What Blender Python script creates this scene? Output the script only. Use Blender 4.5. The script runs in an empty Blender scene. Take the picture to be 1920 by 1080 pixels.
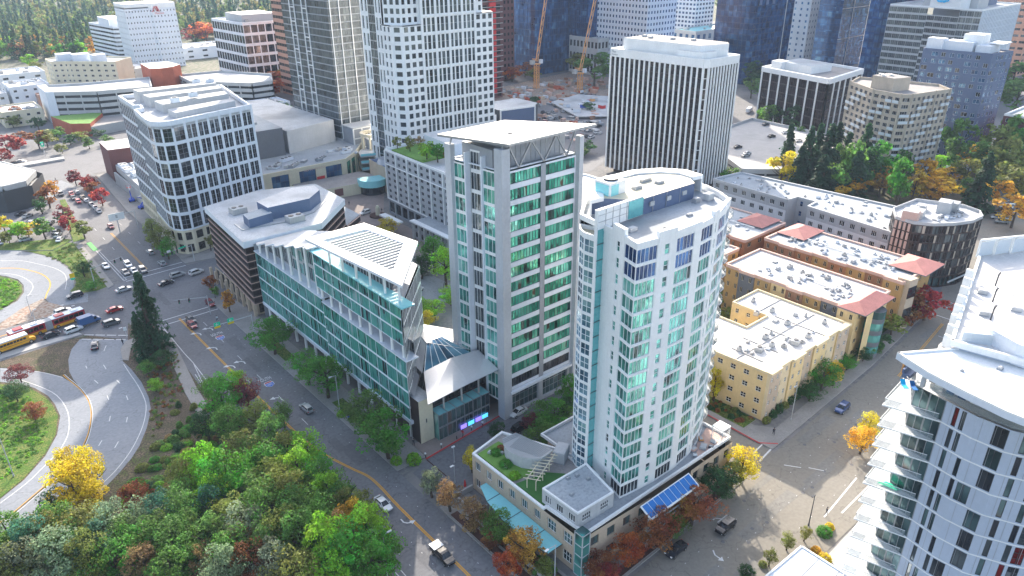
import bpy, math, random
import numpy as np
from mathutils import Matrix, Vector

# ------------------------------------------------------------------ camera
CAM_H = 96.0
FPX, PITCH, ROLL, YAW = 1384.24, .445807, -.008164, .703909
_f = Vector((math.sin(YAW)*math.cos(PITCH), math.cos(YAW)*math.cos(PITCH), -math.sin(PITCH)))
_r = Vector((math.cos(YAW), -math.sin(YAW), 0.0))
_u = _r.cross(_f)
_r = math.cos(ROLL)*_r + math.sin(ROLL)*_u
_u = _r.cross(_f)
sc = bpy.context.scene
COL = sc.collection
cam_d = bpy.data.cameras.new('camera'); cam = bpy.data.objects.new('camera', cam_d); COL.objects.link(cam)
cam.matrix_world = Matrix(((_r.x,_u.x,-_f.x,0),(_r.y,_u.y,-_f.y,0),(_r.z,_u.z,-_f.z,CAM_H),(0,0,0,1)))
cam_d.sensor_width = 36.0; cam_d.lens = 36.0*FPX/1920.0
cam_d.clip_start = 1.0; cam_d.clip_end = 12000.0
sc.camera = cam

# ------------------------------------------------------------------ light
SUN_EL = math.radians(27.0)
SUN_DIR = Vector((0.60, 0.80, 0)).normalized()        # towards the sun on the ground plane
w = bpy.data.worlds.new('World'); sc.world = w; w.use_nodes = True
nt = w.node_tree
bg = nt.nodes['Background']
sky = nt.nodes.new('ShaderNodeTexSky'); sky.sky_type = 'NISHITA'; sky.sun_disc = False
sky.sun_elevation = SUN_EL; sky.sun_rotation = math.atan2(SUN_DIR.x, SUN_DIR.y)
sky.altitude = 50; sky.air_density = 1.0; sky.dust_density = 3.0; sky.ozone_density = .8
hsv = nt.nodes.new('ShaderNodeHueSaturation'); hsv.inputs['Saturation'].default_value = .84
nt.links.new(sky.outputs[0], hsv.inputs['Color']); nt.links.new(hsv.outputs[0], bg.inputs[0]); bg.inputs[1].default_value = 0.15
sun_d = bpy.data.lights.new('sun', 'SUN'); sun = bpy.data.objects.new('sun', sun_d); COL.objects.link(sun)
sun_d.energy = 3.2; sun_d.angle = math.radians(0.55); sun_d.color = (1.0, 0.90, 0.76)
_s = Vector((SUN_DIR.x*math.cos(SUN_EL), SUN_DIR.y*math.cos(SUN_EL), math.sin(SUN_EL)))
sun.rotation_euler = _s.to_track_quat('Z', 'Y').to_euler(); sun.location = (0, 0, 300)
sc.view_settings.view_transform = 'Standard'; sc.view_settings.look = 'None'
sc.view_settings.exposure = 1.64; sc.view_settings.gamma = 1.0
sc.cycles.max_bounces = 6; sc.cycles.diffuse_bounces = 3; sc.cycles.glossy_bounces = 3
sc.cycles.transmission_bounces = 3; sc.cycles.transparent_max_bounces = 8; sc.cycles.volume_bounces = 0
sc.cycles.use_denoising = True

RND = random.Random(7)

def g(u, v, z=0.0):
    """ground (or height z) point seen at photo pixel u, v (1920 wide)"""
    d = _f*FPX + _r*(u-960) - _u*(v-540)
    t = (z-CAM_H)/d.z
    return (d.x*t, d.y*t)

# ------------------------------------------------------------------ materials
MATS = {}
def lin(c): return tuple(c)+(1.0,)
def _nodes(name):
    m = bpy.data.materials.new(name); m.use_nodes = True
    t = m.node_tree; b = t.nodes['Principled BSDF']
    MATS[name] = m
    return m, t, b
def mat(name, col, rough=.7, var=.12, scale=.25, metal=0.0, col2=None, spec=.4, stain=0.0, bump=0.0):
    """painted, concrete, stone etc: two noise scales of tone variation"""
    m, t, b = _nodes(name)
    N = t.nodes.new; L = t.links.new
    geo = N('ShaderNodeNewGeometry')
    n1 = N('ShaderNodeTexNoise'); n1.inputs['Scale'].default_value = scale; n1.inputs['Detail'].default_value = 6
    n2 = N('ShaderNodeTexNoise'); n2.inputs['Scale'].default_value = scale*9; n2.inputs['Detail'].default_value = 3
    L(geo.outputs['Position'], n1.inputs['Vector']); L(geo.outputs['Position'], n2.inputs['Vector'])
    ad = N('ShaderNodeMath'); ad.operation = 'ADD'; L(n1.outputs[0], ad.inputs[0]); L(n2.outputs[0], ad.inputs[1])
    mr = N('ShaderNodeMapRange'); mr.inputs[1].default_value = .7; mr.inputs[2].default_value = 1.3
    L(ad.outputs[0], mr.inputs[0])
    mx = N('ShaderNodeMix'); mx.data_type = 'RGBA'
    a = tuple(max(0, x*(1-var)) for x in col); c = col2 if col2 else tuple(min(1, x*(1+var)) for x in col)
    mx.inputs[6].default_value = lin(a); mx.inputs[7].default_value = lin(c)
    L(mr.outputs[0], mx.inputs[0]); out = mx.outputs[2]
    if stain:
        n3 = N('ShaderNodeTexNoise'); n3.inputs['Scale'].default_value = scale*.35; n3.inputs['Detail'].default_value = 8
        L(geo.outputs['Position'], n3.inputs['Vector'])
        r3 = N('ShaderNodeMapRange'); r3.inputs[1].default_value = .5; r3.inputs[2].default_value = .68
        r3.inputs[3].default_value = 0; r3.inputs[4].default_value = stain; L(n3.outputs[0], r3.inputs[0])
        mp = N('ShaderNodeMapping'); mp.inputs['Scale'].default_value = (1,1,.06); L(geo.outputs['Position'], mp.inputs[0])
        n5 = N('ShaderNodeTexNoise'); n5.inputs['Scale'].default_value = 2.2; n5.inputs['Detail'].default_value = 4; L(mp.outputs[0], n5.inputs['Vector'])
        r5 = N('ShaderNodeMapRange'); r5.inputs[1].default_value = .48; r5.inputs[2].default_value = .72; r5.inputs[4].default_value = stain*.9; L(n5.outputs[0], r5.inputs[0])
        mxx = N('ShaderNodeMath'); mxx.operation = 'MAXIMUM'; L(r3.outputs[0], mxx.inputs[0]); L(r5.outputs[0], mxx.inputs[1])
        m3 = N('ShaderNodeMix'); m3.data_type = 'RGBA'; L(mxx.outputs[0], m3.inputs[0]); L(out, m3.inputs[6])
        m3.inputs[7].default_value = lin(tuple(x*.45 for x in col)); out = m3.outputs[2]
    L(out, b.inputs['Base Color'])
    if bump:
        bp = N('ShaderNodeBump'); bp.inputs['Strength'].default_value = bump; L(n2.outputs[0], bp.inputs['Height'])
        L(bp.outputs[0], b.inputs['Normal'])
    b.inputs['Roughness'].default_value = rough; b.inputs['Metallic'].default_value = metal
    b.inputs['Specular IOR Level'].default_value = spec
    return m
def glass(name, stops, rough=.06, metal=.55, spec=.8, seed=0.0):
    """window panes: each pane (mesh island) takes its own tint from the ramp, with blinds in some"""
    m, t, b = _nodes(name)
    N = t.nodes.new; L = t.links.new
    geo = N('ShaderNodeNewGeometry'); oi = N('ShaderNodeObjectInfo')
    ad = N('ShaderNodeMath'); ad.operation = 'MULTIPLY_ADD'; L(oi.outputs['Random'], ad.inputs[0])
    ad.inputs[1].default_value = 7.31; L(geo.outputs['Random Per Island'], ad.inputs[2])
    a2 = N('ShaderNodeMath'); a2.operation = 'ADD'; L(ad.outputs[0], a2.inputs[0]); a2.inputs[1].default_value = seed
    fr = N('ShaderNodeMath'); fr.operation = 'FRACT'; L(a2.outputs[0], fr.inputs[0])
    # groups of neighbouring panes share a room
    n1 = N('ShaderNodeTexNoise'); n1.inputs['Scale'].default_value = .22; n1.inputs['Detail'].default_value = 1
    L(geo.outputs['Position'], n1.inputs['Vector'])
    mxf = N('ShaderNodeMix'); mxf.inputs[0].default_value = .45
    nr = N('ShaderNodeMapRange'); nr.inputs[1].default_value = .35; nr.inputs[2].default_value = .65; L(n1.outputs[0], nr.inputs[0])
    L(fr.outputs[0], mxf.inputs[2]); L(nr.outputs[0], mxf.inputs[3])
    rp = N('ShaderNodeValToRGB'); rp.color_ramp.interpolation = 'LINEAR'
    el = rp.color_ramp.elements
    while len(el) < len(stops): el.new(.5)
    for e, (p, c) in zip(el, stops): e.position = p; e.color = lin(c)
    L(mxf.outputs[0], rp.inputs[0]); L(rp.outputs[0], b.inputs['Base Color'])
    b.inputs['Roughness'].default_value = rough; b.inputs['Metallic'].default_value = metal
    b.inputs['Specular IOR Level'].default_value = spec
    # slight waviness of the panes
    n2 = N('ShaderNodeTexNoise'); n2.inputs['Scale'].default_value = .5; n2.inputs['Detail'].default_value = 2
    L(geo.outputs['Position'], n2.inputs['Vector'])
    bp = N('ShaderNodeBump'); bp.inputs['Strength'].default_value = .12; bp.inputs['Distance'].default_value = .5
    L(n2.outputs[0], bp.inputs['Height']); L(bp.outputs[0], b.inputs['Normal'])
    return m
def foliage(name):
    m, t, b = _nodes(name)
    N = t.nodes.new; L = t.links.new
    oi = N('ShaderNodeObjectInfo'); geo = N('ShaderNodeNewGeometry'); tc = N('ShaderNodeTexCoord')
    n1 = N('ShaderNodeTexNoise'); n1.inputs['Scale'].default_value = 2.2; n1.inputs['Detail'].default_value = 3
    L(tc.outputs['Object'], n1.inputs['Vector'])
    hs = N('ShaderNodeHueSaturation')
    h = N('ShaderNodeMapRange'); h.inputs[1].default_value = .3; h.inputs[2].default_value = .7; h.inputs[3].default_value = .475; h.inputs[4].default_value = .525
    L(n1.outputs[0], h.inputs[0]); L(h.outputs[0], hs.inputs['Hue'])
    v = N('ShaderNodeMapRange'); v.inputs[3].default_value = .75; v.inputs[4].default_value = 1.75
    L(geo.outputs['Random Per Island'], v.inputs[0])
    v2 = N('ShaderNodeMapRange'); v2.inputs[1].default_value = .35; v2.inputs[2].default_value = .65; v2.inputs[3].default_value = .7; v2.inputs[4].default_value = 1.3
    L(n1.outputs[0], v2.inputs[0])
    mu = N('ShaderNodeMath'); mu.operation = 'MULTIPLY'; L(v.outputs[0], mu.inputs[0]); L(v2.outputs[0], mu.inputs[1])
    L(mu.outputs[0], hs.inputs['Value']); L(oi.outputs['Color'], hs.inputs['Color'])
    L(hs.outputs[0], b.inputs['Base Color']); b.inputs['Roughness'].default_value = .6
    b.inputs['Specular IOR Level'].default_value = .25
    tr = N('ShaderNodeBsdfTranslucent'); L(hs.outputs[0], tr.inputs[0])
    ms = N('ShaderNodeMixShader'); ms.inputs[0].default_value = .5
    L(b.outputs[0], ms.inputs[1]); L(tr.outputs[0], ms.inputs[2])
    L(ms.outputs[0], t.nodes['Material Output'].inputs[0])
    return m
def paint(name):
    m, t, b = _nodes(name)
    oi = t.nodes.new('ShaderNodeObjectInfo'); t.links.new(oi.outputs['Color'], b.inputs['Base Color'])
    b.inputs['Roughness'].default_value = .25; b.inputs['Metallic'].default_value = .25
    b.inputs['Coat Weight'].default_value = .6; b.inputs['Coat Roughness'].default_value = .05
    return m
def ground_mat(name, cols, scales=(.02,.35,3.0), bump=.3, thr=(.42,.58)):
    """three colours mixed by noises of different scale"""
    m, t, b = _nodes(name)
    N = t.nodes.new; L = t.links.new
    geo = N('ShaderNodeNewGeometry'); out = None
    rgb = N('ShaderNodeRGB'); rgb.outputs[0].default_value = lin(cols[0]); out = rgb.outputs[0]
    for i, s in enumerate(scales):
        n = N('ShaderNodeTexNoise'); n.inputs['Scale'].default_value = s; n.inputs['Detail'].default_value = 5
        L(geo.outputs['Position'], n.inputs['Vector'])
        r = N('ShaderNodeMapRange'); r.inputs[1].default_value = thr[0]; r.inputs[2].default_value = thr[1]
        L(n.outputs[0], r.inputs[0])
        mx = N('ShaderNodeMix'); mx.data_type = 'RGBA'; L(r.outputs[0], mx.inputs[0]); L(out, mx.inputs[6])
        mx.inputs[7].default_value = lin(cols[min(i+1, len(cols)-1)]); out = mx.outputs[2]
    L(out, b.inputs['Base Color']); b.inputs['Roughness'].default_value = .9; b.inputs['Specular IOR Level'].default_value = .15
    bp = N('ShaderNodeBump'); bp.inputs['Strength'].default_value = bump; L(n.outputs[0], bp.inputs['Height']); L(bp.outputs[0], b.inputs['Normal'])
    return m
def asphalt(name, col, col2):
    m, t, b = _nodes(name)
    N = t.nodes.new; L = t.links.new
    geo = N('ShaderNodeNewGeometry')
    mp = N('ShaderNodeMapping'); mp.inputs['Scale'].default_value = (1, 1, 1); L(geo.outputs['Position'], mp.inputs[0])
    n1 = N('ShaderNodeTexNoise'); n1.inputs['Scale'].default_value = .06; n1.inputs['Detail'].default_value = 7; n1.inputs['Roughness'].default_value = .65
    n2 = N('ShaderNodeTexNoise'); n2.inputs['Scale'].default_value = 1.6; n2.inputs['Detail'].default_value = 4
    n4 = N('ShaderNodeTexNoise'); n4.inputs['Scale'].default_value = 14; n4.inputs['Detail'].default_value = 2
    vo = N('ShaderNodeTexVoronoi'); vo.feature = 'DISTANCE_TO_EDGE'; vo.inputs['Scale'].default_value = .11
    wn = N('ShaderNodeTexNoise'); wn.inputs['Scale'].default_value = .5; L(mp.outputs[0], wn.inputs[0])
    va = N('ShaderNodeMix'); va.data_type = 'VECTOR'; va.inputs[0].default_value = .12
    L(mp.outputs[0], va.inputs[4]); 
    sc_ = N('ShaderNodeVectorMath'); sc_.operation = 'SCALE'; sc_.inputs[3].default_value = 30; L(wn.outputs[1], sc_.inputs[0]); L(sc_.outputs[0], va.inputs[5])
    L(va.outputs[1], vo.inputs['Vector'])
    for n in (n1, n2, n4): L(mp.outputs[0], n.inputs['Vector'])
    ad = N('ShaderNodeMath'); ad.operation = 'ADD'; L(n1.outputs[0], ad.inputs[0]); L(n2.outputs[0], ad.inputs[1])
    mr = N('ShaderNodeMapRange'); mr.inputs[1].default_value = .75; mr.inputs[2].default_value = 1.25; L(ad.outputs[0], mr.inputs[0])
    mx = N('ShaderNodeMix'); mx.data_type = 'RGBA'; mx.inputs[6].default_value = lin(col); mx.inputs[7].default_value = lin(col2)
    L(mr.outputs[0], mx.inputs[0])
    cr = N('ShaderNodeMapRange'); cr.inputs[1].default_value = 0; cr.inputs[2].default_value = .012; cr.inputs[3].default_value = .72; cr.inputs[4].default_value = 1
    L(vo.outputs['Distance'], cr.inputs[0])
    g4 = N('ShaderNodeMapRange'); g4.inputs[3].default_value = .95; g4.inputs[4].default_value = 1.05; L(n4.outputs[0], g4.inputs[0])
    mm = N('ShaderNodeMath'); mm.operation = 'MULTIPLY'; L(cr.outputs[0], mm.inputs[0]); L(g4.outputs[0], mm.inputs[1])
    ml = N('ShaderNodeVectorMath'); ml.operation = 'SCALE'; L(mx.outputs[2], ml.inputs[0]); L(mm.outputs[0], ml.inputs[3])
    L(ml.outputs[0], b.inputs['Base Color']); b.inputs['Roughness'].default_value = .85; b.inputs['Specular IOR Level'].default_value = .3
    return m
def emis(name, col, s):
    m, t, b = _nodes(name)
    b.inputs['Base Color'].default_value = lin(col); b.inputs['Emission Color'].default_value = lin(col); b.inputs['Emission Strength'].default_value = s
    return m

mat('white_panel', (.66,.70,.76), .55, .05, .15, stain=.10)
mat('white_clean', (.78,.79,.79), .5, .05, .2, stain=.16)
mat('cream', (.62,.56,.42), .7, .08, .2, stain=.15)
mat('beige_stucco', (.70,.54,.29), .85, .07, .15, stain=.12)
mat('beige_pale', (.68,.57,.38), .85, .07, .15, stain=.12)
mat('ochre_stucco', (.42,.27,.11), .85, .08, .15, stain=.15)
mat('brown_stucco', (.28,.15,.09), .85, .08, .15, stain=.15)
mat('rust_stucco', (.33,.16,.08), .85, .08, .15, stain=.15)
mat('slate_stucco', (.13,.14,.16), .8, .08, .2)
mat('red_tile', (.42,.17,.15), .7, .18, .5)
mat('tan_stone', (.50,.40,.30), .8, .12, .4)
mat('pink_trim', (.55,.38,.32), .8, .08, .3)
mat('grey_tan', (.44,.38,.31), .8, .12, .4, stain=.2)
mat('frame_white', (.66,.63,.60), .6, .05, .2, stain=.1)
mat('light_grey', (.45,.46,.47), .7, .08, .2, stain=.2)
mat('grey_panel', (.28,.30,.33), .6, .08, .2)
mat('apt_grey', (.40,.41,.43), .75, .07, .2, stain=.15)
mat('apt_white', (.62,.63,.65), .75, .05, .2, stain=.15)
mat('blue_grey', (.085,.125,.22), .55, .08, .2)
mat('dark_metal', (.05,.055,.065), .5, .1, .3)
mat('black_brown', (.035,.022,.022), .35, .15, .3)
mat('concrete', (.42,.41,.40), .85, .10, .3, stain=.3)
mat('column_concrete', (.46,.48,.51), .8, .08, .2, stain=.15)
mat('sidewalk', (.29,.275,.26), .9, .12, .35, stain=.3, bump=.1)
mat('paver', (.27,.22,.20), .9, .12, .6, stain=.2)
mat('roof_white', (.66,.64,.62), .8, .09, .22, stain=.5)
mat('roof_grey', (.36,.39,.42), .85, .12, .22, stain=.5)
mat('roof_dirty', (.50,.51,.52), .85, .12, .2, stain=.6)
mat('roof_gravel', (.30,.28,.27), .9, .15, .3, stain=.3)
mat('roof_metal', (.40,.41,.44), .35, .06, .2, metal=.5)
mat('zinc', (.62,.62,.63), .3, .05, .2, metal=.3)
mat('steel', (.35,.37,.40), .4, .06, .3, metal=.6)
mat('brick_red', (.42,.10,.05), .8, .15, .3, stain=.15)
mat('brick_maroon', (.14,.055,.055), .8, .12, .3)
mat('brick_pink', (.46,.26,.19), .8, .08, .3)
mat('balcony_rail', (.55,.60,.64), .3, .05, .4)
mat('kerb', (.40,.39,.38), .85, .1, .5)
mat('line_white', (.62,.62,.62), .8, .12, 2.0, stain=.3)
mat('line_yellow', (.65,.33,.03), .8, .12, 2.0, stain=.2)
mat('line_red', (.50,.05,.05), .8, .15, 2.0, stain=.2)
mat('line_green', (.12,.42,.12), .8, .12, 2.0)
mat('line_blue', (.08,.16,.5), .8, .12, 2.0)
mat('crane_orange', (.66,.33,.12), .5, .08, .5)
mat('bark', (.075,.055,.04), .95, .3, 4.0)
mat('tyre', (.012,.012,.012), .8, .1, 4)
mat('rim', (.45,.45,.46), .35, .05, 4, metal=.8)
mat('bus_red', (.40,.02,.03), .35, .05, 1)
mat('bus_yellow', (.75,.36,.02), .4, .05, 1)
mat('van_blue', (.05,.12,.28), .4, .05, 1)
mat('red_paint', (.55,.03,.03), .5, .05, 1)
mat('blue_paint', (.02,.07,.42), .4, .05, 1)
mat('turquoise', (.04,.42,.42), .5, .05, 1)
mat('sign_green', (.0,.55,.30), .5, .05, 1)
mat('sign_yellow', (.80,.55,.02), .5, .05, 1)
mat('cloth_dark', (.03,.035,.05), .9, .1, 2)
mat('skin', (.42,.27,.19), .7, .05, 2)
mat('mulch', (.075,.035,.028), .95, .35, 2.0)
mat('turf_roof', (.13,.26,.05), .95, .25, .8)
mat('lawn_synthetic', (.04,.14,.03), .95, .12, .8)
mat('solar_blue', (.03,.17,.46), .15, .1, .3, metal=.4)
mat('frost_glass', (.25,.62,.66), .2, .06, .3)
mat('rail_glass', (.40,.47,.50), .1, .05, .3, metal=.3)
m_=MATS['rail_glass']; t_=m_.node_tree; x_=t_.nodes.new('ShaderNodeMixShader'); y_=t_.nodes.new('ShaderNodeBsdfTransparent'); x_.inputs[0].default_value=.72
t_.links.new(t_.nodes['Principled BSDF'].outputs[0],x_.inputs[1]); t_.links.new(y_.outputs[0],x_.inputs[2]); t_.links.new(x_.outputs[0],t_.nodes['Material Output'].inputs[0])
mat('headlight', (.8,.8,.8), .2, .02, 2)
mat('taillight', (.45,.01,.01), .3, .02, 2)
glass('car_glass', [(0,(.012,.014,.018)),(1,(.03,.035,.04))], .05, .3)
glass('glass_dark', [(0,(.012,.014,.02)),(.55,(.035,.045,.06)),(.8,(.09,.11,.13)),(1,(.28,.30,.32))])
glass('glass_teal', [(0,(.01,.018,.022)),(.16,(.03,.10,.11)),(.28,(.10,.40,.35)),(.48,(.07,.22,.21)),(.58,(.15,.54,.46)),(.85,(.24,.64,.57)),(1,(.48,.76,.71))])
glass('glass_green', [(0,(.012,.02,.02)),(.20,(.02,.09,.075)),(.28,(.05,.42,.30)),(.48,(.04,.28,.20)),(.56,(.09,.58,.42)),(.92,(.28,.68,.55)),(.96,(.16,.10,.06)),(1,(.10,.05,.05))])
glass('glass_aqua', [(0,(.02,.05,.06)),(.22,(.07,.17,.17)),(.34,(.10,.44,.39)),(.62,(.20,.57,.52)),(.8,(.12,.34,.33)),(1,(.52,.70,.70))])
glass('glass_mixed', [(0,(.015,.03,.035)),(.20,(.05,.10,.11)),(.32,(.08,.42,.35)),(.58,(.17,.57,.50)),(.72,(.08,.22,.21)),(.85,(.30,.60,.57)),(1,(.55,.70,.70))])
glass('glass_sky', [(0,(.03,.06,.10)),(.4,(.12,.26,.38)),(.8,(.30,.52,.62)),(1,(.55,.72,.78))])
glass('glass_navy', [(0,(.006,.025,.09)),(.5,(.015,.07,.22)),(.8,(.04,.15,.38)),(1,(.14,.32,.5))], .08, .5)
glass('glass_blue', [(0,(.015,.04,.12)),(.5,(.035,.12,.27)),(.9,(.12,.27,.44)),(1,(.4,.52,.6))], .08, .5)
glass('glass_smoke', [(0,(.03,.04,.05)),(.5,(.085,.11,.125)),(.9,(.19,.23,.24)),(1,(.36,.38,.36))])
glass('glass_bronze', [(0,(.018,.016,.018)),(.5,(.045,.04,.04)),(.85,(.09,.08,.075)),(1,(.16,.15,.13))])
glass('glass_maroon', [(0,(.010,.006,.008)),(.7,(.022,.012,.014)),(1,(.05,.03,.035))], .15, .0, .35)
glass('glass_clear', [(0,(.02,.03,.035)),(.4,(.05,.10,.11)),(.7,(.14,.24,.25)),(.9,(.22,.16,.14)),(1,(.5,.55,.52))])
foliage('leaves'); paint('car_paint')
asphalt('asphalt', (.135,.135,.145), (.19,.19,.20))
asphalt('asphalt_worn', (.19,.174,.15), (.235,.218,.19))
asphalt('asphalt_patch', (.115,.115,.123), (.155,.155,.165))
asphalt('worn_patch', (.165,.158,.145), (.225,.215,.20))
asphalt('ramp_concrete', (.20,.215,.24), (.27,.285,.31))
ground_mat('grass', [(.075,.15,.025),(.13,.20,.035),(.20,.20,.06),(.05,.11,.02)])
ground_mat('leaf_litter', [(.13,.10,.075),(.10,.13,.04),(.19,.14,.10),(.07,.06,.045)])
ground_mat('city_ground', [(.20,.195,.20),(.25,.23,.22),(.15,.15,.155),(.22,.21,.20)], (.01,.12,1.0))
ground_mat('suburb_ground', [(.06,.10,.04),(.14,.13,.10),(.05,.08,.04),(.20,.18,.15)], (.006,.05,.4))
ground_mat('dirt', [(.27,.17,.12),(.36,.22,.16),(.22,.17,.14),(.38,.33,.28)], (.03,.2,1.2))

# ------------------------------------------------------------------ mesh helpers
class MB:
    def __init__(s): s.v=[]; s.f=[]; s.m=[]; s.names=[]
    def mi(s, name):
        if name not in s.names: s.names.append(name)
        return s.names.index(name)
    def poly(s, pts, m):
        k=len(s.v); s.v.extend([tuple(p) for p in pts]); s.f.append(tuple(range(k,k+len(pts)))); s.m.append(s.mi(m))
    def box(s, x0,y0,z0,x1,y1,z1, m, bottom=True):
        s.prism([(x0,y0),(x1,y0),(x1,y1),(x0,y1)], z0, z1, m, bottom=bottom)
    def prism(s, pts, z0, z1, m, top=None, bottom=True):
        k=len(s.v); n=len(pts)
        for p in pts: s.v.append((p[0],p[1],z0 if not callable(z0) else z0(*p[:2])))
        for p in pts: s.v.append((p[0],p[1],z1 if not callable(z1) else z1(*p[:2])))
        mi=s.mi(m); mt=s.mi(top or m)
        for i in range(n):
            j=(i+1)%n; s.f.append((k+i,k+j,k+n+j,k+n+i)); s.m.append(mi)
        s.f.append(tuple(k+n+i for i in range(n))); s.m.append(mt)
        if bottom: s.f.append(tuple(k+n-1-i for i in range(n))); s.m.append(mi)
    def obox(s, A, B, z0, z1, d0, d1, m):
        """box along the segment A-B, from d0 to d1 along its outward normal (to the right of A-B)"""
        dx,dy=B[0]-A[0],B[1]-A[1]; l=math.hypot(dx,dy) or 1; nx,ny=dy/l,-dx/l
        s.prism([(A[0]+nx*d1,A[1]+ny*d1),(B[0]+nx*d1,B[1]+ny*d1),(B[0]+nx*d0,B[1]+ny*d0),(A[0]+nx*d0,A[1]+ny*d0)], z0, z1, m)
    def bar(s, p, q, w, m, h=None):
        """square bar between two 3d points"""
        p=Vector(p); q=Vector(q); d=(q-p)
        if d.length<1e-6: return
        d.normalize(); a=Vector((0,0,1)) if abs(d.z)<.95 else Vector((1,0,0))
        r=d.cross(a).normalized(); u=r.cross(d)
        h=h or w; k=len(s.v)
        for c in (p,q):
            for (i,j) in ((-1,-1),(1,-1),(1,1),(-1,1)): s.v.append(tuple(c+r*i*w/2+u*j*h/2))
        mi=s.mi(m)
        for f in ((0,1,5,4),(1,2,6,5),(2,3,7,6),(3,0,4,7),(3,2,1,0),(4,5,6,7)):
            s.f.append(tuple(k+i for i in f)); s.m.append(mi)
    def tube(s, pts, rs, m, n=8, cap=True):
        rings=[]
        pts=[Vector(p) for p in pts]
        for i,p in enumerate(pts):
            d=(pts[min(i+1,len(pts)-1)]-pts[max(i-1,0)])
            if d.length<1e-6: d=Vector((0,0,1))
            d.normalize(); a=Vector((1,0,0)) if abs(d.x)<.9 else Vector((0,1,0))
            r=d.cross(a).normalized(); u=d.cross(r); k=len(s.v)
            for j in range(n):
                t=2*math.pi*j/n; s.v.append(tuple(p+(r*math.cos(t)+u*math.sin(t))*rs[i]))
            rings.append(k)
        mi=s.mi(m)
        for a,b in zip(rings,rings[1:]):
            for j in range(n):
                s.f.append((a+j,a+(j+1)%n,b+(j+1)%n,b+j)); s.m.append(mi)
        if cap:
            s.f.append(tuple(rings[-1]+j for j in range(n))); s.m.append(mi)
            s.f.append(tuple(rings[0]+n-1-j for j in range(n))); s.m.append(mi)
    def cyl(s, x,y,z0,z1,r,m,n=12,r1=None): s.tube([(x,y,z0),(x,y,z1)],[r,r if r1 is None else r1],m,n)
    def mesh(s, name, off=(0,0,0), smooth=False):
        me=bpy.data.meshes.new(name)
        ox,oy,oz=off
        me.from_pydata([(a-ox,b-oy,c-oz) for a,b,c in s.v],[],s.f)
        for n in s.names: me.materials.append(MATS[n])
        me.polygons.foreach_set('material_index', s.m)
        if smooth: me.polygons.foreach_set('use_smooth',[True]*len(s.f))
        me.update()
        return me
    def build(s, name, parent=None, smooth=False, loc=None):
        if not s.f: return None
        off=(0,0,0)
        if parent is not None:
            p=parent; off=Vector((0,0,0))
            while p is not None: off=off+p.location; p=p.parent
        elif loc is not None: off=loc
        o=bpy.data.objects.new(name, s.mesh(name,off,smooth)); COL.objects.link(o)
        if parent is not None: o.parent=parent
        elif loc is not None: o.location=loc
        return o
def thing(name,label,cat,loc=(0,0,0),rz=0.0,group=None):
    o=bpy.data.objects.new(name,None); o.empty_display_size=1; COL.objects.link(o)
    o.location=loc; o.rotation_euler=(0,0,rz); o['label']=label; o['category']=cat
    if group: o['group']=group
    return o
def tag(o,label,cat,group=None):
    o['label']=label; o['category']=cat
    if group: o['group']=group
    return o
def struct(o): o['kind']='structure'; return o
def copy_tree(o,parent=None):
    c=o.copy(); COL.objects.link(c); c.parent=parent
    for ch in o.children: copy_tree(ch,c)
    return c
def inset(poly,d):
    n=len(poly); out=[]
    for i in range(n):
        a,b,c=poly[i-1],poly[i],poly[(i+1)%n]
        def nrm(p,q):
            l=math.hypot(q[0]-p[0],q[1]-p[1]); return ((q[1]-p[1])/l,-(q[0]-p[0])/l)
        n1,n2=nrm(a,b),nrm(b,c)
        mx,my=n1[0]+n2[0],n1[1]+n2[1]; k=mx*mx+my*my
        if k<1e-6: out.append((b[0]-n1[0]*d,b[1]-n1[1]*d)); continue
        s=2*d/k
        out.append((b[0]-mx*s,b[1]-my*s))
    return out
def lerp(a,b,t): return (a[0]+(b[0]-a[0])*t, a[1]+(b[1]-a[1])*t)

WINMESH={}
def window_geom(mb,w,h,panes,gm,fm,T=None):
    """window in its own plane: x across, z up, +(-y) outward; panes are separate islands; bars stand proud"""
    m,k=panes; bw=.07
    def P(x,y,z): return (x,y,z) if T is None else T(x,y,z)
    for i in range(m):
        for j in range(k):
            x0=-w/2+w*i/m; x1=-w/2+w*(i+1)/m; z0=-h/2+h*j/k; z1=-h/2+h*(j+1)/k
            mb.poly([P(x0,0,z0),P(x1,0,z0),P(x1,0,z1),P(x0,0,z1)],gm)
    def bar(x0,z0,x1,z1):
        y=-.06
        mb.poly([P(x0,y,z0),P(x1,y,z0),P(x1,y,z1),P(x0,y,z1)],fm)
        mb.poly([P(x0,0,z0),P(x0,y,z0),P(x0,y,z1),P(x0,0,z1)],fm)
        mb.poly([P(x1,y,z0),P(x1,0,z0),P(x1,0,z1),P(x1,y,z1)],fm)
        mb.poly([P(x0,y,z1),P(x1,y,z1),P(x1,0,z1),P(x0,0,z1)],fm)
    for i in range(m+1):
        x=-w/2+w*i/m; x=min(max(x,-w/2+bw/2),w/2-bw/2); bar(x-bw/2,-h/2,x+bw/2,h/2)
    for j in range(k+1):
        z=-h/2+h*j/k; z=min(max(z,-h/2+bw/2),h/2-bw/2); bar(-w/2,z-bw/2,w/2,z+bw/2)
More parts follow.
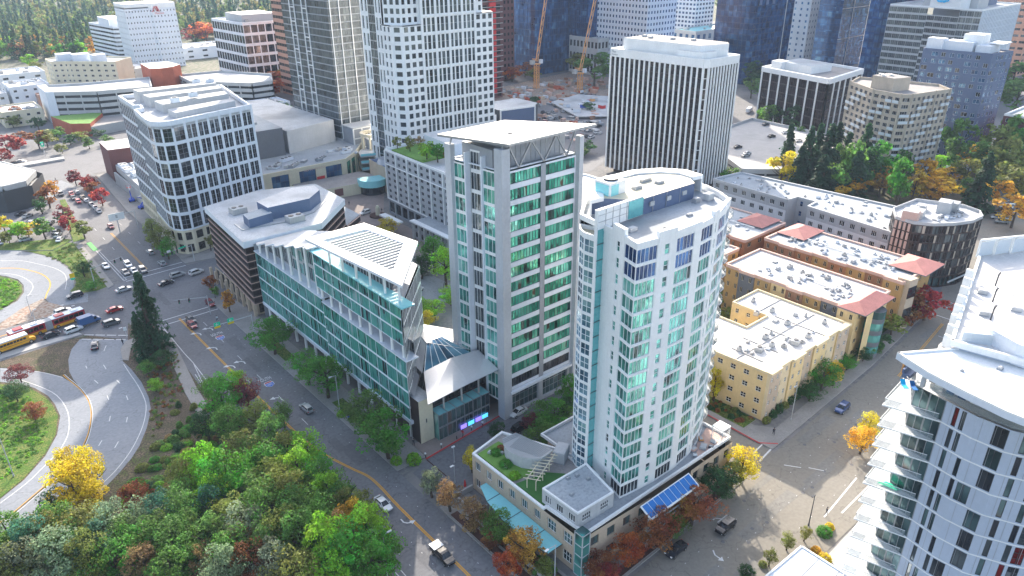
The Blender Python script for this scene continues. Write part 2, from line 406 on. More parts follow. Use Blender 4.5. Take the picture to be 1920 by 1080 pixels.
class Bld:
    def __init__(s,name,label,cat,x,y,group=None,z=0.0):
        s.root=thing(name,label,cat,(x,y,z),0,group); s.wall=MB(); s.wins=[]; s.roofb=MB(); s.extra={}; s.pieces=[]
    def part(s,name):
        return s.extra.setdefault(name,MB())
    def piece(s,name):
        m=MB(); s.pieces.append((name,m)); return m
    def facade(s,A,B,z0,z1,nc,nr,wf=.6,hf=.55,rec=.22,panes=(2,1),gm='glass_dark',fm='white_clean',m='white_panel',vz=.5,fn=None,margin=0.0):
        dx,dy=B[0]-A[0],B[1]-A[1]; L=math.hypot(dx,dy); ux,uy=dx/L,dy/L; nx,ny=uy,-ux
        W=s.wall
        def P(a,z,d=0): return (A[0]+ux*a+nx*d, A[1]+uy*a+ny*d, z)
        cw=(L-2*margin)/nc; ch=(z1-z0)/nr
        if margin>0:
            W.poly([P(0,z0),P(margin,z0),P(margin,z1),P(0,z1)],m); W.poly([P(L-margin,z0),P(L,z0),P(L,z1),P(L-margin,z1)],m)
        ang=math.atan2(uy,ux)
        for c in range(nc):
            x0=margin+c*cw; x1=x0+cw
            for r in range(nr):
                za=z0+r*ch; zb=za+ch; f=(wf,hf,panes,gm)
                if fn:
                    q=fn(c,r)
                    if q is None: W.poly([P(x0,za),P(x1,za),P(x1,zb),P(x0,zb)],m); continue
                    f=tuple(q[i] if i<len(q) and q[i] is not None else f[i] for i in range(4))
                w_,h_=cw*f[0],ch*f[1]; a0=x0+(cw-w_)/2; a1=a0+w_; b0=za+(ch-h_)*vz; b1=b0+h_
                W.poly([P(x0,za),P(a0,za),P(a0,zb),P(x0,zb)],m); W.poly([P(a1,za),P(x1,za),P(x1,zb),P(a1,zb)],m)
                W.poly([P(a0,za),P(a1,za),P(a1,b0),P(a0,b0)],m); W.poly([P(a0,b1),P(a1,b1),P(a1,zb),P(a0,zb)],m)
                d=-rec
                W.poly([P(a0,b0),P(a0,b0,d),P(a0,b1,d),P(a0,b1)],m); W.poly([P(a1,b0,d),P(a1,b0),P(a1,b1),P(a1,b1,d)],m)
                W.poly([P(a0,b0),P(a1,b0),P(a1,b0,d),P(a0,b0,d)],m); W.poly([P(a0,b1,d),P(a1,b1,d),P(a1,b1),P(a0,b1)],m)
                c0=P((a0+a1)/2,(b0+b1)/2,d)
                s.wins.append((c0,ang,round(w_,2),round(h_,2),f[2],f[3],fm))
    def plain(s,A,B,z0,z1,m='white_panel'):
        s.wall.poly([(A[0],A[1],z0),(B[0],B[1],z0),(B[0],B[1],z1),(A[0],A[1],z1)],m)
    def roof(s,poly,z,ph=.9,pw=.35,m='roof_grey',pm='white_panel'):
        R=s.roofb; inn=inset(poly,pw); n=len(poly)
        for i in range(n):
            j=(i+1)%n; a,b,c,d=poly[i],poly[j],inn[j],inn[i]
            R.poly([(a[0],a[1],z+ph),(b[0],b[1],z+ph),(c[0],c[1],z+ph),(d[0],d[1],z+ph)],pm)
            R.poly([(d[0],d[1],z+ph),(c[0],c[1],z+ph),(c[0],c[1],z-.05),(d[0],d[1],z-.05)],pm)
            R.poly([(a[0],a[1],z-.01),(b[0],b[1],z-.01),(b[0],b[1],z+ph),(a[0],a[1],z+ph)],pm)
        R.poly([(p[0],p[1],z) for p in inn],m)
    def unit(s,x,y,z,w,d,h,m='light_grey',ang=0.0,fans=0,name='rooftop_unit'):
        b=MB(); c,sn=math.cos(ang),math.sin(ang)
        q=[(x+c*a-sn*e,y+sn*a+c*e) for a,e in ((-w/2,-d/2),(w/2,-d/2),(w/2,d/2),(-w/2,d/2))]
        b.prism(q,z+.15,z+h,m); b.prism(inset(q,-.06),z,z+.15,'grey_panel')
        b.prism(inset(q,.12),z+h,z+h+.06,'light_grey')
        for i in range(fans):
            t=(i+.5)/fans-.5; b.cyl(x+c*t*w,y+sn*t*w,z+h+.06,z+h+.22,min(w/max(fans,1),d)*.34,'dark_metal',10)
        return b.build(name,s.root)
    def finish(s,maxw=100,wname='window'):
        s.wall.build('wall',s.root); s.roofb.build('roof',s.root)
        for n,b in list(s.extra.items())+s.pieces: b.build(n,s.root)
        C=Vector((0,0,CAM_H)); W=[]
        for q in s.wins:
            p=Vector(q[0]); n=Vector((math.sin(q[1]),-math.cos(q[1]),0)); d=C-p
            vis=max(n.dot(d.normalized()),-.05)
            W.append((-(q[2]*q[3]*vis/d.length_squared),q))
        W.sort(key=lambda a:a[0]); L=s.root.location; rest=MB()
        for i,(k,q) in enumerate(W):
            p,ang,w_,h_,panes,gm,fm=q
            if i<maxw:
                key=(w_,h_,panes,gm,fm)
                if key not in WINMESH:
                    b=MB(); window_geom(b,w_,h_,panes,gm,fm); WINMESH[key]=b.mesh('window')
                o=bpy.data.objects.new(wname,WINMESH[key]); COL.objects.link(o); o.parent=s.root
                o.location=(p[0]-L.x,p[1]-L.y,p[2]-L.z); o.rotation_euler=(0,0,ang)
            else:
                c,sn=math.cos(ang),math.sin(ang)
                window_geom(rest,w_,h_,panes,gm,fm,lambda x,y,z:(p[0]+c*x-sn*y,p[1]+sn*x+c*y,p[2]+z))
        o=rest.build(wname,s.root)
        if o: o['kind']='stuff'
        return s.root
def rect(x0,y0,x1,y1): return [(x0,y0),(x1,y0),(x1,y1),(x0,y1)]
def rrow(a,b,n):
    return [lerp(a,b,(i+.5)/n) for i in range(n)]
def text_mesh(name,txt,size,m,depth=.02,align='CENTER'):
    cu=bpy.data.curves.new(name,'FONT'); cu.body=txt; cu.size=size; cu.extrude=depth; cu.align_x=align; cu.resolution_u=2
    o=bpy.data.objects.new(name,cu); COL.objects.link(o)
    dg=bpy.context.evaluated_depsgraph_get(); me=bpy.data.meshes.new_from_object(o.evaluated_get(dg))
    bpy.data.objects.remove(o); me.materials.clear(); me.materials.append(MATS[m]); me.name=name
    for p in me.polygons: p.material_index=0
    return me
# ------------------------------------------------------------------ setting
def sheet(name, pts, z, m, kind=True):
    b=MB(); b.poly([(p[0],p[1],z) for p in pts], m); o=b.build(name)
    if kind: struct(o)
    return o
def slab(name, pts, m, z0=0.0, z1=.14, top=None):
    b=MB(); b.prism(pts, z0, z1, 'kerb', top=m, bottom=False); return struct(b.build(name))
def G(*px): return [g(*p) for p in px]
sheet('ground', [(-3000,-600),(5000,-600),(6000,6000),(-3000,6000)], -.12, 'suburb_ground')
sheet('ground', [(36,-60),(900,-60),(1000,300),(760,620),(230,620),(120,600),(60,520),(-60,500),(-60,395),(20,330),(30,236),(36,206)], -.07, 'city_ground')
sheet('ground', [(-160,20),(43,20),(43,204),(24,206),(-160,260)], -.04, 'leaf_litter')
# left street, running away to the upper left
sheet('road', [(43.5,-40),(58,-40),(58,206),(42,206),(41,195),(39.4,161),(42.3,140),(43,110),(43.5,60)], .0, 'asphalt')
sheet('road', [(26,206),(66,206),(70,222),(70,236),(26,236),(22,228),(18,215)], .004, 'asphalt')
sheet('road', [(42.5,236),(62,236),(62.3,306),(66,370),(46,370),(44,333),(42.5,283)], .0, 'asphalt')
sheet('road', [(70,222),(124,226),(124,237),(70,236)], .0, 'asphalt')
sheet('plaza', [(100,198),(134,190),(136,236),(150,258),(112,276),(96,262),(100,238)], .012, 'paver')
# right street
sheet('road', [(58,37.5),(112,37.5),(150,39.5),(209,50),(262,60),(420,92),(420,112),(262,78),(209,63.5),(167,60.2),(115,58),(92,56.2),(58,55.4)], .002, 'asphalt_worn')
sheet('road', [(-60,38),(58,37.5),(58,55.4),(-60,57)], .001, 'asphalt')
sheet('road', [(107.5,58),(119.5,58.3),(119.5,99),(108,101)], .004, 'asphalt_worn')
sheet('road', [(60,90.4),(108,92),(119.5,99),(119.5,107),(105.4,106),(64.4,103.1),(60,101.5)], .006, 'asphalt')
sheet('road', [(209,64),(236,67),(226,150),(205,150)], .001, 'asphalt')
# cross street beyond the white office and the far approach
sheet('road', [(-60,372),(66,370),(110,366),(110,392),(70,397),(36,424),(-60,436)], .0, 'asphalt')
sheet('road', [(34,424),(70,397),(112,392),(116,446),(96,440),(60,448),(20,446)], .003, 'asphalt')
sheet('road', [(46,392),(74,394),(90,560),(64,560)], .001, 'asphalt')
sheet('road', [(330,106),(700,170),(700,186),(330,120)], .0, 'asphalt')
# bridge deck slab strip (light concrete sidewalk of the crossing)
sheet('road', G((28,363),(115,338),(150,352),(60,395),(38,382)), .01, 'ramp_concrete')
sheet('ground', [(246,92),(262,80),(700,140),(700,165),(470,160),(362,150),(350,158),(292,133),(250,150),(246,150)], -.03, 'leaf_litter')
# ---- ramps and loops left
S_R=[(240,637),(228,662),(230,677),(246,692),(265,716),(279,745),(283,768),(275,803),(262,835),(246,860),(225,885),(203,908),(160,950),(110,985),(40,1030),(0,1060)]
S_L=[(150,636),(134,655),(128,675),(130,697),(138,712),(152,728),(167,750),(173,775),(170,808),(158,840),(138,868),(102,899),(60,935),(32,958),(0,983)]
sheet('ramp', G(*(S_R+S_L[::-1])), .012, 'ramp_concrete')
I_O=[(0,690),(45,692),(87,699),(115,706),(135,718),(152,730),(169,755),(172,778),(167,810),(155,840),(135,868),(100,898),(32,956),(0,982)]
I_I=[(0,936),(45,900),(85,855),(107,815),(113,780),(103,758),(90,742),(66,728),(40,720),(0,716)]
sheet('ramp', G(*(I_O+I_I)), .008, 'ramp_concrete')
sheet('grass_verge', G(*([(0,934)]+[(45,897),(83,852),(104,815),(109,780),(99,760),(86,745),(64,732),(40,724),(0,720)]+[(-220,730),(-220,1000)])), .03, 'grass')
U_O=[(-80,474),(0,470),(35,470),(62,475),(90,481),(112,492),(130,506),(139,524),(137,541),(140,549),(152,552),(165,550),(165,566),(117,573),(93,568),(85,560),(80,562),(38,581),(0,606),(-80,640)]
U_I=[(-80,620),(0,582),(33,564),(45,548),(44,534),(34,524),(16,519),(0,516),(-80,512)]
sheet('ramp', G(*(U_O+U_I)), .008, 'ramp_concrete')
sheet('grass_verge', G((-80,618),(0,579),(31,562),(42,547),(41,535),(32,526),(15,521),(0,518),(-80,514)), .03, 'grass')
sheet('grass_verge', G((46,470),(100,482),(128,499),(141,517),(143,535),(131,546),(139,550),(158,549),(182,545),(205,536),(190,510),(158,470),(140,455),(90,455),(50,462)), .03, 'grass')
sheet('traffic_island', G((0,607),(38,580),(80,560),(88,566),(142,580),(100,592),(40,605),(0,620)), .03, 'dirt')
sheet('traffic_island', G((0,681),(60,662),(120,643),(150,634),(133,655),(127,677),(130,697),(118,702),(87,698),(45,691),(0,689)), .03, 'leaf_litter')
# bus road heading left from the junction
sheet('road', G((-60,640),(0,617),(142,583),(200,570),(240,600),(240,637),(155,628),(0,678),(-60,700)), .006, 'asphalt')
slab('traffic_island', G((0,665),(75,642),(148,624),(154,627),(80,649),(0,674)), 'kerb')
# ---- sidewalks
slab('sidewalk', [(58,104),(64.8,104),(64.8,190),(63,206),(58,206)], 'sidewalk')
slab('sidewalk', [(58.2,56.5),(64.8,58),(64.8,90),(58.2,90)], 'sidewalk')
slab('sidewalk', [(65,56.2),(107,57.2),(107,60.2),(65,59.8)], 'sidewalk')
slab('sidewalk', [(120,59),(167,61),(207,64.4),(207,67.5),(167,64.2),(127,62.5),(124.5,66),(122.5,78),(120,78)], 'sidewalk')
slab('sidewalk', [(62,238),(70,236.3),(78,238),(96,246),(96,250),(62,242)], 'sidewalk')
slab('sidewalk', [(62.3,242),(66.5,242),(69,300),(70,366),(66.3,366),(62.6,306)], 'sidewalk')
slab('sidewalk', [(66,206.2),(90,208),(101,219),(101,222),(71,221)], 'sidewalk')
slab('sidewalk', G((307,617),(299,626),(347,737),(372,780),(402,780),(368,726),(326,640)), 'sidewalk')
slab('sidewalk', G((230,675),(226,655),(236,640),(258,632),(300,622),(296,632),(262,640),(246,652),(241,676)), 'sidewalk')
slab('sidewalk', G((135,452),(149,452),(214,535),(203,541)), 'sidewalk')
slab('sidewalk', [(80,33.5),(101,36.8),(150,38.6),(209,48.6),(209,46),(150,35),(101,31),(80,28)], 'sidewalk')
slab('sidewalk', [(64.9,103.6),(105.3,106.8),(105.3,109),(92,109.6),(64.9,109)], 'paver')
slab('plaza', [(101,36.9),(111,37.2),(111,30),(120,20),(100,5),(88,8),(86,33)], 'concrete', 0, .17)
# ---- planting strips beside the streets
def bed(pts, m='mulch', z=.20): return slab('planting_bed', pts, m, .0, z)
bed([(58.6,58.5),(60.2,58.5),(60.2,87),(58.6,87)]); bed([(67,56.7),(104,57.5),(104,58.9),(67,58.3)])
bed([(60.7,60),(64.2,60),(64.2,84),(60.7,84)],'leaf_litter',.18)
bed([(98,404),(112,402),(112,440),(100,436)],'grass')
bed([(127,64.8),(207,67.8),(207,69.6),(161,66.4),(161,65.6),(127,65.7)],'grass')
bed([(121.8,67),(126.5,67),(126.5,92),(121.8,80)],'grass')
bed([(118,101),(150,101),(150,91.5),(121.5,91.5)],'grass')
bed([(59.6,158),(62.4,158),(62.4,174),(59.6,174)],'grass'); bed([(59.6,114),(62.4,114),(62.4,134),(59.6,134)],'grass')
sheet('dirt', [(250,255),(330,225),(420,330),(420,420),(300,400)], -.03, 'dirt')
sheet('parking_lot', [(196,226),(236,222),(330,262),(372,330),(300,345),(214,300)], -.01, 'asphalt')
# parking area on the left by the ramp
sheet('parking_lot', G((-60,400),(60,372),(112,376),(136,440),(110,462),(-60,465)), -.01, 'asphalt')
bed(G((112,376),(122,374),(160,450),(138,455)),'grass')
bed(G((-40,462),(110,448),(136,450),(100,470),(-40,470)),'grass')

# ---- road markings
MK=MB()
def line(pts, w, m, z=.03, dash=None):
    for (a,b) in zip(pts,pts[1:]):
        dx,dy=b[0]-a[0],b[1]-a[1]; l=math.hypot(dx,dy)
        if l<1e-3: continue
        nx,ny=-dy/l*w/2,dx/l*w/2
        segs=[(0,1)]
        if dash:
            on,off=dash; n=max(1,int(l/(on+off))); segs=[((i*(on+off))/l,min(1,(i*(on+off)+on)/l)) for i in range(n+1) if i*(on+off)<l]
        for s,e in segs:
            p=lerp(a,b,s); q=lerp(a,b,e)
            MK.poly([(p[0]+nx,p[1]+ny,z),(p[0]-nx,p[1]-ny,z),(q[0]-nx,q[1]-ny,z),(q[0]+nx,q[1]+ny,z)],m)
def smooth(pts,k=4):
    out=[]
    for i in range(len(pts)-1):
        p0=pts[max(i-1,0)];p1=pts[i];p2=pts[i+1];p3=pts[min(i+2,len(pts)-1)]
        for j in range(k):
            t=j/k
            out.append(tuple(.5*((2*p1[a])+(-p0[a]+p2[a])*t+(2*p0[a]-5*p1[a]+4*p2[a]-p3[a])*t*t+(-p0[a]+3*p1[a]-3*p2[a]+p3[a])*t**3) for a in (0,1)))
    out.append(pts[-1]); return out
def ribbon(pts,w,m,z=.03):
    L=[];R=[]
    for i,p in enumerate(pts):
        a=pts[max(i-1,0)];b=pts[min(i+1,len(pts)-1)]; dx,dy=b[0]-a[0],b[1]-a[1]; l=math.hypot(dx,dy) or 1
        L.append((p[0]-dy/l*w/2,p[1]+dx/l*w/2,z)); R.append((p[0]+dy/l*w/2,p[1]-dx/l*w/2,z))
    for i in range(len(pts)-1): MK.poly([R[i],R[i+1],L[i+1],L[i]],m)
yel=smooth([(47.4,199.6),(47.6,175),(47.9,148.6),(48.4,130),(49.0,121),(50.0,116.4),(51.6,110.5),(52.8,106.5),(53.0,102),(52.7,95),(52.6,76.5),(52.5,60)],5)
ribbon([(x-.16,y) for x,y in yel],.2,'line_yellow'); ribbon([(x+.16,y) for x,y in yel],.2,'line_yellow')
ribbon(G((305,613),(345,662),(362,680),(385,710),(420,752)),.18,'line_white')
line(G((362,680),(378,714),(392,735)),.15,'line_white'); line(G((366,702),(378,720)),.15,'line_white')
line(G((735,1050),(765,1085)),.15,'line_white'); line(G((727,1058),(752,1085)),.15,'line_white')
line([(55.4,60),(55.4,195)],.10,'line_white',dash=(.25,3.4)); line([(49.5,60),(49.5,92)],.10,'line_white',dash=(.25,3.0)); line([(46.4,62),(46.4,110)],.10,'line_white',dash=(.3,3.0))
line([(51.7,130),(51.7,198)],.12,'line_white',dash=(3,9)); 
# crosswalks as in the photo: pairs of white lines
for y in (198.3,201.4): line([(43,y),(57.8,y)],.32,'line_white')
for y in (236.2,239.6): line([(43.3,y-.4),(61.6,y)],.32,'line_white')
for x in (26.3,29.5):
    pass
line(G((158,628),(240,629)),.35,'line_white',z=.032,dash=(2.6,.5)); line(G((153,636),(238,637)),.35,'line_white',z=.032,dash=(2.6,.5))
line(G((415,515),(438,498)),.3,'line_white'); line(G((437,505),(452,517)),.3,'line_white'); line(G((425,492),(440,508)),.2,'line_white')
ya=G((208,437),(275,505)); line([(ya[0][0]-.2,ya[0][1]),(ya[1][0]-.2,ya[1][1])],.16,'line_yellow'); line([(ya[0][0]+.2,ya[0][1]),(ya[1][0]+.2,ya[1][1])],.16,'line_yellow')
line(G((180,470),(232,526)),.18,'line_white'); line(G((187,472),(237,524)),.18,'line_white'); line(G((232,527),(238,524)),.2,'line_white')
line(G((166,455),(180,470)),1.5,'line_green',z=.028)
line([(55.8,242),(56.6,300)],.12,'line_white',dash=(3,9)); line([(47.6,242),(48,300)],.12,'line_white',dash=(3,9))
# right street
line([(167.5,54.8),(203,58.9)],.16,'line_yellow'); line([(167.5,54.4),(203,58.5)],.16,'line_yellow')
line([(74,47.4),(160,49.5)],.10,'line_white',dash=(.25,2.6))
line([(74,51.5),(165,54)],.10,'line_white',dash=(.25,3.6)); line([(74,43),(160,44.5)],.10,'line_white',dash=(.25,4))
line(G((1436,827),(1412,850)),.3,'line_white'); line(G((1463,824),(1424,865)),.35,'line_white')
line(G((1545,970),(1606,896)),.3,'line_white'); line(G((1578,962),(1628,912)),.3,'line_white')
line(G((1470,872),(1502,877)),.2,'line_white'); line(G((1516,877),(1545,883)),.2,'line_white')
line([(214,52.5),(214,62.5)],.3,'line_white'); line([(218,53),(218,63)],.3,'line_white')
line([(228,68.5),(240,70)],.3,'line_white',dash=(1.2,1)); line([(207,66.5),(207,56)],.3,'line_white')
# drive of the tall green tower: red kerb line and dark patch
line([(64.4,103.25),(86,105),(105.4,106.6)],.45,'line_red',z=.155)
line([(108,60.5),(107.9,70)],.25,'line_red',z=.03); line([(119.8,62),(120.1,78)],.3,'line_red',z=.15); line([(119.8,62),(122.5,59.2)],.3,'line_red',z=.15)
line(G((800,862),(837,893)),.25,'mulch',z=.034)
MK.poly([(p[0],p[1],.033) for p in G((815,872),(846,856),(856,863),(829,880))],'asphalt')
# ramps
for pts,m in ((S_R,'line_white'),(I_I[::-1],'line_white')):
    q=smooth(G(*pts),3); cx=sum(p[0] for p in q)/len(q)
    pass
ribbon(smooth(G((232,683),(243,700),(258,722),(271,748),(274,768),(268,798),(254,830),(238,856),(217,882),(198,901),(150,945),(100,978),(40,1017)),3),.16,'line_white')
ribbon(smooth(G((118,703),(127,711),(150,730),(166,752),(171,777),(166,810),(155,836),(132,866),(102,895),(60,931),(32,955),(0,980)),3),.16,'line_yellow')
ribbon(smooth(G((121,702),(130,710),(153,729),(169,752),(174,777),(169,810),(158,838),(135,869),(105,898),(63,934),(35,958),(0,985)),3),.12,'line_white')
ribbon(smooth(G((40,713),(75,725),(107,742),(127,772),(129,808),(118,835),(104,853),(75,882),(50,906),(0,944)),3),.16,'line_white')
ribbon(smooth(G((0,692),(50,694),(87,700),(118,708)),3),.14,'line_white')
for a,b in (((161,686),(163,691)),((194,684),(199,692)),((177,713),(184,719)),((219,713),(225,719)),((201,742),(204,750)),((237,742),(240,750)),((207,780),(205,790)),((239,782),(237,792)),((191,826),(185,836)),((222,828),(215,840)),((199,648),(195,658)),((82,944),(72,954))):
    line(G(a,b),.18,'line_white')
ribbon(smooth(G((0,489),(40,489),(67,494),(100,502),(120,513),(125,527),(122,543)),3),.16,'line_white')
ribbon(smooth(G((0,503),(30,503),(55,507),(78,514),(92,525),(94,537),(88,550),(85,560)),3),.35,'line_yellow',.028)
ribbon(smooth(G((0,512),(33,516),(55,527),(62,538),(57,549),(50,557)),3),.16,'line_white')
line(G((0,615),(70,599),(142,582)),.16,'line_white'); ribbon(G((0,631),(33,621)),.3,'line_yellow')
line(G((113,573),(119,572)),.5,'line_white'); line(G((134,574),(140,573)),.5,'line_white'); line(G((5,638),(13,635)),.5,'line_white'); line(G((22,635),(32,631)),.5,'line_white')
line(G((223,616),(229,614)),.5,'line_white')
# turn arrows, words and route shields on the left street
def arrow(x,y,s=1,left=True,flip=False):
    """left-turn arrow read by traffic driving away (+Y)"""
    k=-1 if left else 1
    if flip: sy=-1
    else: sy=1
    pts=[(0,-1.5),(.05,-.5),(.35*k,.1),(.9*k,.4)]
    ribbon([(x+p[0]*s*sy,y+p[1]*s*sy) for p in pts],.26*s,'line_white',.031)
    hx,hy=.9*k,.4
    MK.poly([(x+(hx)*s*sy,y+(hy+.55)*s*sy,.032),(x+(hx+1.0*k)*s*sy,y+(hy+.05)*s*sy,.032),(x+hx*s*sy,y+(hy-.55)*s*sy,.032)][::(1 if k*1>0 else -1)],'line_white')
for (u,v) in ((373,624),(395,615),(403,651),(436,685),(455,677),(464,712),(524,745)): x,y=g(u,v); arrow(x,y,1.15)
x,y=g(760,982); arrow(x,y,1.0,left=True,flip=True)
x,y=g(1355,972); ribbon([(x+1.4,y),(x-1.6,y)],.22,'line_white',.031); ribbon([(x-.2,y),(x-1.0,y+.9),(x-1.7,y+.9)],.22,'line_white',.031); ribbon([(x-.2,y),(x-1.0,y-.9),(x-1.7,y-.9)],.22,'line_white',.031)
x,y=g(1345,1040); ribbon([(x+.3,y+1.1),(x-.4,y+.2),(x-.4,y-.9)],.24,'line_white',.031); MK.poly([(x-1.0,y-.8,.032),(x-.4,y-1.6,.032),(x+.2,y-.8,.032)],'line_white')
x,y=g(1768,633); ribbon([(x,y+1.2),(x,y-.6),(x+1.0,y-1.2)],.22,'line_white',.031)
mk=struct(MK.build('road_markings'))
PB=MB(); RP=random.Random(12)
for i in range(46):
    if i%2: x,y=RP.uniform(44,55),RP.uniform(62,232); w_,l_=RP.uniform(1.2,2.8),RP.uniform(2,11)
    else: x,y=RP.uniform(66,205),0; y=RP.uniform(41,53)+(x-66)*.045; w_,l_=RP.uniform(3,12),RP.uniform(1.0,2.6)
    pz=.0125+.0003*i; PB.poly([(x,y,pz),(x+w_,y,pz),(x+w_,y+l_,pz),(x,y+l_,pz)],'asphalt_patch' if i%2 else 'worn_patch')
    mx_,my_=x+RP.uniform(-4,4) if i%2 else x,y+RP.uniform(-6,6) if i%2 else y
    PB.poly([(mx_+.36*math.cos(k*.628),my_+.36*math.sin(k*.628),.0285) for k in range(10)],'asphalt_patch')
struct(PB.build('road_patches'))
def shield(x,y):
    b=MB(); o=[(0,-1.5),(1.0,-.8),(1.15,.4),(.8,1.2),(-.8,1.2),(-1.15,.4),(-1.0,-.8)]
    b.poly([(x+a,y+c,.031) for a,c in o],'line_white')
    b.poly([(x+a*.86,y+c*.86-.12,.033) for a,c in [(0,-1.5),(1.0,-.8),(1.15,.55),(-1.15,.55),(-1.0,-.8)]],'line_blue')
    b.poly([(x+a,y+c,.033) for a,c in [(-.95,.52),(.95,.52),(.68,1.05),(-.68,1.05)]],'line_red')
    o=b.build('route_shield_marking'); struct(o)
    me=text_mesh('route_number','405',1.0,'line_white',.002); t=bpy.data.objects.new('route_number',me); COL.objects.link(t); t.parent=o
    t.location=(x,y-.75,.038); t.scale=(.85,1.1,1)
    me=text_mesh('road_word','SOUTH',1.3,'line_white',.002); t=bpy.data.objects.new('road_word',me); COL.objects.link(t); struct(t)
    t.location=(x,y+1.9,.034); t.scale=(.72,1.6,1)
x,y=g(413,633); shield(x,y); x,y=g(505,720); shield(x,y)
# ================================================================== residential tower on its podium
mat('fin_glass', (.17,.50,.52), .08, .10, .25, metal=.5)
def build_tower_one():
    B=Bld('residential_tower','slim white and aqua glass residential tower with rounded roof on the corner podium','residential tower',90,73)
    Z0,ZT=8.0,54.6; NF=17; FH=(ZT-Z0)/NF
    pts=[(79.9,70.2),(79.15,67.2),(78.2,63.9),(82.4,63.3),(86.2,62.9),(90.6,62.8),(92.4,62.95),(96.2,63.4),(98.0,63.75),(101.6,64.9),(105.2,66.6),(107.3,70.0),(108.7,73.8),
         (108.9,79),(106,82.5),(102,84.4),(94.5,85.2),(86.5,82.8),(81,78.4)]
    spec=['nar','gl','gl5','nar','gl5','solid','gl4','nar','gl4','gl3','gl3','gl3','gl3','gl3','gl3','gl4','gl4','gl3']
    for i,sp in enumerate(spec):
        a,b=pts[i],pts[i+1]
        if sp=='solid': B.plain(a,b,Z0,ZT,'white_clean'); continue
        wf,hf,pn={'nar':(.26,.62,(1,2)),'gl':(.92,.84,(3,1)),'gl5':(.94,.84,(5,1)),'gl4':(.93,.82,(4,1)),'gl3':(.86,.8,(3,1))}[sp]
        gm='glass_teal' if i<11 else 'glass_dark'
        def fn(c,r,sp=sp):
            if r==0 and sp!='nar': return (None,None,None,'glass_dark')
            if r>=NF-2 and sp!='nar': return (None,None,None,'glass_navy')
            return (None,None,None,None)
        B.facade(a,b,Z0,ZT,1,NF,wf,hf,.16,pn,gm,'white_clean','white_clean',fn=fn)
    # curved glazed bay on the left flank
    bay=[(81.0,78.4),(79.4,76.8),(78.6,75.0),(78.8,72.9)]
    for i in range(3): B.facade(bay[i],bay[i+1],Z0,53.2,1,NF,.9,.84,.08,(2,2),'glass_sky','white_clean','white_clean')
    B.roof([(78.8,72.95),(81.4,72.95),(82,76),(81.0,78.4),(79.4,76.8),(78.6,75.0)],53.2,.7,.25,'cream','white_clean')
    # glazed fin wall between bay and corner
    fin=B.part('glass_fin'); fin.box(78.8,72.4,8.6,82.0,72.85,55.0,'fin_glass'); fin.box(78.8,72.3,55.0,89.2,72.9,58.2,'white_clean'); fin.box(78.62,72.34,8.6,78.8,72.9,58.2,'white_clean')
    for k in range(18): fin.box(78.75,72.33,8.6+k*2.74,82.0,72.39,8.72+k*2.74,'dark_metal')
    for k in range(1,7): fin.box(78.8+k*1.6,72.22,55.0,78.84+k*1.6,72.28,58.1,'steel')
    for z in (56.2,57.3): fin.box(78.8,72.22,z,89.2,72.28,z+.05,'steel')
    fin.box(85.6,72.18,55.1,89.1,72.21,58.0,'fin_glass')
    B.plain((80.3,72.4),(79.9,70.2),Z0,ZT,'white_clean')
    # balconies on the right rear
    for r in range(1,NF,1):
        z=Z0+r*FH
        b=B.piece('balcony'); b.prism([(105.3,66.4),(106.9,66.8),(109.3,70.0),(110.2,73.4),(108.8,73.6),(107.4,70.0)],z-.1,z+.15,'light_grey')
        b.obox((105.3,66.4),(106.9,66.8),z+.15,z+1.1,-.05,0,'rail_glass'); b.obox((106.9,66.8),(109.3,70.0),z+.15,z+1.1,-.05,0,'rail_glass'); b.obox((109.3,70),(110.2,73.4),z+.15,z+1.1,-.05,0,'rail_glass')
    full=[p for p in pts]
    B.roof(full,54.6,.9,.45,'roof_grey','white_clean')
    # raised parapet ears above the white bays
    for a,b,h in (((82.4,63.3),(86.2,62.9),.9),((86.2,62.9),(92.4,62.95),.3),((96.2,63.4),(98.0,63.75),.8),((79.9,70.2),(79.15,67.2),1.0),((98,63.75),(105.2,66.6),.25)):
        B.piece('parapet').obox(a,b,54.6,55.5+h,-.6,.06,'white_clean')
    # mechanical penthouse
    ph=B.part('penthouse'); ph.prism([(88.7,73),(103.0,72.6),(104.8,75),(104.5,80),(97,82.6),(89,81),(84,79)],54.6,57.4,'blue_grey',top='cream')
    for x in (92.2,95.6,99.2,102.4): ph.box(x,72.66,54.7,x+.08,72.75,57.3,'steel')
    for x in (91.3,95.6,99.8): ph.box(x,72.45,55.9,x+1.0,72.7,56.6,'light_grey')
    # sweeping white rim around the back of the roof
    rim=[(82.5,77.6),(85.5,80.6),(90,83.2),(95,84.6),(100,84.4),(105,81.8),(107.6,78),(107.2,74)]
    rb=B.part('roof_rim'); ri=[(85.2,77.2),(87.6,79.6),(91,81.6),(95.3,82.6),(99.3,82.4),(103.2,80.2),(105,77.4),(104.8,74.4)]
    for i in range(len(rim)-1):
        rb.prism([rim[i],ri[i],ri[i+1],rim[i+1]],57.0,57.7,'white_clean')
        rb.prism([rim[i],lerp(rim[i],ri[i],.12),lerp(rim[i+1],ri[i+1],.12),rim[i+1]],54.7,57.0,'white_clean')
    # aqua cooling box and fans
    bx=B.part('cooling_box'); bx.box(86.6,77.2,54.7,90.4,80.6,59.6,'white_clean'); bx.box(86.9,77.12,55.4,88.6,77.2,59.2,'frost_glass'); bx.box(86.5,77.5,55.4,86.6,80.3,59.2,'frost_glass'); bx.cyl(88.5,78.9,59.6,59.9,1.25,'dark_metal',16)
    B.unit(93.2,77.2,57.4,1.6,1.0,.5,'light_grey'); B.unit(97.4,78.8,57.4,2.4,.7,.5,'steel'); B.unit(98.4,76.6,57.4,1.4,1.0,.4,'light_grey')
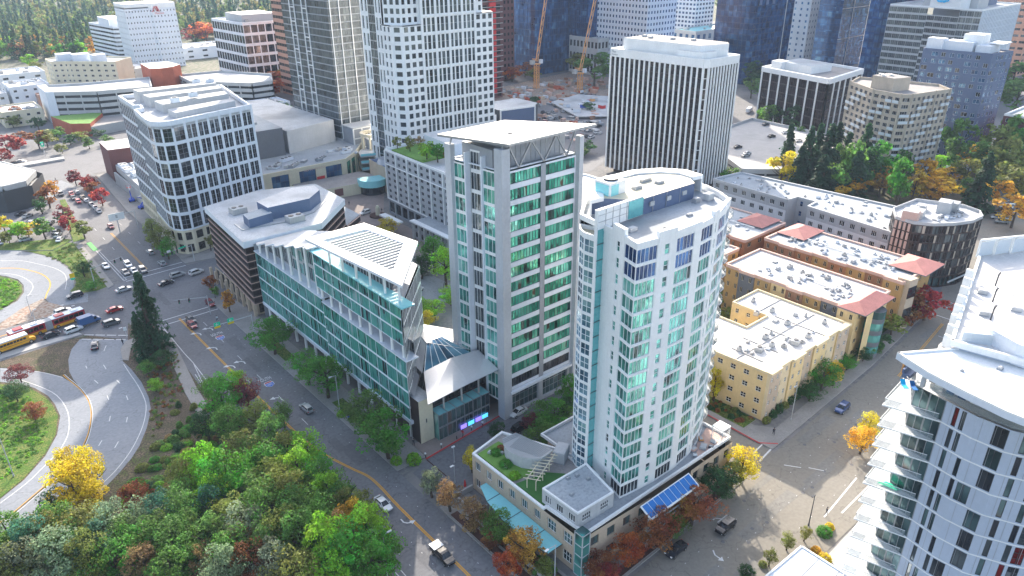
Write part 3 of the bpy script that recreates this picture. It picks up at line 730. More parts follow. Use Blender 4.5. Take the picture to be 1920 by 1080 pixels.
    B.unit(104.3,70.4,54.6,1.6,1.2,1.2,'light_grey'); B.unit(101.6,71.0,54.6,1.2,.8,.8,'steel'); B.unit(88,66.3,54.6,1.0,.6,.4,'steel'); B.unit(95.5,67.7,54.6,1.1,.5,.35,'steel'); B.unit(83.2,69.3,54.6,1.6,1.0,.6,'light_grey')
    return B.finish(100)
build_tower_one()

def build_podium():
    B=Bld('podium_building','low tan stone podium with roof gardens wrapped round the foot of the residential tower','podium building',75,72)
    L=[(66.4,90.2),(66.4,70.4),(66.9,61.9)]
    B.facade((66.4,90.2),(66.4,70.4),0,8.0,6,2,.5,.5,.3,(3,1),'glass_clear','white_clean','tan_stone')
    B.facade((66.4,70.4),(66.4,62.6),0,8.0,2,2,.55,.6,.3,(3,2),'glass_clear','white_clean','tan_stone')
    B.facade((67.6,61.4),(82.5,60.6),0,8.0,4,2,.5,.5,.3,(2,1),'glass_clear','dark_metal','tan_stone')
    B.facade((82.5,60.6),(93.6,60.6),0,6.8,1,2,.96,.8,.2,(12,2),'glass_dark','dark_metal','dark_metal')
    B.facade((93.6,60.4),(106.4,60.4),0,8.0,4,2,.5,.5,.3,(2,1),'glass_clear','dark_metal','tan_stone')
    B.facade((106.4,60.4),(107,80),0,8.0,4,2,.5,.5,.3,(2,1),'glass_clear','dark_metal','tan_stone')
    B.facade((74,92),(66.4,90.2),0,8.0,2,1,.5,.5,.3,(2,1),'glass_clear','dark_metal','tan_stone')
    B.plain((79,80.8),(74,92),0,8.0,'tan_stone'); B.plain((82,86),(79,80.8),0,8,'tan_stone')
    B.roof([(66.4,90.2),(66.4,70.4),(79.6,70.4),(79.6,80.8),(75,91.8)],8.0,.35,.45,'roof_gravel','white_clean')
    B.roof([(67.6,61.6),(107,61.2),(107,86),(80,86),(79.6,70.4),(67.0,70.4)],7.95,.6,.35,'roof_grey','white_clean')
    # roof terrace soil and lawns
    gsd=B.part('roof_garden'); gsd.prism([(67.1,89.3),(67.1,79.5),(71.2,78.4),(73.8,81.8),(72.4,89.7)],8.0,8.35,'turf_roof')
    gsd.prism([(67.1,78.4),(67.1,71.2),(71.5,71.0),(75.6,74.6),(73.2,77.2)],8.0,8.22,'lawn_synthetic')
    # vaulted clubhouse with standing seams
    vt=B.part('clubhouse'); V=[g(u,v,11.0) for u,v in ((942,822),(967,811),(1036,843),(1026,852),(1015,859),(997,860),(977,857),(961,850),(950,843),(944,834))][::-1]
    ar=sum(V[i][0]*V[(i+1)%len(V)][1]-V[(i+1)%len(V)][0]*V[i][1] for i in range(len(V)))
    if ar<0: V=V[::-1]
    vt.prism(inset(V,.25),8.0,10.8,'light_grey'); vt.prism(V,10.8,11.0,'light_grey',top='roof_metal')
    b0,b1=g(967,811,11),g(1036,843,11); f0,f1=g(944,834,11),g(1015,859,11)
    for k in range(1,22):
        t=k/22; p=lerp(b0,b1,t); q=lerp(f0,f1,t*.98) if t>.18 else lerp(g(942,822,11),f0,t/.18); vt.bar((p[0],p[1],11.04),(q[0],q[1],11.04),.07,'steel')
    dx,dy=g(969,850,9.4); vt.box(dx-.5,dy-.3,8.3,dx+.1,dy+.5,10.2,'dark_metal')
    # pergola between lawns
    pg=B.part('pergola')
    for k in range(10):
        a=lerp((68.4,75.6),(76.2,79.0),k/9); pg.bar((a[0]-.9,a[1]+1.3,10.3),(a[0]+.9,a[1]-1.3,10.3),.12,'cream')
    for o in (-.8,.8):
        pg.bar((68.2+o*.4,75.5-o,10.2),(76.4+o*.4,79.1-o,10.2),.14,'cream')
        for t in (0,.33,.66,1): a=lerp((68.2,75.5),(76.4,79.1),t); pg.bar((a[0]+o*.4,a[1]-o,8.2),(a[0]+o*.4,a[1]-o,10.2),.14,'cream')
    # low grey boxes next to the tower
    B.unit(78.2,78.4,8.0,3.4,2.2,2.4,'light_grey',.5,0,'stair_box')
    # pale pavilion with flat roof
    pv=[(67.6,63.6),(75.9,63.3),(77.9,71.7),(67.4,71.9)]
    B.facade(pv[3],pv[0],8.0,11.0,3,1,.55,.5,.15,(3,1),'glass_dark','white_clean','light_grey'); B.facade(pv[0],pv[1],8.0,11.0,2,1,.45,.5,.15,(4,2),'glass_dark','white_clean','light_grey')
    B.plain(pv[1],pv[2],8,11,'light_grey'); B.roof(pv,11.0,.3,.3,'roof_grey','white_clean')
    for p in ((70.2,67.6),(74.3,70.4),(75.1,68.5),(72.6,70.9)): B.unit(p[0],p[1],11.0,.7,.45,.35,'steel')
    # corner glass turret
    tr=B.part('corner_turret'); tr.box(66.2,61.0,0,67.9,62.7,9.2,'glass_aqua')
    for z in (0,2.2,4.4,6.6,8.9): tr.box(66.12,60.92,z,67.98,62.78,z+.14,'light_grey')
    for x,y in ((66.12,60.92),(67.84,60.92),(66.12,62.64),(67.84,62.64)): tr.box(x,y,0,x+.14,y+.14,9.2,'light_grey')
    # blue glazed skylight strip
    sk=B.part('skylight')
    for k in range(9):
        x0=79.0+k*1.42
        sk.poly([(x0+.06,57.5,7.6),(x0+1.36,57.5,7.6),(x0+1.36,59.6,8.7),(x0+.06,59.6,8.7)],'solar_blue')
    sk.prism([(78.8,57.3),(92.0,57.3),(92.0,59.8),(78.8,59.8)],lambda x,y:7.25+(y-57.3)*.52,lambda x,y:7.45+(y-57.3)*.52,'white_clean')
    for z in (5.6,4.6,3.6): sk.box(79,57.6,z,92,57.8,z+.16,'light_grey')
    for x in (79.2,83.5,87.8,91.8): sk.box(x,58.0,0,x+.25,58.3,7.2,'light_grey')
    # frosted glass canopy along the left street
    cn=B.part('glass_canopy'); aw=[(64.9,86.0),(63.3,82.0),(62.4,76.0),(62.3,70.0),(63.2,65.6)]; al=[(66.3,86.0),(66.3,82.0),(66.3,76),(66.3,70),(66.3,65.6)]
    for i in range(4): cn.prism([aw[i],(al[i][0],al[i][1]),al[i+1],aw[i+1]][::-1],3.9,4.0,'frost_glass'); cn.bar((aw[i+1][0],aw[i+1][1],4.02),(al[i+1][0],al[i+1][1],4.02),.09,'dark_metal')
    # terrace deck with pergola cube on the right
    tc=B.part('terrace'); tc.prism([(97,61.8),(106.5,61.8),(106.5,66.4),(101,64.6)],8.0,8.12,'pink_trim'); 
    cu=B.part('trellis_cube')
    for x in (104.3,106.6):
        for y in (61.4,63.7): cu.box(x-.07,y-.07,8,x+.07,y+.07,11,'white_clean')
    cu.box(104.2,61.3,10.9,106.7,63.8,11.05,'white_clean')
    for k in range(6): cu.box(104.2,61.3,8.4+k*.45,106.7,61.36,8.46+k*.45,'white_clean'); cu.box(104.2,61.3,8.4+k*.45,104.26,63.8,8.46+k*.45,'white_clean')
    for i,(x,y,w_,m) in enumerate(((98.6,63.6,1.3,'pink_trim'),(100.6,62.9,1.6,'light_grey'),(102.2,64.6,1.2,'crane_orange'),(99.8,64.9,.8,'white_clean'),(103.4,62.6,1.0,'white_clean'),(101.6,61.9,.9,'dark_metal'),(97.4,62.4,.7,'white_clean'))): B.unit(x,y,8.12,w_,w_*.7,.5,m,.4*i,0,'patio_furniture')
    for x,y in ((68.5,83),(70.5,86.5),(69,88),(72.2,79.3)): B.unit(x,y,8.3,.7,.7,.4,'concrete',.3,0,'planter')
    return B.finish(100)
build_podium()
b=MB()
b.box(61.6,84,0,61.9,90,1.3,'concrete'); b.box(61.9,89.7,0,66,90,1.3,'concrete'); b.box(61.2,76,0,61.5,84,1.1,'concrete'); b.box(61.2,60,0,61.5,74,1.0,'concrete'); b.box(61.2,83.7,0,64.8,84,1.2,'concrete')
tag(b.build('terrace_wall'),'stepped grey concrete terrace walls below the aqua canopy of the podium','wall')

# ================================================================== green glass office tower
def build_ct():
    B=Bld('office_tower','tall green glass office tower with white blade roof in the centre','office tower',95,110)
    N,R,K,L=(86.0,103.4),(105.5,103.4),(105.5,118),(84.0,118)
    ZB,ZT=6.5,55.6; NF=15
    def fr(c,r):
        if r==0: return (None,None,None,'glass_dark')
        return (None,None,None,'glass_green')
    B.facade((87.2,103.6),(105.3,103.6),ZB,ZT,2,NF,.955,.68,.2,(11,1),'glass_green','dark_metal','white_panel',fn=fr,vz=.62)
    B.wall.box(95.6,103.5,ZB,96.9,103.57,ZT,'grey_panel')
    # ground floor shops
    B.facade((87.2,103.6),(105.3,103.6),0,ZB,2,1,.86,.8,.6,(6,3),'glass_clear','steel','column_concrete')
    B.wall.box(86.9,102.7,5.9,105.6,103.5,6.5,'white_panel')
    # left flank: two glazed strips and a dark recessed lift glass
    segs=[((84.05,116.6),(84.4,113.3),'glass_teal',(3,1),.0),((84.45,113.0),(85.0,108.9),'glass_smoke',(5,1),1.0),((85.05,108.6),(85.35,105.2),'glass_teal',(3,1),0)]
    for a,b_,gm,pn,rc in segs:
        a2=(a[0]+rc,a[1]); b2=(b_[0]+rc,b_[1])
        B.facade(a2,b2,4 if rc==0 else 8,55.6 if rc==0 else 58.5,1,15 if rc==0 else 12,.99,.84,.08,pn,gm,'white_clean','white_clean')
    for (x,y) in ((84.35,113.15),(84.95,108.75)):
        B.part('mullion_column').box(x-.25,y-.18,4,x+1.0,y+.18,58.0,'white_panel')
    B.plain((105.3,103.6),(105.3,118),0,ZT,'white_panel'); B.plain((105.3,118),(84,118),0,ZT,'glass_green')
    B.roof([(86,104.2),(105.4,104.2),(105.4,118),(84.3,118)],55.7,.25,.3,'roof_grey','white_panel')
    c=B.part('corner_column'); c.prism([(85.1,103.0),(87.2,103.0),(87.2,104.8),(85.1,105.2)],0,60.2,'column_concrete')
    c=B.part('side_column'); c.prism([(83.3,116.6),(84.4,116.6),(84.4,118.6),(83.3,118.6)],0,59.0,'column_concrete')
    c=B.part('thin_column'); c.box(105.3,102.5,0,106.4,103.9,59.6,'column_concrete')
    s=B.part('roof_screen'); s.box(88.2,105.6,55.8,104.0,116,60.4,'grey_panel'); s.box(85.8,106.5,55.8,88.2,116,59.4,'grey_panel')
    for k in range(12): s.box(88.2+k*1.3,105.5,55.9,88.26+k*1.3,105.6,60.3,'steel')
    t=B.part('roof_truss')
    P=[(87.6,60.3),(90.0,55.9),(93.2,60.6),(96.6,55.9),(99.8,60.7),(102.8,55.9),(105.2,60.9)]
    for p,q in zip(P,P[1:]): t.bar((p[0],103.7,p[1]),(q[0],103.7,q[1]),.28,'steel')
    rf=B.part('blade_roof'); top=[(86.0,101.9),(108.2,100.9),(97.4,116.8),(81.0,117.4)]
    rf.prism(top,lambda x,y:61.0+.02*(x-86),lambda x,y:61.45+.02*(x-86),'steel',top='frame_white')
    rf.prism([(93.8,107.2),(98.6,109.4),(98.2,110.4),(93.2,108.0)],61.5,61.68,'dark_metal'); rf.cyl(91.4,107.8,61.5,61.75,.55,'dark_metal',12)
    rf.bar((84.2,116.8,61.0),(83.9,117.4,58.9),.25,'steel'); rf.bar((86.2,103.6,61.1),(86.2,104,60.0),.35,'steel')
    B.finish(100)
build_ct()

# lobby pavilion between the glass buildings
def build_lobby():
    B=Bld('lobby_pavilion','low lobby pavilion with folded white metal roof and glass entrance hall','pavilion',76,112)
    W=B.wall
    B.facade((66.4,107.9),(69.8,107.9),0,10.6,1,1,.1,.1,.1,(1,1),'glass_dark','steel','cream')
    B.facade((69.8,109.4),(85,109.4),6.4,11.4,3,2,.95,.8,.3,(3,1),'glass_bronze','dark_metal','black_brown')
    B.plain((85,109.4),(85,113),0,11,'black_brown'); B.plain((66.4,122),(66.4,107.9),0,10.6,'black_brown')
    B.wall.poly([(66.4,107.9,10.6),(69.8,107.9,10.6),(69.8,122,10.6),(66.4,122,10.6)],'roof_grey')
    hall=B.part('glass_hall')
    B.facade((70,106.4),(83.6,106.4),0,6.4,6,2,.96,.92,.05,(2,1),'glass_clear','steel','steel')
    B.plain((83.6,106.4),(83.6,109.4),0,6.4,'glass_aqua'); B.plain((70,109.4),(70,106.4),0,6.4,'glass_aqua')
    hall.poly([(70,106.4,6.4),(83.6,106.4,6.4),(83.6,109.4,6.4),(70,109.4,6.4)],'frost_glass')
    for k in range(7): hall.box(70+k*2.25,106.2,6.42,70.1+k*2.25,109.4,6.55,'steel')
    for x in (72.5,77.2,81.8): hall.cyl(x,107.8,0,12.4,.22,'concrete',10)
    # seats and screens glimpsed behind the glass
    scr=B.part('display_screen'); 
    rf=B.part('metal_roof')
    rf.poly([(66.2,104.0,12.2),(76.6,104.2,12.6),(78.2,112.4,14.4),(71.3,112.8,13.6)],'zinc')
    rf.poly([(76.6,104.2,12.6),(84.9,104.6,12.4),(85.2,112.0,13.9),(78.2,112.4,14.4)],'zinc')
    rf.poly([(71.3,112.8,13.5),(78.2,112.4,14.3),(76.6,104.2,12.45),(66.2,104.0,12.05)],'grey_panel'); rf.poly([(78.2,112.4,14.3),(85.2,112,13.8),(84.9,104.6,12.25),(76.6,104.2,12.45)],'grey_panel')
    gl=B.part('roof_glazing'); ap=(79.0,122.0,17.2)
    for k in range(6):
        a=lerp((71.5,113),(84.6,112.6),k/6); c=lerp((71.5,113),(84.6,112.6),(k+1)/6)
        gl.poly([(a[0],a[1],12.6),(c[0],c[1],12.6),lerp3((c[0],c[1],12.6),ap,.7),lerp3((a[0],a[1],12.6),ap,.7)],'glass_sky')
        gl.bar((a[0],a[1],12.65),lerp3((a[0],a[1],12.7),ap,.7),.14,'white_clean')
    rf.poly([(71.2,113.2,13.0),(76.5,119.2,15.9),(79.2,129.5,15.9),(73.6,129.2,13.4)],'zinc'); rf.poly([(76.5,119.2,15.9),(84.9,113.4,13.2),(87.4,124,13.2),(79.2,129.5,15.9)],'zinc')
    rf.poly([(76.3,118.8,15.98),(77.5,118.2,15.98),(80.4,129.3,15.98),(79.0,129.7,15.98)],'steel')
    rf.poly([(66.6,109.5,11.2),(70.6,113.4,12.6),(73.4,129.0,12.9),(67.4,129.0,11.2)],'roof_metal')
    B.plain((85,113),(85,130),0,13,'grey_panel'); B.plain((85,130),(67,130),0,12,'grey_panel')
    B.finish(60)
    e=emis('screen_violet',(.28,.20,1.0),.5); e=emis('screen_cyan',(.10,.55,1.0),.5)
def lerp3(a,b,t): return tuple(a[i]+(b[i]-a[i])*t for i in range(3))
build_lobby()
sb=MB()
for x,m in ((76.2,'screen_violet'),(78.2,'screen_cyan'),(80.2,'screen_violet'),(82.0,'screen_cyan')): sb.box(x-.8,106.06,.5,x+.8,106.12,1.5,m)
tag(sb.build('display_screen'),'violet and blue glowing displays along the glass hall at the pavement','display screen')

# ================================================================== long glass office on pilotis
def build_gb():
    B=Bld('glass_office','long aqua glass office on white columns with open louvred frame roof beside the left street','office building',72,146)
    X=66.0
    B.facade((X,184.2),(X,146.0),4.9,20.0,9,4,.975,.89,.06,(4,1),'glass_aqua','fin_glass','white_panel')
    B.facade((X,146.0),(65.9,110.6),4.3,19.2,9,4,.965,.87,.06,(4,1),'glass_mixed','fin_glass','white_panel')
    # recessed upper wall with columns in front, left half
    zf=lambda x,y:22.2+(184.6-y)*.275
    for i in range(6):
        ya=184.3-i*6.0; yb=ya-6.0; zt=zf(0,ya)-.3; nr_=max(1,int((zt-20)/3.2))
        B.facade((68.6,ya),(68.6,yb),20.0,zt,2,nr_,.93,.8,.12,(3,1),'glass_smoke' if i<3 else 'glass_teal','light_grey','light_grey')
        B.wall.poly([(68.6,ya,zt),(68.6,yb,zt),(68.6,yb,zf(0,yb)-.3)],'light_grey')
    B.facade((68.6,148.2),(68.6,111.4),19.2,22.3,9,1,.93,.8,.12,(3,1),'glass_smoke','light_grey','light_grey')
    B.facade((66.1,148.2),(66.0,111.2),22.3,31.4,9,3,.965,.87,.06,(4,1),'glass_mixed','fin_glass','white_panel')
    # ledges
    led=B.part('ledge')
    for a,b_,z in (((X,184.4),(X,145.8),20.0),((X,146),(65.9,110.2),19.2)): led.obox(a,b_,z,z+.25,-2.8,.25,'white_panel')
    led.obox((66.1,148.4),(66.0,109.8),31.3,31.6,-2.4,.6,'frost_glass'); led.obox((X,184.4),(65.9,110.2),4.1,4.9,-5,.15,'white_panel')
    for k in range(8):
        y=181.5-k*4.7; b=MB(); top=22.2+(184.5-y)*.275
        b.cyl(66.5,y,20.2,top-.3,.33,'white_clean',10); b.build('column',B.root)
    for k in range(9):
        y=146.3-k*4.3; b=MB(); b.cyl(66.4,y,19.4,22.3,.33,'white_clean',10); b.build('column',B.root)
    for k in range(14):
        y=182-k*5.4; b=MB(); b.cyl(66.6,y,0,4.2,.36,'white_clean',10); b.build('column',B.root)
    # ground floor behind the columns
    B.facade((70.2,184),(70.2,110.5),0,4.1,14,1,.9,.8,.1,(3,1),'glass_maroon','dark_metal','black_brown')
    # sharp prow to the right
    B.facade((65.9,110.4),(79.8,125),0,31.4,5,8,.98,.93,.04,(3,1),'glass_smoke','white_clean','white_clean')
    B.facade((79.8,125),(79.9,148),4,31.4,4,7,.9,.7,.1,(3,1),'glass_smoke','white_clean','white_clean'); B.wall.poly([(79.9,148,4),(80,184,4),(80,184,22),(79.9,148,31.2)],'glass_smoke'); B.wall.poly([(68.6,148.3,20),(80,148.3,20),(80,148.3,31.4),(68.6,148.3,31.4)],'light_grey')
    B.plain((80,184.4),(66,184.4),0,22,'grey_panel')
    # sloping sawtooth roof on the left half
    zf=lambda x,y:22.2+(184.6-y)*.275
    rf=B.part('sloping_roof'); n=6
    for i in range(n):
        y0=184.6-i*6.1; y1=y0-6.1
        rf.prism([(66.6,y1),(80.5-.0*i,y1),(80.5,y0),(66.9,y0)],lambda x,y:zf(x,y)-.35,zf,'white_panel',top='roof_dirty')
        rf.prism([(64.7,y1+.02),(66.62,y1+.02),(66.85,y0)],lambda x,y:zf(x,y)-.3,zf,'white_panel',top='roof_dirty')
    # roof deck of right half with louvred frame above
    rf.prism([(66.4,111.3),(79.5,125.4),(79.5,148),(66.4,148)],31.35,31.55,'light_grey',top='grey_panel')
    fr=B.part('frame_roof'); O=[(61.8,141.6),(64.6,107.6),(79.1,123.9),(76.4,141.6)]; I=inset(O,2.5)
    I=[g(604,451.5,37.3),g(737,510,37.3),g(757,457,37.3),g(686,431,37.3)]
    for i in range(4): j=(i+1)%4; fr.prism([O[i],O[j],I[j],I[i]],36.9,37.5,'white_panel',top='frame_white')
    lv=B.part('louvres')
    k=0; y=I[1][1]+1.0
    def xat(y,p,q): return p[0]+(q[0]-p[0])*(y-p[1])/(q[1]-p[1])
    while y<min(I[0][1],I[3][1])-.8:
        xl=xat(y,I[0],I[1])-.3; xr=(xat(y,I[1],I[2]) if y<I[2][1] else xat(y,I[2],I[3]))+.3
        if xr-xl>1.2: lv.box(xl,y,36.95,xr,y+.42,37.35,'light_grey')
        y+=1.3
    for p,q in ((O[0],(66.5,148)),): pass
    for t in (0.06,.24,.42,.6,.78,.95):
        a=lerp((63.6,139.5),(65.6,111.5),t); fr.cyl(a[0]+1.5,a[1],31.6,37.0,.26,'white_clean',10)
    pl=B.part('plant_room'); pl.prism([(68.4,118),(75.6,126.2),(75.2,138.5),(68.0,138.5)],31.6,33.6,'dark_metal',top='grey_panel')
    for k in range(16): pl.box(68.0-.14,118+k*1.28,31.8,68.0-.02,118.1+k*1.28,33.7,'light_grey')
    for p in ((71,124),(73.5,129),(70.6,132),(73.2,135.5),(71.8,128)): B.unit(p[0],p[1],33.6,1.8,1.5,.9,'roof_metal',0,2)
    B.finish(100)
build_gb()

# ================================================================== dark banded office
def build_db():
    B=Bld('banded_office','dark maroon office block with thin pale bands and a white slab roof at the crossing','office building',82,203)
    P=[(64.0,185.4),(86,184.9),(101,199.0),(101.5,219.2),(84,224.8),(66.6,220.4)]
    for i in range(6):
        a,b=P[i],P[(i+1)%6]; L=math.dist(a,b); nc=max(3,int(L/5))
        B.facade(a,b,4.2,21.2,nc,8,.999,.62,.12,(3,1),'glass_maroon','black_brown','black_brown')
    bands=B.part('pale_bands')
    for r in range(9):
        z=4.2+r*2.12
        for i in (5,0,1,2): bands.obox(P[i],P[(i+1)%6],z-.08,z+.12,0,.16,'pink_trim')
    B.facade((65.4,219),(65.0,187),0,4.2,8,1,.7,.8,.3,(2,1),'glass_dark','dark_metal','tan_stone'); B.facade((65,187),(85,186.6),0,4.2,5,1,.7,.8,.3,(2,1),'glass_dark','dark_metal','tan_stone')
    for k in range(9):
        b=MB(); b.box(63.8,186.2+k*4.1,0,64.5,186.9+k*4.1,4.2,'tan_stone'); b.build('column',B.root)
    O=inset(P,-.45)
    rf=B.part('roof_slab'); rf.prism(O,21.2,23.0,'white_panel',top='roof_dirty'); O2=inset(O,.25)
    m=[g(u,v,26.8) for u,v in ((501.5,389.6),(580,372),(599,356),(589,347.5),(547,352),(481,378))]
    B.wall.prism([tuple(p) for p in m],23,26.8,'blue_grey',top='roof_white')
    m2=[g(u,v,26) for u,v in ((457,406),(470,412),(510,399),(505,391),(499,392))]
    m2=[g(u,v,25.6) for u,v in ((466,412),(510,399),(499,388),(455,402))]
    B.wall.prism(m2,23,25.6,'blue_grey',top='roof_grey')
    for (u,v,w_,d_) in ((446,393,4.2,3.6),(553,408,4.6,3.4)):
        x,y=g(u,v,24); B.unit(x,y,23,w_,d_,1.7,'concrete',0,2)
    ch=[g(u,v,23) for u,v in ((440,421),(455,432),(545,415),(590,398),(612,375))]
    for a,b_ in zip(ch,ch[1:]): rf.bar((a[0],a[1],23.08),(b_[0],b_[1],23.08),.3,'steel')
    # lower annex terraces on the far right
    an=B.part('annex'); an.prism([(101.8,200),(110,206),(110,217),(101.8,219)],0,14,'black_brown',top='roof_grey')
    for z in (4,6.5,9,11.5,13.6): an.obox((101.8,200),(110,206),z,z+.25,0,.3,'pink_trim')
    B.finish(100)
build_db()

# ================================================================== curved white office (upper left)
def build_wl():
    B=Bld('curved_white_office','white office block with rounded corner and paired dark windows above a tan stone base','office building',82,268)
    Z=44.0
    nr=g(470,198,Z); crn=[g(u,v,Z) for u,v in ((300,238),(283,232.5),(271,224),(262,213))]
    near=[(63.2,252.2),(63.4,247.8),(65.2,245.0),(68.4,244.2),(72.6,245.4)]
    right=(97,251.4); back=(104,296); lb=(67.7,300); rec1=(65.6,276); 
    def wall(a,b,nc,wf=.86,hf=.82,pn=(2,3)):
        B.facade(a,b,8.4,43.2,nc,6,wf,hf,.10,pn,'glass_dark','grey_panel','white_panel')
        B.facade(a,b,0,8.4,max(1,nc//1),2,.6,.66,.35,(2,2),'glass_bronze','dark_metal','cream')
    wall(near[4],right,12); 
    for i in range(4): wall(near[i],near[i+1],1 if i in (0,3) else 1,.8)
    wall((64.9,270.5),(63.2,252.2),7); wall((67.7,300),(66.6,277),8)
    B.plain((66.6,277),(68.4,276.6),0,43.2,'grey_panel'); B.plain((68.4,276.6),(67.6,271),0,43.2,'grey_panel'); B.plain((67.6,271),(64.9,270.5),0,43.2,'grey_panel')
    B.facade(right,back,8.4,43.2,12,6,.7,.75,.3,(2,2),'glass_dark','grey_panel','white_panel'); B.plain(back,lb,0,43.2,'white_panel'); B.plain(right,back,0,8.4,'cream')
    poly=near+[right,back,lb,(66.6,277),(68.4,276.6),(67.6,271),(64.9,270.5)]
    B.roofb.prism(poly,42.2,43.0,'roof_dirty')
    pp=B.part('parapet_frame')
    for a,b_ in list(zip(poly,poly[1:]+poly[:1])): pp.obox(a,b_,43.2,44.6,-.6,.08,'white_panel')
    for k in range(7):
        a=lerp(near[4],right,k/6); pp.box(a[0]-.4,a[1]-.16,8.4,a[0]+.4,a[1]+.1,44.6,'white_panel')
    # rooftop plant screens, long low bars
    for i,(t0,t1,zz) in enumerate(((.12,.26,45.0),(.34,.5,46.0),(.58,.72,46.6),(.8,.92,47.0))):
        a=lerp((71,247),(69.5,298),t0); b_=lerp((71,247),(69.5,298),t1); c=lerp((96,254),(102,294),t1); d=lerp((96,254),(102,294),t0)
        B.part('plant_screen').prism([ (a[0]+2,a[1]),(d[0]-2,d[1]),(c[0]-2,c[1]),(b_[0]+2,b_[1])],43,zz,'light_grey',top='roof_dirty')
    for p in ((98,290),(94,293),(76,262),(84,268)): B.unit(p[0],p[1],46.5,2.5,2,1.6,'white_panel',0,1)
    B.finish(100)
build_wl()
glass('glass_red', [(0,(.05,.005,.008)),(1,(.30,.02,.02))])
glass('glass_tower', [(0,(.03,.04,.045)),(.5,(.075,.095,.105)),(.9,(.13,.16,.17)),(1,(.24,.26,.27))],.12,.25)
# ================================================================== grey hotel slab with roof garden
def build_la():
    B=Bld('slab_hotel','long grey hotel slab with a grid of windows, white trim lines and a planted roof','hotel',150,212)
    A=(138.2,235);C=(136.6,188.8)
    B.facade(A,C,6,24.4,12,8,.46,.52,.2,(2,1),'glass_dark','grey_panel','apt_grey')
    B.facade(C,(166,190.5),6,24.4,8,8,.46,.52,.2,(2,1),'glass_dark','grey_panel','apt_grey')
    B.facade(A,C,0,6,10,1,.8,.7,.4,(2,1),'glass_dark','dark_metal','grey_panel')
    B.plain(C,(166,190.5),0,6,'grey_panel'); B.plain((166,190.5),(167,238),0,24.4,'apt_grey'); B.plain((167,238),A,0,24.4,'apt_grey')
    tr=B.part('white_trim')
    tr.obox(A,C,19.4,19.75,0,.25,'white_clean'); tr.obox(A,C,6,6.4,0,.3,'white_clean')
    for k in range(7): a=lerp(A,C,k/6); tr.box(a[0]-.3,a[1]-.16,6,a[0]+.1,a[1]+.16,24.6,'white_clean')
    P=[A,C,(166,190.5),(167,238)]; B.roof(P,24.4,.8,.4,'roof_dirty','white_clean')
    B.part('roof_planting').prism([(140,233),(139.4,212),(152,212),(160,222),(160,234)],24.4,24.9,'turf_roof')
    B.part('roof_house').prism([(152,212),(164,212),(164,232),(154,232)],24.4,28.5,'white_panel',top='roof_white')
    cn=B.part('street_canopy')
    cn.box(128.5,214,3.6,131,226,4.2,'white_clean')
    cn.prism([(129.2,207),(131.2,207),(131.0,181),(129.0,181)][::-1],6.5,7.0,'white_clean')
    for k in range(8): cn.box(129.4,181.5+k*3.4,0,129.9,182+k*3.4,6.5,'light_grey')
    B.facade((131,207),(130.6,181),0,6.4,7,2,.6,.6,.2,(2,1),'glass_dark','dark_metal','apt_grey'); B.wall.poly([(131,207,6.45),(130.6,181,6.45),(137,181,6.45),(137.5,207,6.45)],'roof_grey')
    B.plain((130.6,181),(137,181),0,6.4,'apt_grey')
    B.finish(100)
build_la()
def pale_block():
    B=Bld('pale_flat_block','pale flat roofed block with cream walls glimpsed between the two tall towers','apartment building',158,160)
    P=[(133,150),(148,128),(176,128),(196,158),(196,188),(168,188)]
    B.facade((133,150),(148,128),0,14,7,4,.3,.45,.2,(2,1),'glass_dark','white_clean','cream')
    for i in range(1,6): B.facade(P[i],P[(i+1)%6],0,14,6,4,.3,.45,.2,(2,1),'glass_dark','white_clean','cream')
    B.roof(P,14,.6,.5,'roof_white','white_clean')
    B.part('light_well').prism([(158,160),(166,156),(168,159),(160,163)],14.0,14.4,'dark_metal')
    for p in ((150,142),(157,150),(170,170),(176,150),(163,138),(148,150),(180,178),(170,140)): B.unit(p[0],p[1],14,2.2,1.2,.8,'light_grey',.4,1)
    B.unit(150,134,14,1.4,1.2,.6,'white_panel'); B.unit(172,163,14,1.2,1.0,.7,'steel')
    B.finish(60)
pale_block()

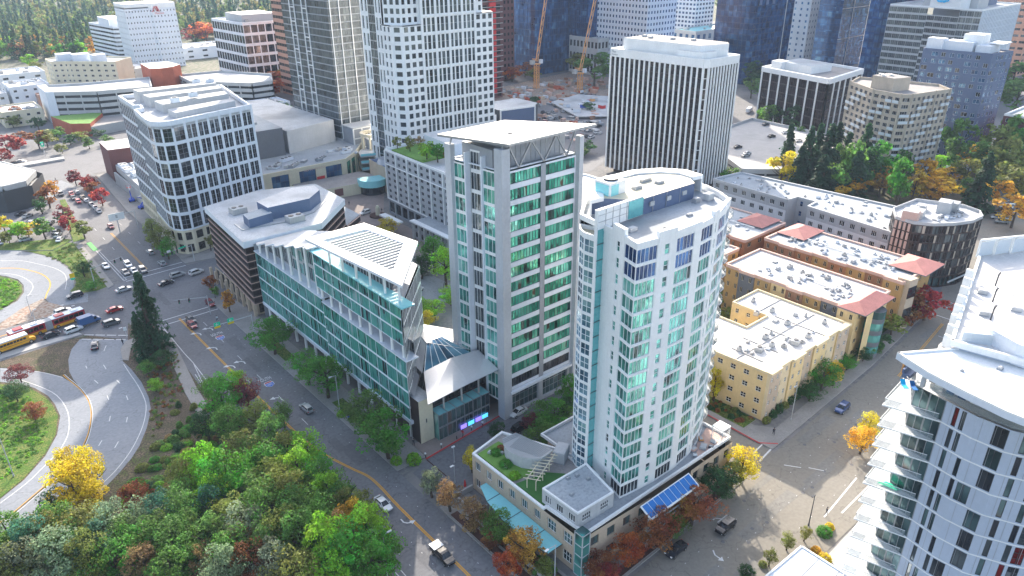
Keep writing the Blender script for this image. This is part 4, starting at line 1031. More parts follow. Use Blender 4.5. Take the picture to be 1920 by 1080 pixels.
# ================================================================== white gridded tower
def build_wt():
    B=Bld('white_gridded_tower','tall white office tower with a dense grid of square and paired windows','office tower',184,270)
    x0,x1,y0,y1=160,208,256,282; Z=67.5
    def small(a,b,z0,z1,nr): B.facade(a,b,z0,z1,3,nr,.62,.60,.12,(1,1),'glass_smoke','grey_panel','white_clean')
    small((x0+3,y0),(x0+12,y0),8,64.8,17); small((x0+38.5,y0),(x0+48,y0),8,67.2,18)
    B.facade((x0+12,y0),(x0+38.5,y0),8,94,12,13,.74,.82,.10,(1,2),'glass_smoke','white_clean','white_clean')
    B.plain((x0+12,y0),(x0+38.5,y0),0,8,'tan_stone'); B.plain((x0,y0),(x0+12,y0),0,8,'tan_stone'); B.plain((x0+38.5,y0),(x1,y0),0,8,'tan_stone')
    B.plain((x0+12,y0),(x0+38.5,y0),94,108,'white_clean')
    pi=B.part('piers')
    for k in range(5): a=x0+12+k*6.6; pi.box(a-.55,y0-.25,8,a+.55,y0+.02,108,'white_clean')
    for k in range(14): pi.box(x0+12,y0-.2,8+k*6.62-.35,x0+38.5,y0-.01,8+k*6.62+.35,'white_clean')
    # chamfer and left flank
    B.facade((x0,y0+4),(x0+3,y0),8,64.8,1,17,.5,.56,.3,(1,1),'glass_smoke','grey_panel','white_clean')
    B.plain((x0,y0+4),(x0+3,y0),0,8,'tan_stone')
    B.facade((x0,y1),(x0,y1-6),8,108,2,15,.5,.74,.3,(1,2),'glass_smoke','white_clean','white_clean')
    B.facade((x0,y1-6),(x0,y1-11),8,108,2,30,.99,.9,.05,(2,1),'glass_smoke','steel','steel')
    B.facade((x0,y1-11),(x0,y1-16),8,108,2,15,.5,.74,.3,(1,2),'glass_smoke','white_clean','white_clean')
    B.facade((x0,y1-16),(x0,y0+4),8,64.8,2,17,.45,.56,.3,(1,1),'glass_smoke','grey_panel','white_clean')
    B.facade((x0,y1),(x0,y0+4),0,8,6,2,.4,.6,.3,(1,1),'glass_smoke','grey_panel','tan_stone')
    # setbacks above
    B.facade((x0+4,y0+2.2),(x0+12,y0+2.2),64.8,108,3,13,.55,.6,.3,(1,1),'glass_dark','grey_panel','white_clean')
    B.facade((x0+.2,y0+9),(x0+4,y0+2.2),64.8,108,3,13,.6,.6,.1,(1,1),'glass_smoke','grey_panel','white_clean')
    B.facade((x0+38.5,y0+2),(x1-4,y0+2),67.2,108,2,12,.55,.6,.3,(1,1),'glass_smoke','grey_panel','white_clean')
    B.plain((x1-4,y0+2),(x1-4,y1),67,108,'white_clean'); B.plain((x1,y0),(x1,y1),0,67.2,'white_clean'); B.plain((x1,y1),(x0,y1),0,67.2,'white_clean'); B.plain((x1-4,y1),(x0,y1),67,108,'white_clean')
    B.plain((x0+12,y0+2.2),(x0+12,y0),64.8,108,'white_clean'); B.plain((x0+38.5,y0),(x0+38.5,y0+2),64.8,108,'white_clean')
    B.roofb.prism([(x0,y0+4),(x0+3,y0),(x0+12,y0),(x0+12,y0+8),(x0,y0+12)],64.4,64.85,'white_clean'); B.roofb.box(x0+38.5,y0,66.8,x1,y1,67.25,'white_clean'); B.roofb.box(x0,y0,107.6,x1-4,y1,108.1,'white_clean')
    B.finish(100)
build_wt()
def build_dt():
    B=Bld('smoked_glass_tower','very tall smoked glass tower with pairs of thin white vertical ribs','apartment tower',172,330)
    K=(160,310);L=(158,352);R=(178,311)
    B.facade(L,K,11,98,14,29,.97,.84,.03,(2,1),'glass_tower','dark_metal','grey_panel'); B.facade(K,R,11,98,6,29,.97,.84,.03,(2,1),'glass_tower','dark_metal','grey_panel')
    B.facade(R,(186,322),11,98,4,29,.9,.86,.06,(2,1),'glass_navy','steel','steel')
    P=[L,K,R,(186,322),(186,352)]
    for a,b_ in zip(P,P[1:]+P[:1]): B.plain(a,b_,98,130,'glass_smoke'); 
    B.plain((186,322),(186,352),0,98,'glass_smoke'); B.plain((186,352),L,0,98,'glass_smoke')
    for a,b_ in ((L,K),(K,R),(R,(186,322))): B.plain(a,b_,0,11,'light_grey')
    B.roofb.prism(P,129.6,130.1,'light_grey')
    rb=B.part('white_ribs')
    for t in (.2,.3,.47,.57): a=lerp(L,K,t); rb.box(a[0]-.5,a[1]-.18,11,a[0]-.05,a[1]+.18,130,'white_clean')
    for t in (.05,.3,.62,.9): a=lerp(K,R,t); rb.box(a[0]-.18,a[1]-.5,11,a[0]+.18,a[1]-.05,130,'white_clean')
    for t in (.2,.47):
        a=lerp(L,K,t);b_=lerp(L,K,t+.1)
        for k in range(14): rb.obox(a,b_,11+k*6.2,11.4+k*6.2,0,.5,'white_clean')
    # podium frame at its foot
    pd=B.part('podium_frame'); pd.box(161,300,8,179,309.5,17,'grey_panel')
    for k in range(5): pd.box(160.7+k*4.4,299.7,8,161.3+k*4.4,300,17.4,'white_clean')
    for z in (8,12.5,17): pd.box(160.7,299.65,z,179.3,299.99,z+.45,'white_clean')
    pd.box(160.6,299.6,17.45,179.4,310,17.8,'light_grey')
    B.finish(100)
build_dt()
def build_mall():
    B=Bld('department_store','cream department store with tall shop windows and cluttered grey roof beside the plaza','shop building',130,300)
    F=[(96,281),(145.5,280),(154,287),(166,301)]
    def fn(c,r): return None if False else (None,None,None,None)
    B.facade((96,281.3),(110,281),0,10,2,1,.5,.7,.4,(2,3),'glass_aqua','steel','cream'); B.facade((110,281),(145.5,280),2.2,10,3,1,.62,.74,.5,(4,2),'glass_blue','dark_metal','cream')
    B.plain((110,281),(145.5,280),0,2.2,'cream')
    B.facade((145.5,280),(154,287),0,10,2,1,.8,.8,.4,(3,2),'glass_green','dark_metal','cream'); B.facade((154,287),(166,301),0,10,5,1,.7,.8,.4,(2,2),'glass_teal','steel','cream')
    P=[(96,281.3),(145.5,280),(154,287),(166,301),(170,340),(150,384),(110,384),(96,360)]
    for i in range(3,8): B.plain(P[i],P[(i+1)%8],0,10,'cream')
    B.roof(P,10,.7,.5,'roof_grey','cream')
    for i in range(16):
        x=112+RND.random()*44; y=285+RND.random()*14; B.unit(x,y,10,1.5+RND.random()*3,1+RND.random()*2,.6+RND.random()*1.0,RND.choice(['light_grey','steel','concrete','white_panel']),RND.random(),RND.choice([0,1,2]))
    b=B.part('upper_hall'); b.prism([(106,306),(130,305),(132,340),(106,342)],10,22,'slate_stucco',top='roof_grey'); b.prism([(132,305.5),(158,312),(156,380),(134,380)],10,lambda x,y:20,'light_grey',top='roof_dirty')
    b.box(107,305.6,12.6,129,305.9,20.6,'brick_maroon')
    B.unit(116,312,22,6,3,.8,'grey_panel'); B.unit(122,320,22,5,3,.8,'grey_panel'); B.unit(126,296,10,6,2.4,1.4,'white_panel',.3,3)
    # ornament arcade base below terrace
    B.part('arcade').prism([(120,266),(149,262),(153,270),(150,278),(120,279.8)],0,4.6,'cream',top='roof_gravel'); B.part('arcade').box(131,264.0,.8,143,264.6,3.8,'brick_maroon')
    o=bpy.data.objects.new('sign_lettering',text_mesh('sign_lettering','NEIMAN MARCUS',1.25,'pink_trim')); COL.objects.link(o); o.parent=B.root
    L=B.root.location; o.location=(131-L.x,280.1-L.y,8.7); o.rotation_euler=(math.pi/2,0,0)
    # red and orange poster behind glass
    p=B.part('window_poster'); p.box(131.2,279.62,2.4,134.8,279.70,5.6,'red_paint'); p.box(131.6,279.54,2.6,134.2,279.61,4.0,'crane_orange')
    B.finish(60)
build_mall()
def rotunda():
    b=Bld('rotunda','open concrete stair rotunda with ring top above the shopping terraces','rotunda',166,296)
    r=b.part('ring'); 
    for k in range(20):
        a0,a1=2*math.pi*k/20,2*math.pi*(k+1)/20
        q=[(166+5.5*math.cos(a0),292+5.5*math.sin(a0)),(166+5.5*math.cos(a1),292+5.5*math.sin(a1)),(166+4.2*math.cos(a1),292+4.2*math.sin(a1)),(166+4.2*math.cos(a0),292+4.2*math.sin(a0))]
        r.prism(q,15.4,16.6,'cream')
    for k in range(8):
        a=2*math.pi*k/8; m=MB(); m.cyl(166+4.8*math.cos(a),292+4.8*math.sin(a),0,15.4,.5,'cream',10); m.build('column',b.root)
    s=b.part('terraces')
    for z,e in ((3,9),(6,7.5),(9,6)): s.prism([(154,283-e*.1),(165,276+e*.4),(171,286),(164,296),(157,290)],z,z+.5,'light_grey'); s.obox((154,283-e*.1),(165,276+e*.4),z+.5,z+1.5,-.1,0,'frost_glass')
    s.cyl(166,292,0,14,3.2,'grey_panel',16)
    b.finish()
rotunda()
def drum():
    b=Bld('arcade_drum','curved blue grey portal drum and stone arcade left of the white gridded tower','portal building',150,256)
    w_=b.wall; arc=[]
    for k in range(13): a=math.radians(150+k*18); arc.append((147+6*math.cos(a),262+6*math.sin(a)))
    w_.prism(arc,3.4,6.2,'frost_glass'); w_.prism(inset(arc,.8),0,3.4,'glass_dark')
    w_.prism([(150,250),(159,250),(159,268),(152,272)],0,11,'tan_stone',top='blue_grey'); w_.prism([(146,240),(158,238),(158,250),(148,251)],0,7.5,'tan_stone',top='grey_panel')
    for k in range(4): w_.box(148.6+k*2.6,249.6,0,149.4+k*2.6,249.95,9.5,'grey_panel')
    w_.cyl(155,262,11,13,4.5,'roof_metal',20,3.5)
    b.finish()
drum()

# ================================================================== pinstripe office
def build_pin():
    B=Bld('pinstripe_office','square dark glass office tower with closely spaced white vertical piers and white crown','office tower',255,192)
    P=[(242,217.5),(243.4,172.7),(262.6,170.2),(268,172),(272,200),(262,220)]
    N=(243.4,172.7); Z=49.8; L0=(241.2,218.4); R0=(264.2,171.6)
    P=[L0,(243.2,172.9),(245.2,171.7),R0,(262.5,219)]
    B.facade(L0,P[1],2,Z,18,12,.99,.94,.1,(1,2),'glass_bronze','dark_metal','black_brown')
    B.facade(P[1],P[2],2,Z,1,12,.5,.94,.1,(1,2),'glass_bronze','dark_metal','white_clean')
    B.facade(P[2],R0,2,Z,10,12,.99,.94,.1,(1,2),'glass_bronze','dark_metal','black_brown')
    B.plain(R0,P[4],2,Z,'black_brown'); B.plain(P[4],L0,2,Z,'black_brown')
    B.wall.prism(inset(P,2.5),-.05,2.0,'black_brown')
    for a,b_,n in ((L0,P[1],18),(P[2],R0,10)):
        for k in range(n+1):
            c=lerp(a,b_,k/n); dx,dy=b_[0]-a[0],b_[1]-a[1]; l=math.hypot(dx,dy); ux,uy=dx/l,dy/l; m=MB()
            m.obox((c[0]-ux*.34,c[1]-uy*.34),(c[0]+ux*.34,c[1]+uy*.34),2,Z,-.1,.30,'white_clean'); m.build('pier',B.root)
    cr=B.part('crown')
    for i in range(5): cr.obox(P[i],P[(i+1)%5],Z,Z+3.2,-.7,.36,'white_clean')
    B.roofb.prism(inset(P,.4),Z,Z+1.4,'roof_gravel')
    ph=B.part('penthouse'); ph.prism([(243.0,213.5),(245.6,177.0),(258.5,173.0),(262,176),(261,214)],Z+1.4,Z+7.6,'white_clean',top='roof_gravel')
    ph.prism([(243.6,186),(244.4,174.8),(248.4,173.2),(252,173.6),(252,186)],Z+1.4,Z+5.4,'white_clean',top='roof_white')
    for p in ((250,205),(253,196),(256,188),(252,210)): B.unit(p[0],p[1],Z+7.6,2.2,1.2,.7,'light_grey',.2)
    for i,(t,zz) in enumerate((('Plaza',2.2),('Center',1.1))):
        o=bpy.data.objects.new('sign_lettering',text_mesh('sign_lettering',t,1.1,'grey_panel',.03,'LEFT')); COL.objects.link(o); o.parent=B.root
        L=B.root.location; o.rotation_euler=(math.pi/2,0,-math.pi/2+.045); o.location=(241.2-.45-L.x,217.6-L.y,Z+zz-.5)
    B.finish(100)
build_pin()
def build_dark2():
    B=Bld('maroon_glass_office','low maroon glass office block with widely spaced white ribs and white roof band','office building',390,208)
    P=[(377,229),(367.3,185.3),(409.6,189),(418,230)]
    B.facade(P[0],P[1],0,27.2,7,6,.96,.9,.1,(4,1),'glass_maroon','black_brown','black_brown'); B.facade(P[1],P[2],0,27.2,6,6,.96,.9,.1,(4,1),'glass_maroon','black_brown','black_brown')
    B.plain(P[2],P[3],0,27,'black_brown'); B.plain(P[3],P[0],0,27,'black_brown')
    cr=B.part('crown')
    for i in range(4): cr.obox(P[i],P[(i+1)%4],27.2,29.8,-.8,.8,'white_clean')
    for a,b_,n in ((P[0],P[1],7),(P[1],P[2],6)):
        for k in range(n+1):
            c=lerp(a,b_,k/n); m=MB(); m.box(c[0]-.4,c[1]-.4,0,c[0]+.4,c[1]+.4,27.2,'white_clean'); m.build('pier',B.root)
    B.roofb.prism(inset(P,.6),27.2,28.6,'roof_gravel'); B.part('penthouse').prism([(383,222),(379,202),(397,200),(400,222)],28.6,32.6,'white_clean',top='roof_grey'); B.part('penthouse').prism([(380,226),(378.5,219),(386,219),(388,226)],28.6,33,'white_clean')
    B.finish(84)
build_dark2()
def build_beige_tower():
    B=Bld('beige_balcony_tower','beige concrete apartment tower with rows of pale balconies and a brown roof box','apartment tower',334,140)
    P=[(331,157),(319.4,141),(317.4,128.6),(321,125.6),(344,120.2),(352,128),(345,160)]
    Z=35.6; nf=13
    for a,b_,nc in ((P[0],P[1],5),(P[1],P[2],4),(P[2],P[3],1),(P[3],P[4],8),(P[4],P[5],3)):
        B.facade(a,b_,0,Z,nc,nf,.62,.55,.3,(3,1),'glass_dark','light_grey','grey_tan')
        for r in range(nf):
            for c in range(nc):
                if (c*7+r*3)%5 in (0,2):
                    m=B.piece('balcony_panel'); q=lerp(a,b_,(c+.08)/nc); q2=lerp(a,b_,(c+.92)/nc); z=r*Z/nf
                    m.obox(q,q2,z+.05,z+1.15,.9,1.0,'balcony_rail'); m.obox(q,q2,z-.1,z+.05,0,1.0,'light_grey')
    for i in (4,5,6): B.plain(P[i],P[(i+1)%7],0,Z,'grey_tan') if i>4 else None
    ri=B.part('ribs')
    for p in (P[0],P[1],P[2],P[3],P[4],lerp(P[3],P[4],.62)): ri.box(p[0]-.35,p[1]-.35,0,p[0]+.35,p[1]+.35,Z+1.2,'grey_tan')
    B.roof(P,Z,1.0,.4,'roof_gravel','grey_tan'); B.part('penthouse').prism([(327,146),(325,136),(334,133),(337,144)],Z,Z+5.4,'grey_tan',top='roof_gravel')
    for x,y in ((328,142),(331,140),(330,144)): m=MB(); m.cyl(x,y,Z+5.4,Z+6.0,.7,'white_clean',12,1.0); m.build('satellite_dish',B.root)
    B.finish(100)
build_beige_tower()
def build_blue():
    B=Bld('blue_apartment_tower','slate blue apartment tower with scattered windows and white stepped penthouse','apartment tower',388,132)
    P=[(375.6,147),(378,118.6),(394.5,115.8),(399,150)]; Z=47.0
    def fn(c,r): return None if (c*3+r*5)%7==0 else ((.5 if (c+r)%3 else .75),.6,(2,1),'glass_blue' if (c+r)%4 else 'glass_dark')
    B.facade(P[0],P[1],0,Z,8,15,.5,.6,.2,(2,1),'glass_blue','white_panel','blue_grey',fn=fn); B.facade(P[1],P[2],0,Z,5,15,.8,.7,.2,(2,1),'glass_blue','white_panel','blue_grey',fn=fn)
    B.plain(P[2],P[3],0,Z,'blue_grey'); B.plain(P[3],P[0],0,Z,'blue_grey'); B.roof(P,Z,.6,.5,'roof_gravel','blue_grey')
    ph=B.part('penthouse'); ph.box(378,140,Z,383,147,Z+5,'white_panel'); ph.box(380,128,Z,388,140,Z+4.2,'white_panel'); ph.box(384,126,Z,393,134,Z+7.2,'white_clean'); ph.box(381,121,Z,392,127,Z+3.2,'white_panel'); ph.box(386,118,Z+3.6,397,124,Z+4.0,'white_clean')
    ph.box(386.4,119,Z,386.8,119.4,Z+3.6,'white_panel'); ph.box(396,119,Z,396.4,119.4,Z+3.6,'white_panel')
    B.finish(100)
build_blue()
def build_office_sign():
    B=Bld('sign_office','pale gridded office building with a white roof box carrying a blue cloud sign','office building',545,195)
    P=[(520,206),(516.7,173.7),(582,173.9),(590,230),(520,230)]
    B.facade((516.8,186),P[1],0,53,3,14,.96,.8,.3,(3,1),'glass_smoke','light_grey','light_grey')
    B.facade(P[0],(516.8,186),0,49,4,13,.98,.7,.3,(4,1),'glass_smoke','steel','light_grey')
    B.facade(P[1],P[2],0,53,26,14,.6,.96,.5,(1,1),'glass_sky','white_panel','white_panel')
    B.plain(P[2],P[3],0,53,'white_panel'); B.facade((520,230),P[0],0,53,5,13,.98,.7,.3,(4,1),'glass_smoke','steel','light_grey')
    B.roof([P[1],P[2],P[3],(520,230),(520,206)],53,1.0,.6,'roof_dirty','white_clean')
    B.part('roof_box').prism([(521,206),(518.4,187.5),(530,186),(532,206)],53,62,'white_clean'); B.part('roof_box').box(531,182,53,548,214,66,'light_grey'); B.part('roof_box').box(549,186,53,575,220,60,'blue_grey')
    s=B.part('cloud_sign')
    for dx,dz,r in ((0,0,1.7),(1.7,.5,1.5),(3.2,.2,1.4),(4.6,-.1,1.2),(1.2,-.6,1.2),(3,-.7,1.2)):
        c=[]; n=14
        for k in range(n): a=2*math.pi*k/n; c.append((a,r))
        yy=200-dx; s.tube([(519.3-.1*(yy-190)/10-.3,yy,58.3+dz),(519.2-.1*(yy-190)/10-.5,yy,58.3+dz)],[r,r],'line_cyan' if 'line_cyan' in MATS else 'turquoise',14)
    o=bpy.data.objects.new('sign_lettering',text_mesh('sign_lettering','salesforce',1.35,'white_clean',.03)); COL.objects.link(o); o.parent=B.root
    L=B.root.location; o.rotation_euler=(math.pi/2,0,-math.pi/2); o.location=(518.3-L.x,197.7-L.y,57.8)
    B.finish(100)
mat('line_cyan',(.0,.42,.80),.4,.03,1)
build_office_sign()

# ---------------- generic background towers
def simple_tower(name,label,cat,P,Z,gm,m,cols,floors,wf=.9,hf=.8,panes=(2,1),fm='dark_metal',roofm='roof_grey',zcap=None,extras=None,maxw=60,pm=None):
    cx=sum(p[0] for p in P)/len(P); cy=sum(p[1] for p in P)/len(P)
    B=Bld(name,label,cat,cx,cy); zc=zcap or Z; n=len(P)
    for i in range(n):
        a,b_=P[i],P[(i+1)%n]; dx,dy=b_[0]-a[0],b_[1]-a[1]
        mx,my=(a[0]+b_[0])/2,(a[1]+b_[1])/2
        if dy*(-mx)+(-dx)*(-my)>0 and cols[i%len(cols)]>0:
            B.facade(a,b_,0,zc,cols[i%len(cols)],floors,wf,hf,.15,panes,gm,fm,m)
            if Z>zc: B.plain(a,b_,zc,Z,m)
        else: B.plain(a,b_,0,Z,m)
    B.roof(P,Z,.8,.5,roofm,pm or m)
    if Z<60:
        ip=inset(P,3); xs=[p[0] for p in ip]; ys=[p[1] for p in ip]; rr=random.Random(int(cx*7+cy))
        for k in range(6):
            t=lerp(rr.choice(ip),(cx,cy),rr.uniform(.15,.9)); B.unit(t[0],t[1],Z,rr.uniform(1,4),rr.uniform(1,2.6),rr.uniform(.6,1.8),rr.choice(['light_grey','white_panel','steel','concrete']),0,rr.choice([0,1,2]))
    if extras: extras(B)
    B.finish(maxw); return B
def T(x,y,lx,ly,sk=0): return [(x,y),(x+lx,y),(x+lx,y+ly),(x,y+ly)]
simple_tower('grid_tower','pale blue white tower with a regular grid of small square windows behind the pinstripe office','office tower',T(430,357,32,55),128,'glass_navy','white_panel',[10,0,0,18],28,.5,.5,(1,1),'white_panel',zcap=112)
simple_tower('blue_glass_tower','dark blue glass tower reflecting the sky behind the orange cranes','office tower',T(385,425,34,30),120,'glass_navy','glass_navy',[8,0,0,7],26,.97,.94,(2,1))
simple_tower('blue_glass_tower','deep blue glass tower standing between the two orange cranes','office tower',T(420,405,26,24),118,'glass_navy','glass_navy',[6,0,0,6],26,.96,.8,(2,1))
simple_tower('brick_tower','deep maroon brick tower at the left of the crane site','apartment tower',T(350,424,14,30),120,'glass_maroon','brick_maroon',[4,0,0,8],28,.5,.5,(1,1))
def rc(B):
    s=B.part('floor_slabs')
    for k in range(30): s.box(298.4,378.4,3+k*3.3,315.6,395,3.35+k*3.3,'concrete')
    h=B.part('hoist'); 
    for k in range(30): h.box(304,377.2,3.6+k*3.3,309,378.2,5.9+k*3.3,'red_paint')
B_=simple_tower('unfinished_tower','unfinished concrete tower with red hoist and bare floor slabs behind the white gridded tower','construction tower',T(299,379,16,15),106,'glass_maroon','brick_maroon',[3,0,0,3],20,.6,.6,(1,1),extras=rc)
simple_tower('mirror_tower','dark blue mirror glass tower with pale reflected columns behind the pinstripe office','office tower',T(467,296,50,30),110,'glass_navy','glass_navy',[12,0,0,9],30,.97,.92,(1,1),
  extras=lambda B:[B.part('pale_panels').box(472+k*8,295.6,52,475+k*8,295.9,96,'blue_grey') for k in range(3)]+[B.part('edge_strip').box(506+k*0,295.4,0,506.6,295.8,108,'light_grey') for k in range(1)])  # pale boxes stand in for columns reflected in the mirror glass
simple_tower('ribbed_navy_tower','navy glass tower with dark horizontal bands behind the low maroon office','office tower',T(573,288,42,32),120,'glass_navy','glass_navy',[8,0,0,6],26,.96,.62,(2,1),'black_brown',
  extras=lambda B:[B.part('white_lines').box(572.6,287.5,z,615,287.9,z+.4,'light_grey') for z in (22,44,66,88)]+[B.part('white_lines').box(589,287.4,0,589.5,287.8,120,'light_grey')])
simple_tower('rounded_navy_tower','rounded dark navy tower with bright window clusters left of the sign office','office tower',[(560,262),(557,246),(562,238),(586,237),(596,250),(590,270)],112,'glass_blue','glass_navy',[4,3,5,0,0,4],22,.8,.6,(3,1),'black_brown')
simple_tower('pale_slab','narrow pale blue slab between two navy towers','office tower',T(548,300,12,20),110,'glass_blue','light_grey',[3,0,0,4],26,.3,.4,(1,1))
simple_tower('white_balcony_tower','white balcony tower standing behind the pinstripe office roof','apartment tower',T(560,412,26,26),64,'glass_navy','white_panel',[6,0,0,7],18,.62,.5,(2,1))
simple_tower('green_roofed_hall','low pale hall with a mint green roof behind the pinstripe office','hall',T(520,380,60,24),24,'glass_blue','light_grey',[8,0,0,4],3,.5,.5,(1,1),roofm='frost_glass')
simple_tower('office_slab','low grey office slab between the two cranes','office building',T(418,392,30,30),26,'glass_bronze','light_grey',[8,0,0,8],3,.6,.5,(1,1),roofm='roof_dirty')
simple_tower('pink_brick_tower','salmon brick tower with dark ribbon windows at the top right edge','office tower',[(632,214),(640,182),(700,178),(706,214)],95,'glass_dark','brick_pink',[7,12,0,0],22,.7,.38,(1,1))
simple_tower('brown_slab_left','striped tan brick tower behind the smoked glass tower','office tower',T(214,452,26,40),120,'glass_bronze','brick_pink',[6,0,0,10],28,.999,.45,(4,1))
simple_tower('black_grid_office','white framed office block with a grid of black windows left of the smoked tower','office building',[(205,580),(208,530),(245,530),(245,585)],42,'glass_dark','white_panel',[12,7,0,0],6,.86,.72,(3,1),'dark_metal',
  extras=lambda B:B.part('penthouse').box(212,540,42,238,570,47,'light_grey'))
simple_tower('brick_row','long grey and brick block with a red cornice at the right edge','apartment building',T(385,88,70,22),21,'glass_dark','brick_maroon',[14,0,0,5],6,.45,.5,(2,1),'white_panel',roofm='roof_grey',pm='white_clean')
simple_tower('grey_annex','small grey roofed annex beside the construction pit','site building',T(290,392,26,20),9,'glass_blue','light_grey',[5,0,0,4],2,.6,.6,(1,1))
def hotel():
    def ex(B):
        L=B.root.location
        lg=B.part('hotel_emblem')
        for (a,b_) in (((0,0),(2.6,5.2)),((2.4,5.2),(4.6,0)),((3.8,5.2),(6.0,0)),((4.8,5.0),(7.2,-.2)),((-1.0,.6),(0,0))):
            lg.bar((188+a[0]*.75,659.4,43.2+a[1]*.8),(188+b_[0]*.75,659.4,43.2+b_[1]*.8),.75,'red_paint',.3)
        o=bpy.data.objects.new('sign_lettering',text_mesh('sign_lettering','Marriott',2.0,'red_paint')); COL.objects.link(o); o.parent=B.root
        o.location=(193-L.x,659.3-L.y,41.3); o.rotation_euler=(math.pi/2,0,0)
        B.part('crown').prism([(168,662),(186,662),(188,659.8),(206,659.8),(206,690),(168,690)],46,49.6,'white_clean')
    simple_tower('white_hotel','white hotel block with small dark windows and a red emblem near the far woods','hotel',[(168,662),(186,662),(188,660),(206,660),(206,690),(168,690)],46,'glass_dark','white_panel',[8,1,7,0,0,8],11,.34,.34,(1,1),'white_panel',extras=ex)
hotel()
simple_tower('banded_white_office','white office block with black ribbon windows joined to the hotel near the woods','office building',[(160,752),(166,700),(178,692),(184,752)],30,'glass_dark','white_panel',[9,2,0,0],9,.999,.42,(5,1),'black_brown',
  extras=lambda B:B.part('penthouse').box(165,705,30,178,740,36,'white_panel'))
def gblock(B):
    for p,w_ in (((112,572),10),((120,560),8),((104,580),9)): B.part('stair_towers').box(p[0]-w_/2,p[1]-4,23,p[0]+w_/2,p[1]+4,27.5,'white_panel')
simple_tower('cream_apartments','cream and white apartment block with stepped roof towers behind the left parking garage','apartment building',[(94.5,592),(94.6,574),(101,570),(105,566),(126,545),(140,560),(112,600)],23,'glass_bronze','cream',[3,2,2,6,0,0,0],7,.4,.4,(2,1),'white_panel',extras=gblock)
# parking garages (upper left)
def garage(name,label,P,Z,n,fl,tp='roof_dirty'):
    cx=sum(p[0] for p in P)/len(P); cy=sum(p[1] for p in P)/len(P); B=Bld(name,label,'parking garage',cx,cy); N=len(P)
    for r in range(n+1):
        z=Z-r*fl
        B.wall.prism(P,z-.35,z-.05,'concrete',top=tp if r==0 else 'concrete')
        for i in range(N): B.wall.obox(P[i],P[(i+1)%N],z-.9,z+(1.1 if r else 1.2),-.3,.25,'light_grey')
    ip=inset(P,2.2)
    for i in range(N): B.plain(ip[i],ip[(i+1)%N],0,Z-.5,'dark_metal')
    for i in range(N):
        a,b_=P[i],P[(i+1)%N]; k=int(math.dist(a,b_)/8)
        for j in range(k+1):
            c=lerp(a,b_,j/max(k,1)); m=MB(); m.box(c[0]-.3,c[1]-.3,0,c[0]+.3,c[1]+.3,Z,'light_grey'); m.build('column',B.root)
    return B
B=garage('parking_garage','long curved pale parking garage with dark open decks at the upper left',[(76,520),(75,492),(97,476),(125,470),(134,505),(98,510)],17,4,3.5); B.part('end_panel').prism([(75.2,519),(74.4,491.6),(78,489),(79.5,518)],0,18.4,'white_panel'); B.finish()
B=garage('parking_garage','pale banded parking garage right of the brick wall near the upper left',[(150,478),(175,446),(188,446),(198,470),(178,505),(152,508)],16,4,3.4); B.finish()
b=Bld('brick_drum','curved orange brick wall building between the two parking garages','brick building',146,515)
b.wall.prism([(134,500),(140,497),(147,498),(154,505),(152,524),(136,526)],0,23.6,'brick_red',top='roof_white'); b.finish()
b=Bld('brick_annex','low orange brick retaining building with a planted roof under the long garage','brick building',86,470)
b.wall.prism([(72,480),(76,452),(84,446),(96,470),(92,474)],0,7,'brick_red',top='turf_roof'); b.part('ramp_wall').prism([(84,446),(110,452),(112,462),(96,470)],0,5,'light_grey',top='roof_gravel'); b.finish()
# assorted low blocks at upper left and left edge
LOW=[('low_white_block','white walled low block behind the cream apartments at the far left','building',T(60,640,40,30),9,'white_panel'),
('low_white_block','flat sunlit white roofed store beside the hotel','store',T(215,690,50,34),9,'white_panel'),
('low_cream_block','cream flat roofed block under the maroon trees at the left edge','building',T(52,500,20,24),8,'cream'),
('low_cream_block','pale stepped block left of the cream apartments','building',T(66,560,22,26),12,'white_panel'),
('low_blue_block','pale blue walled block beyond the left garage','building',T(40,560,24,18),9,'apt_white'),
('low_white_block','broad white warehouse roof at the far left edge','warehouse',T(20,660,34,40),8,'white_panel'),
('low_white_block','tall white slab end cut by the left edge of the photo','office building',T(36,610,16,20),24,'white_panel'),
('low_grey_block','grey low block with flat roof behind the white hotel garage','building',T(128,590,30,30),11,'light_grey'),
('low_brick_block','small salmon brick block left of the cream apartments','building',T(78,545,10,8),8,'brick_pink'),
('store_block','pale store with flat roof behind the rounded white office','store',T(112,420,34,40),9,'cream'),
('store_block','white roofed pavilion by the red brick ramp','store',T(160,420,26,18),8,'white_panel'),
('store_block','grey service hall behind the department store','store',T(112,392,50,22),9,'light_grey')]
for n,l,c,P,z,m in LOW: simple_tower(n,l,c,P,z,'glass_dark',m,[4,0,0,3],max(2,int(z/3.4)),.35,.35,(1,1),'white_panel',roofm='roof_white',maxw=20)
simple_tower('beige_wing','tall cream wall building with white roof left of the rounded white office','building',[(80,318),(78,304),(100,302),(104,330)],17,'glass_dark','cream',[2,4,0,0],2,.3,.4,(1,1),'white_panel',roofm='roof_white')
def plant_hall(B):
    for p in ((72,332),(76,330),(73,324),(77,322),(72.5,340),(77,338)): B.unit(p[0],p[1],8,3.2,4.6,1.6,'white_panel',0,2)
B=Bld('loading_hall','brown loading hall with open dark bay and big white roof plant beside the left street','hall',74,325)
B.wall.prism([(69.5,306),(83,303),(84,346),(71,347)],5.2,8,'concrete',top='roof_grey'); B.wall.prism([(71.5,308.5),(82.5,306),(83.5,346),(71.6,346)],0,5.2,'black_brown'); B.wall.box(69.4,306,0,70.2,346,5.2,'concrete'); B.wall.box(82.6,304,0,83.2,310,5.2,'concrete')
plant_hall(B); B.part('clock_block').prism([(70,350),(82,348),(83,366),(71,368)],0,14,'brick_maroon',top='roof_white'); B.finish()
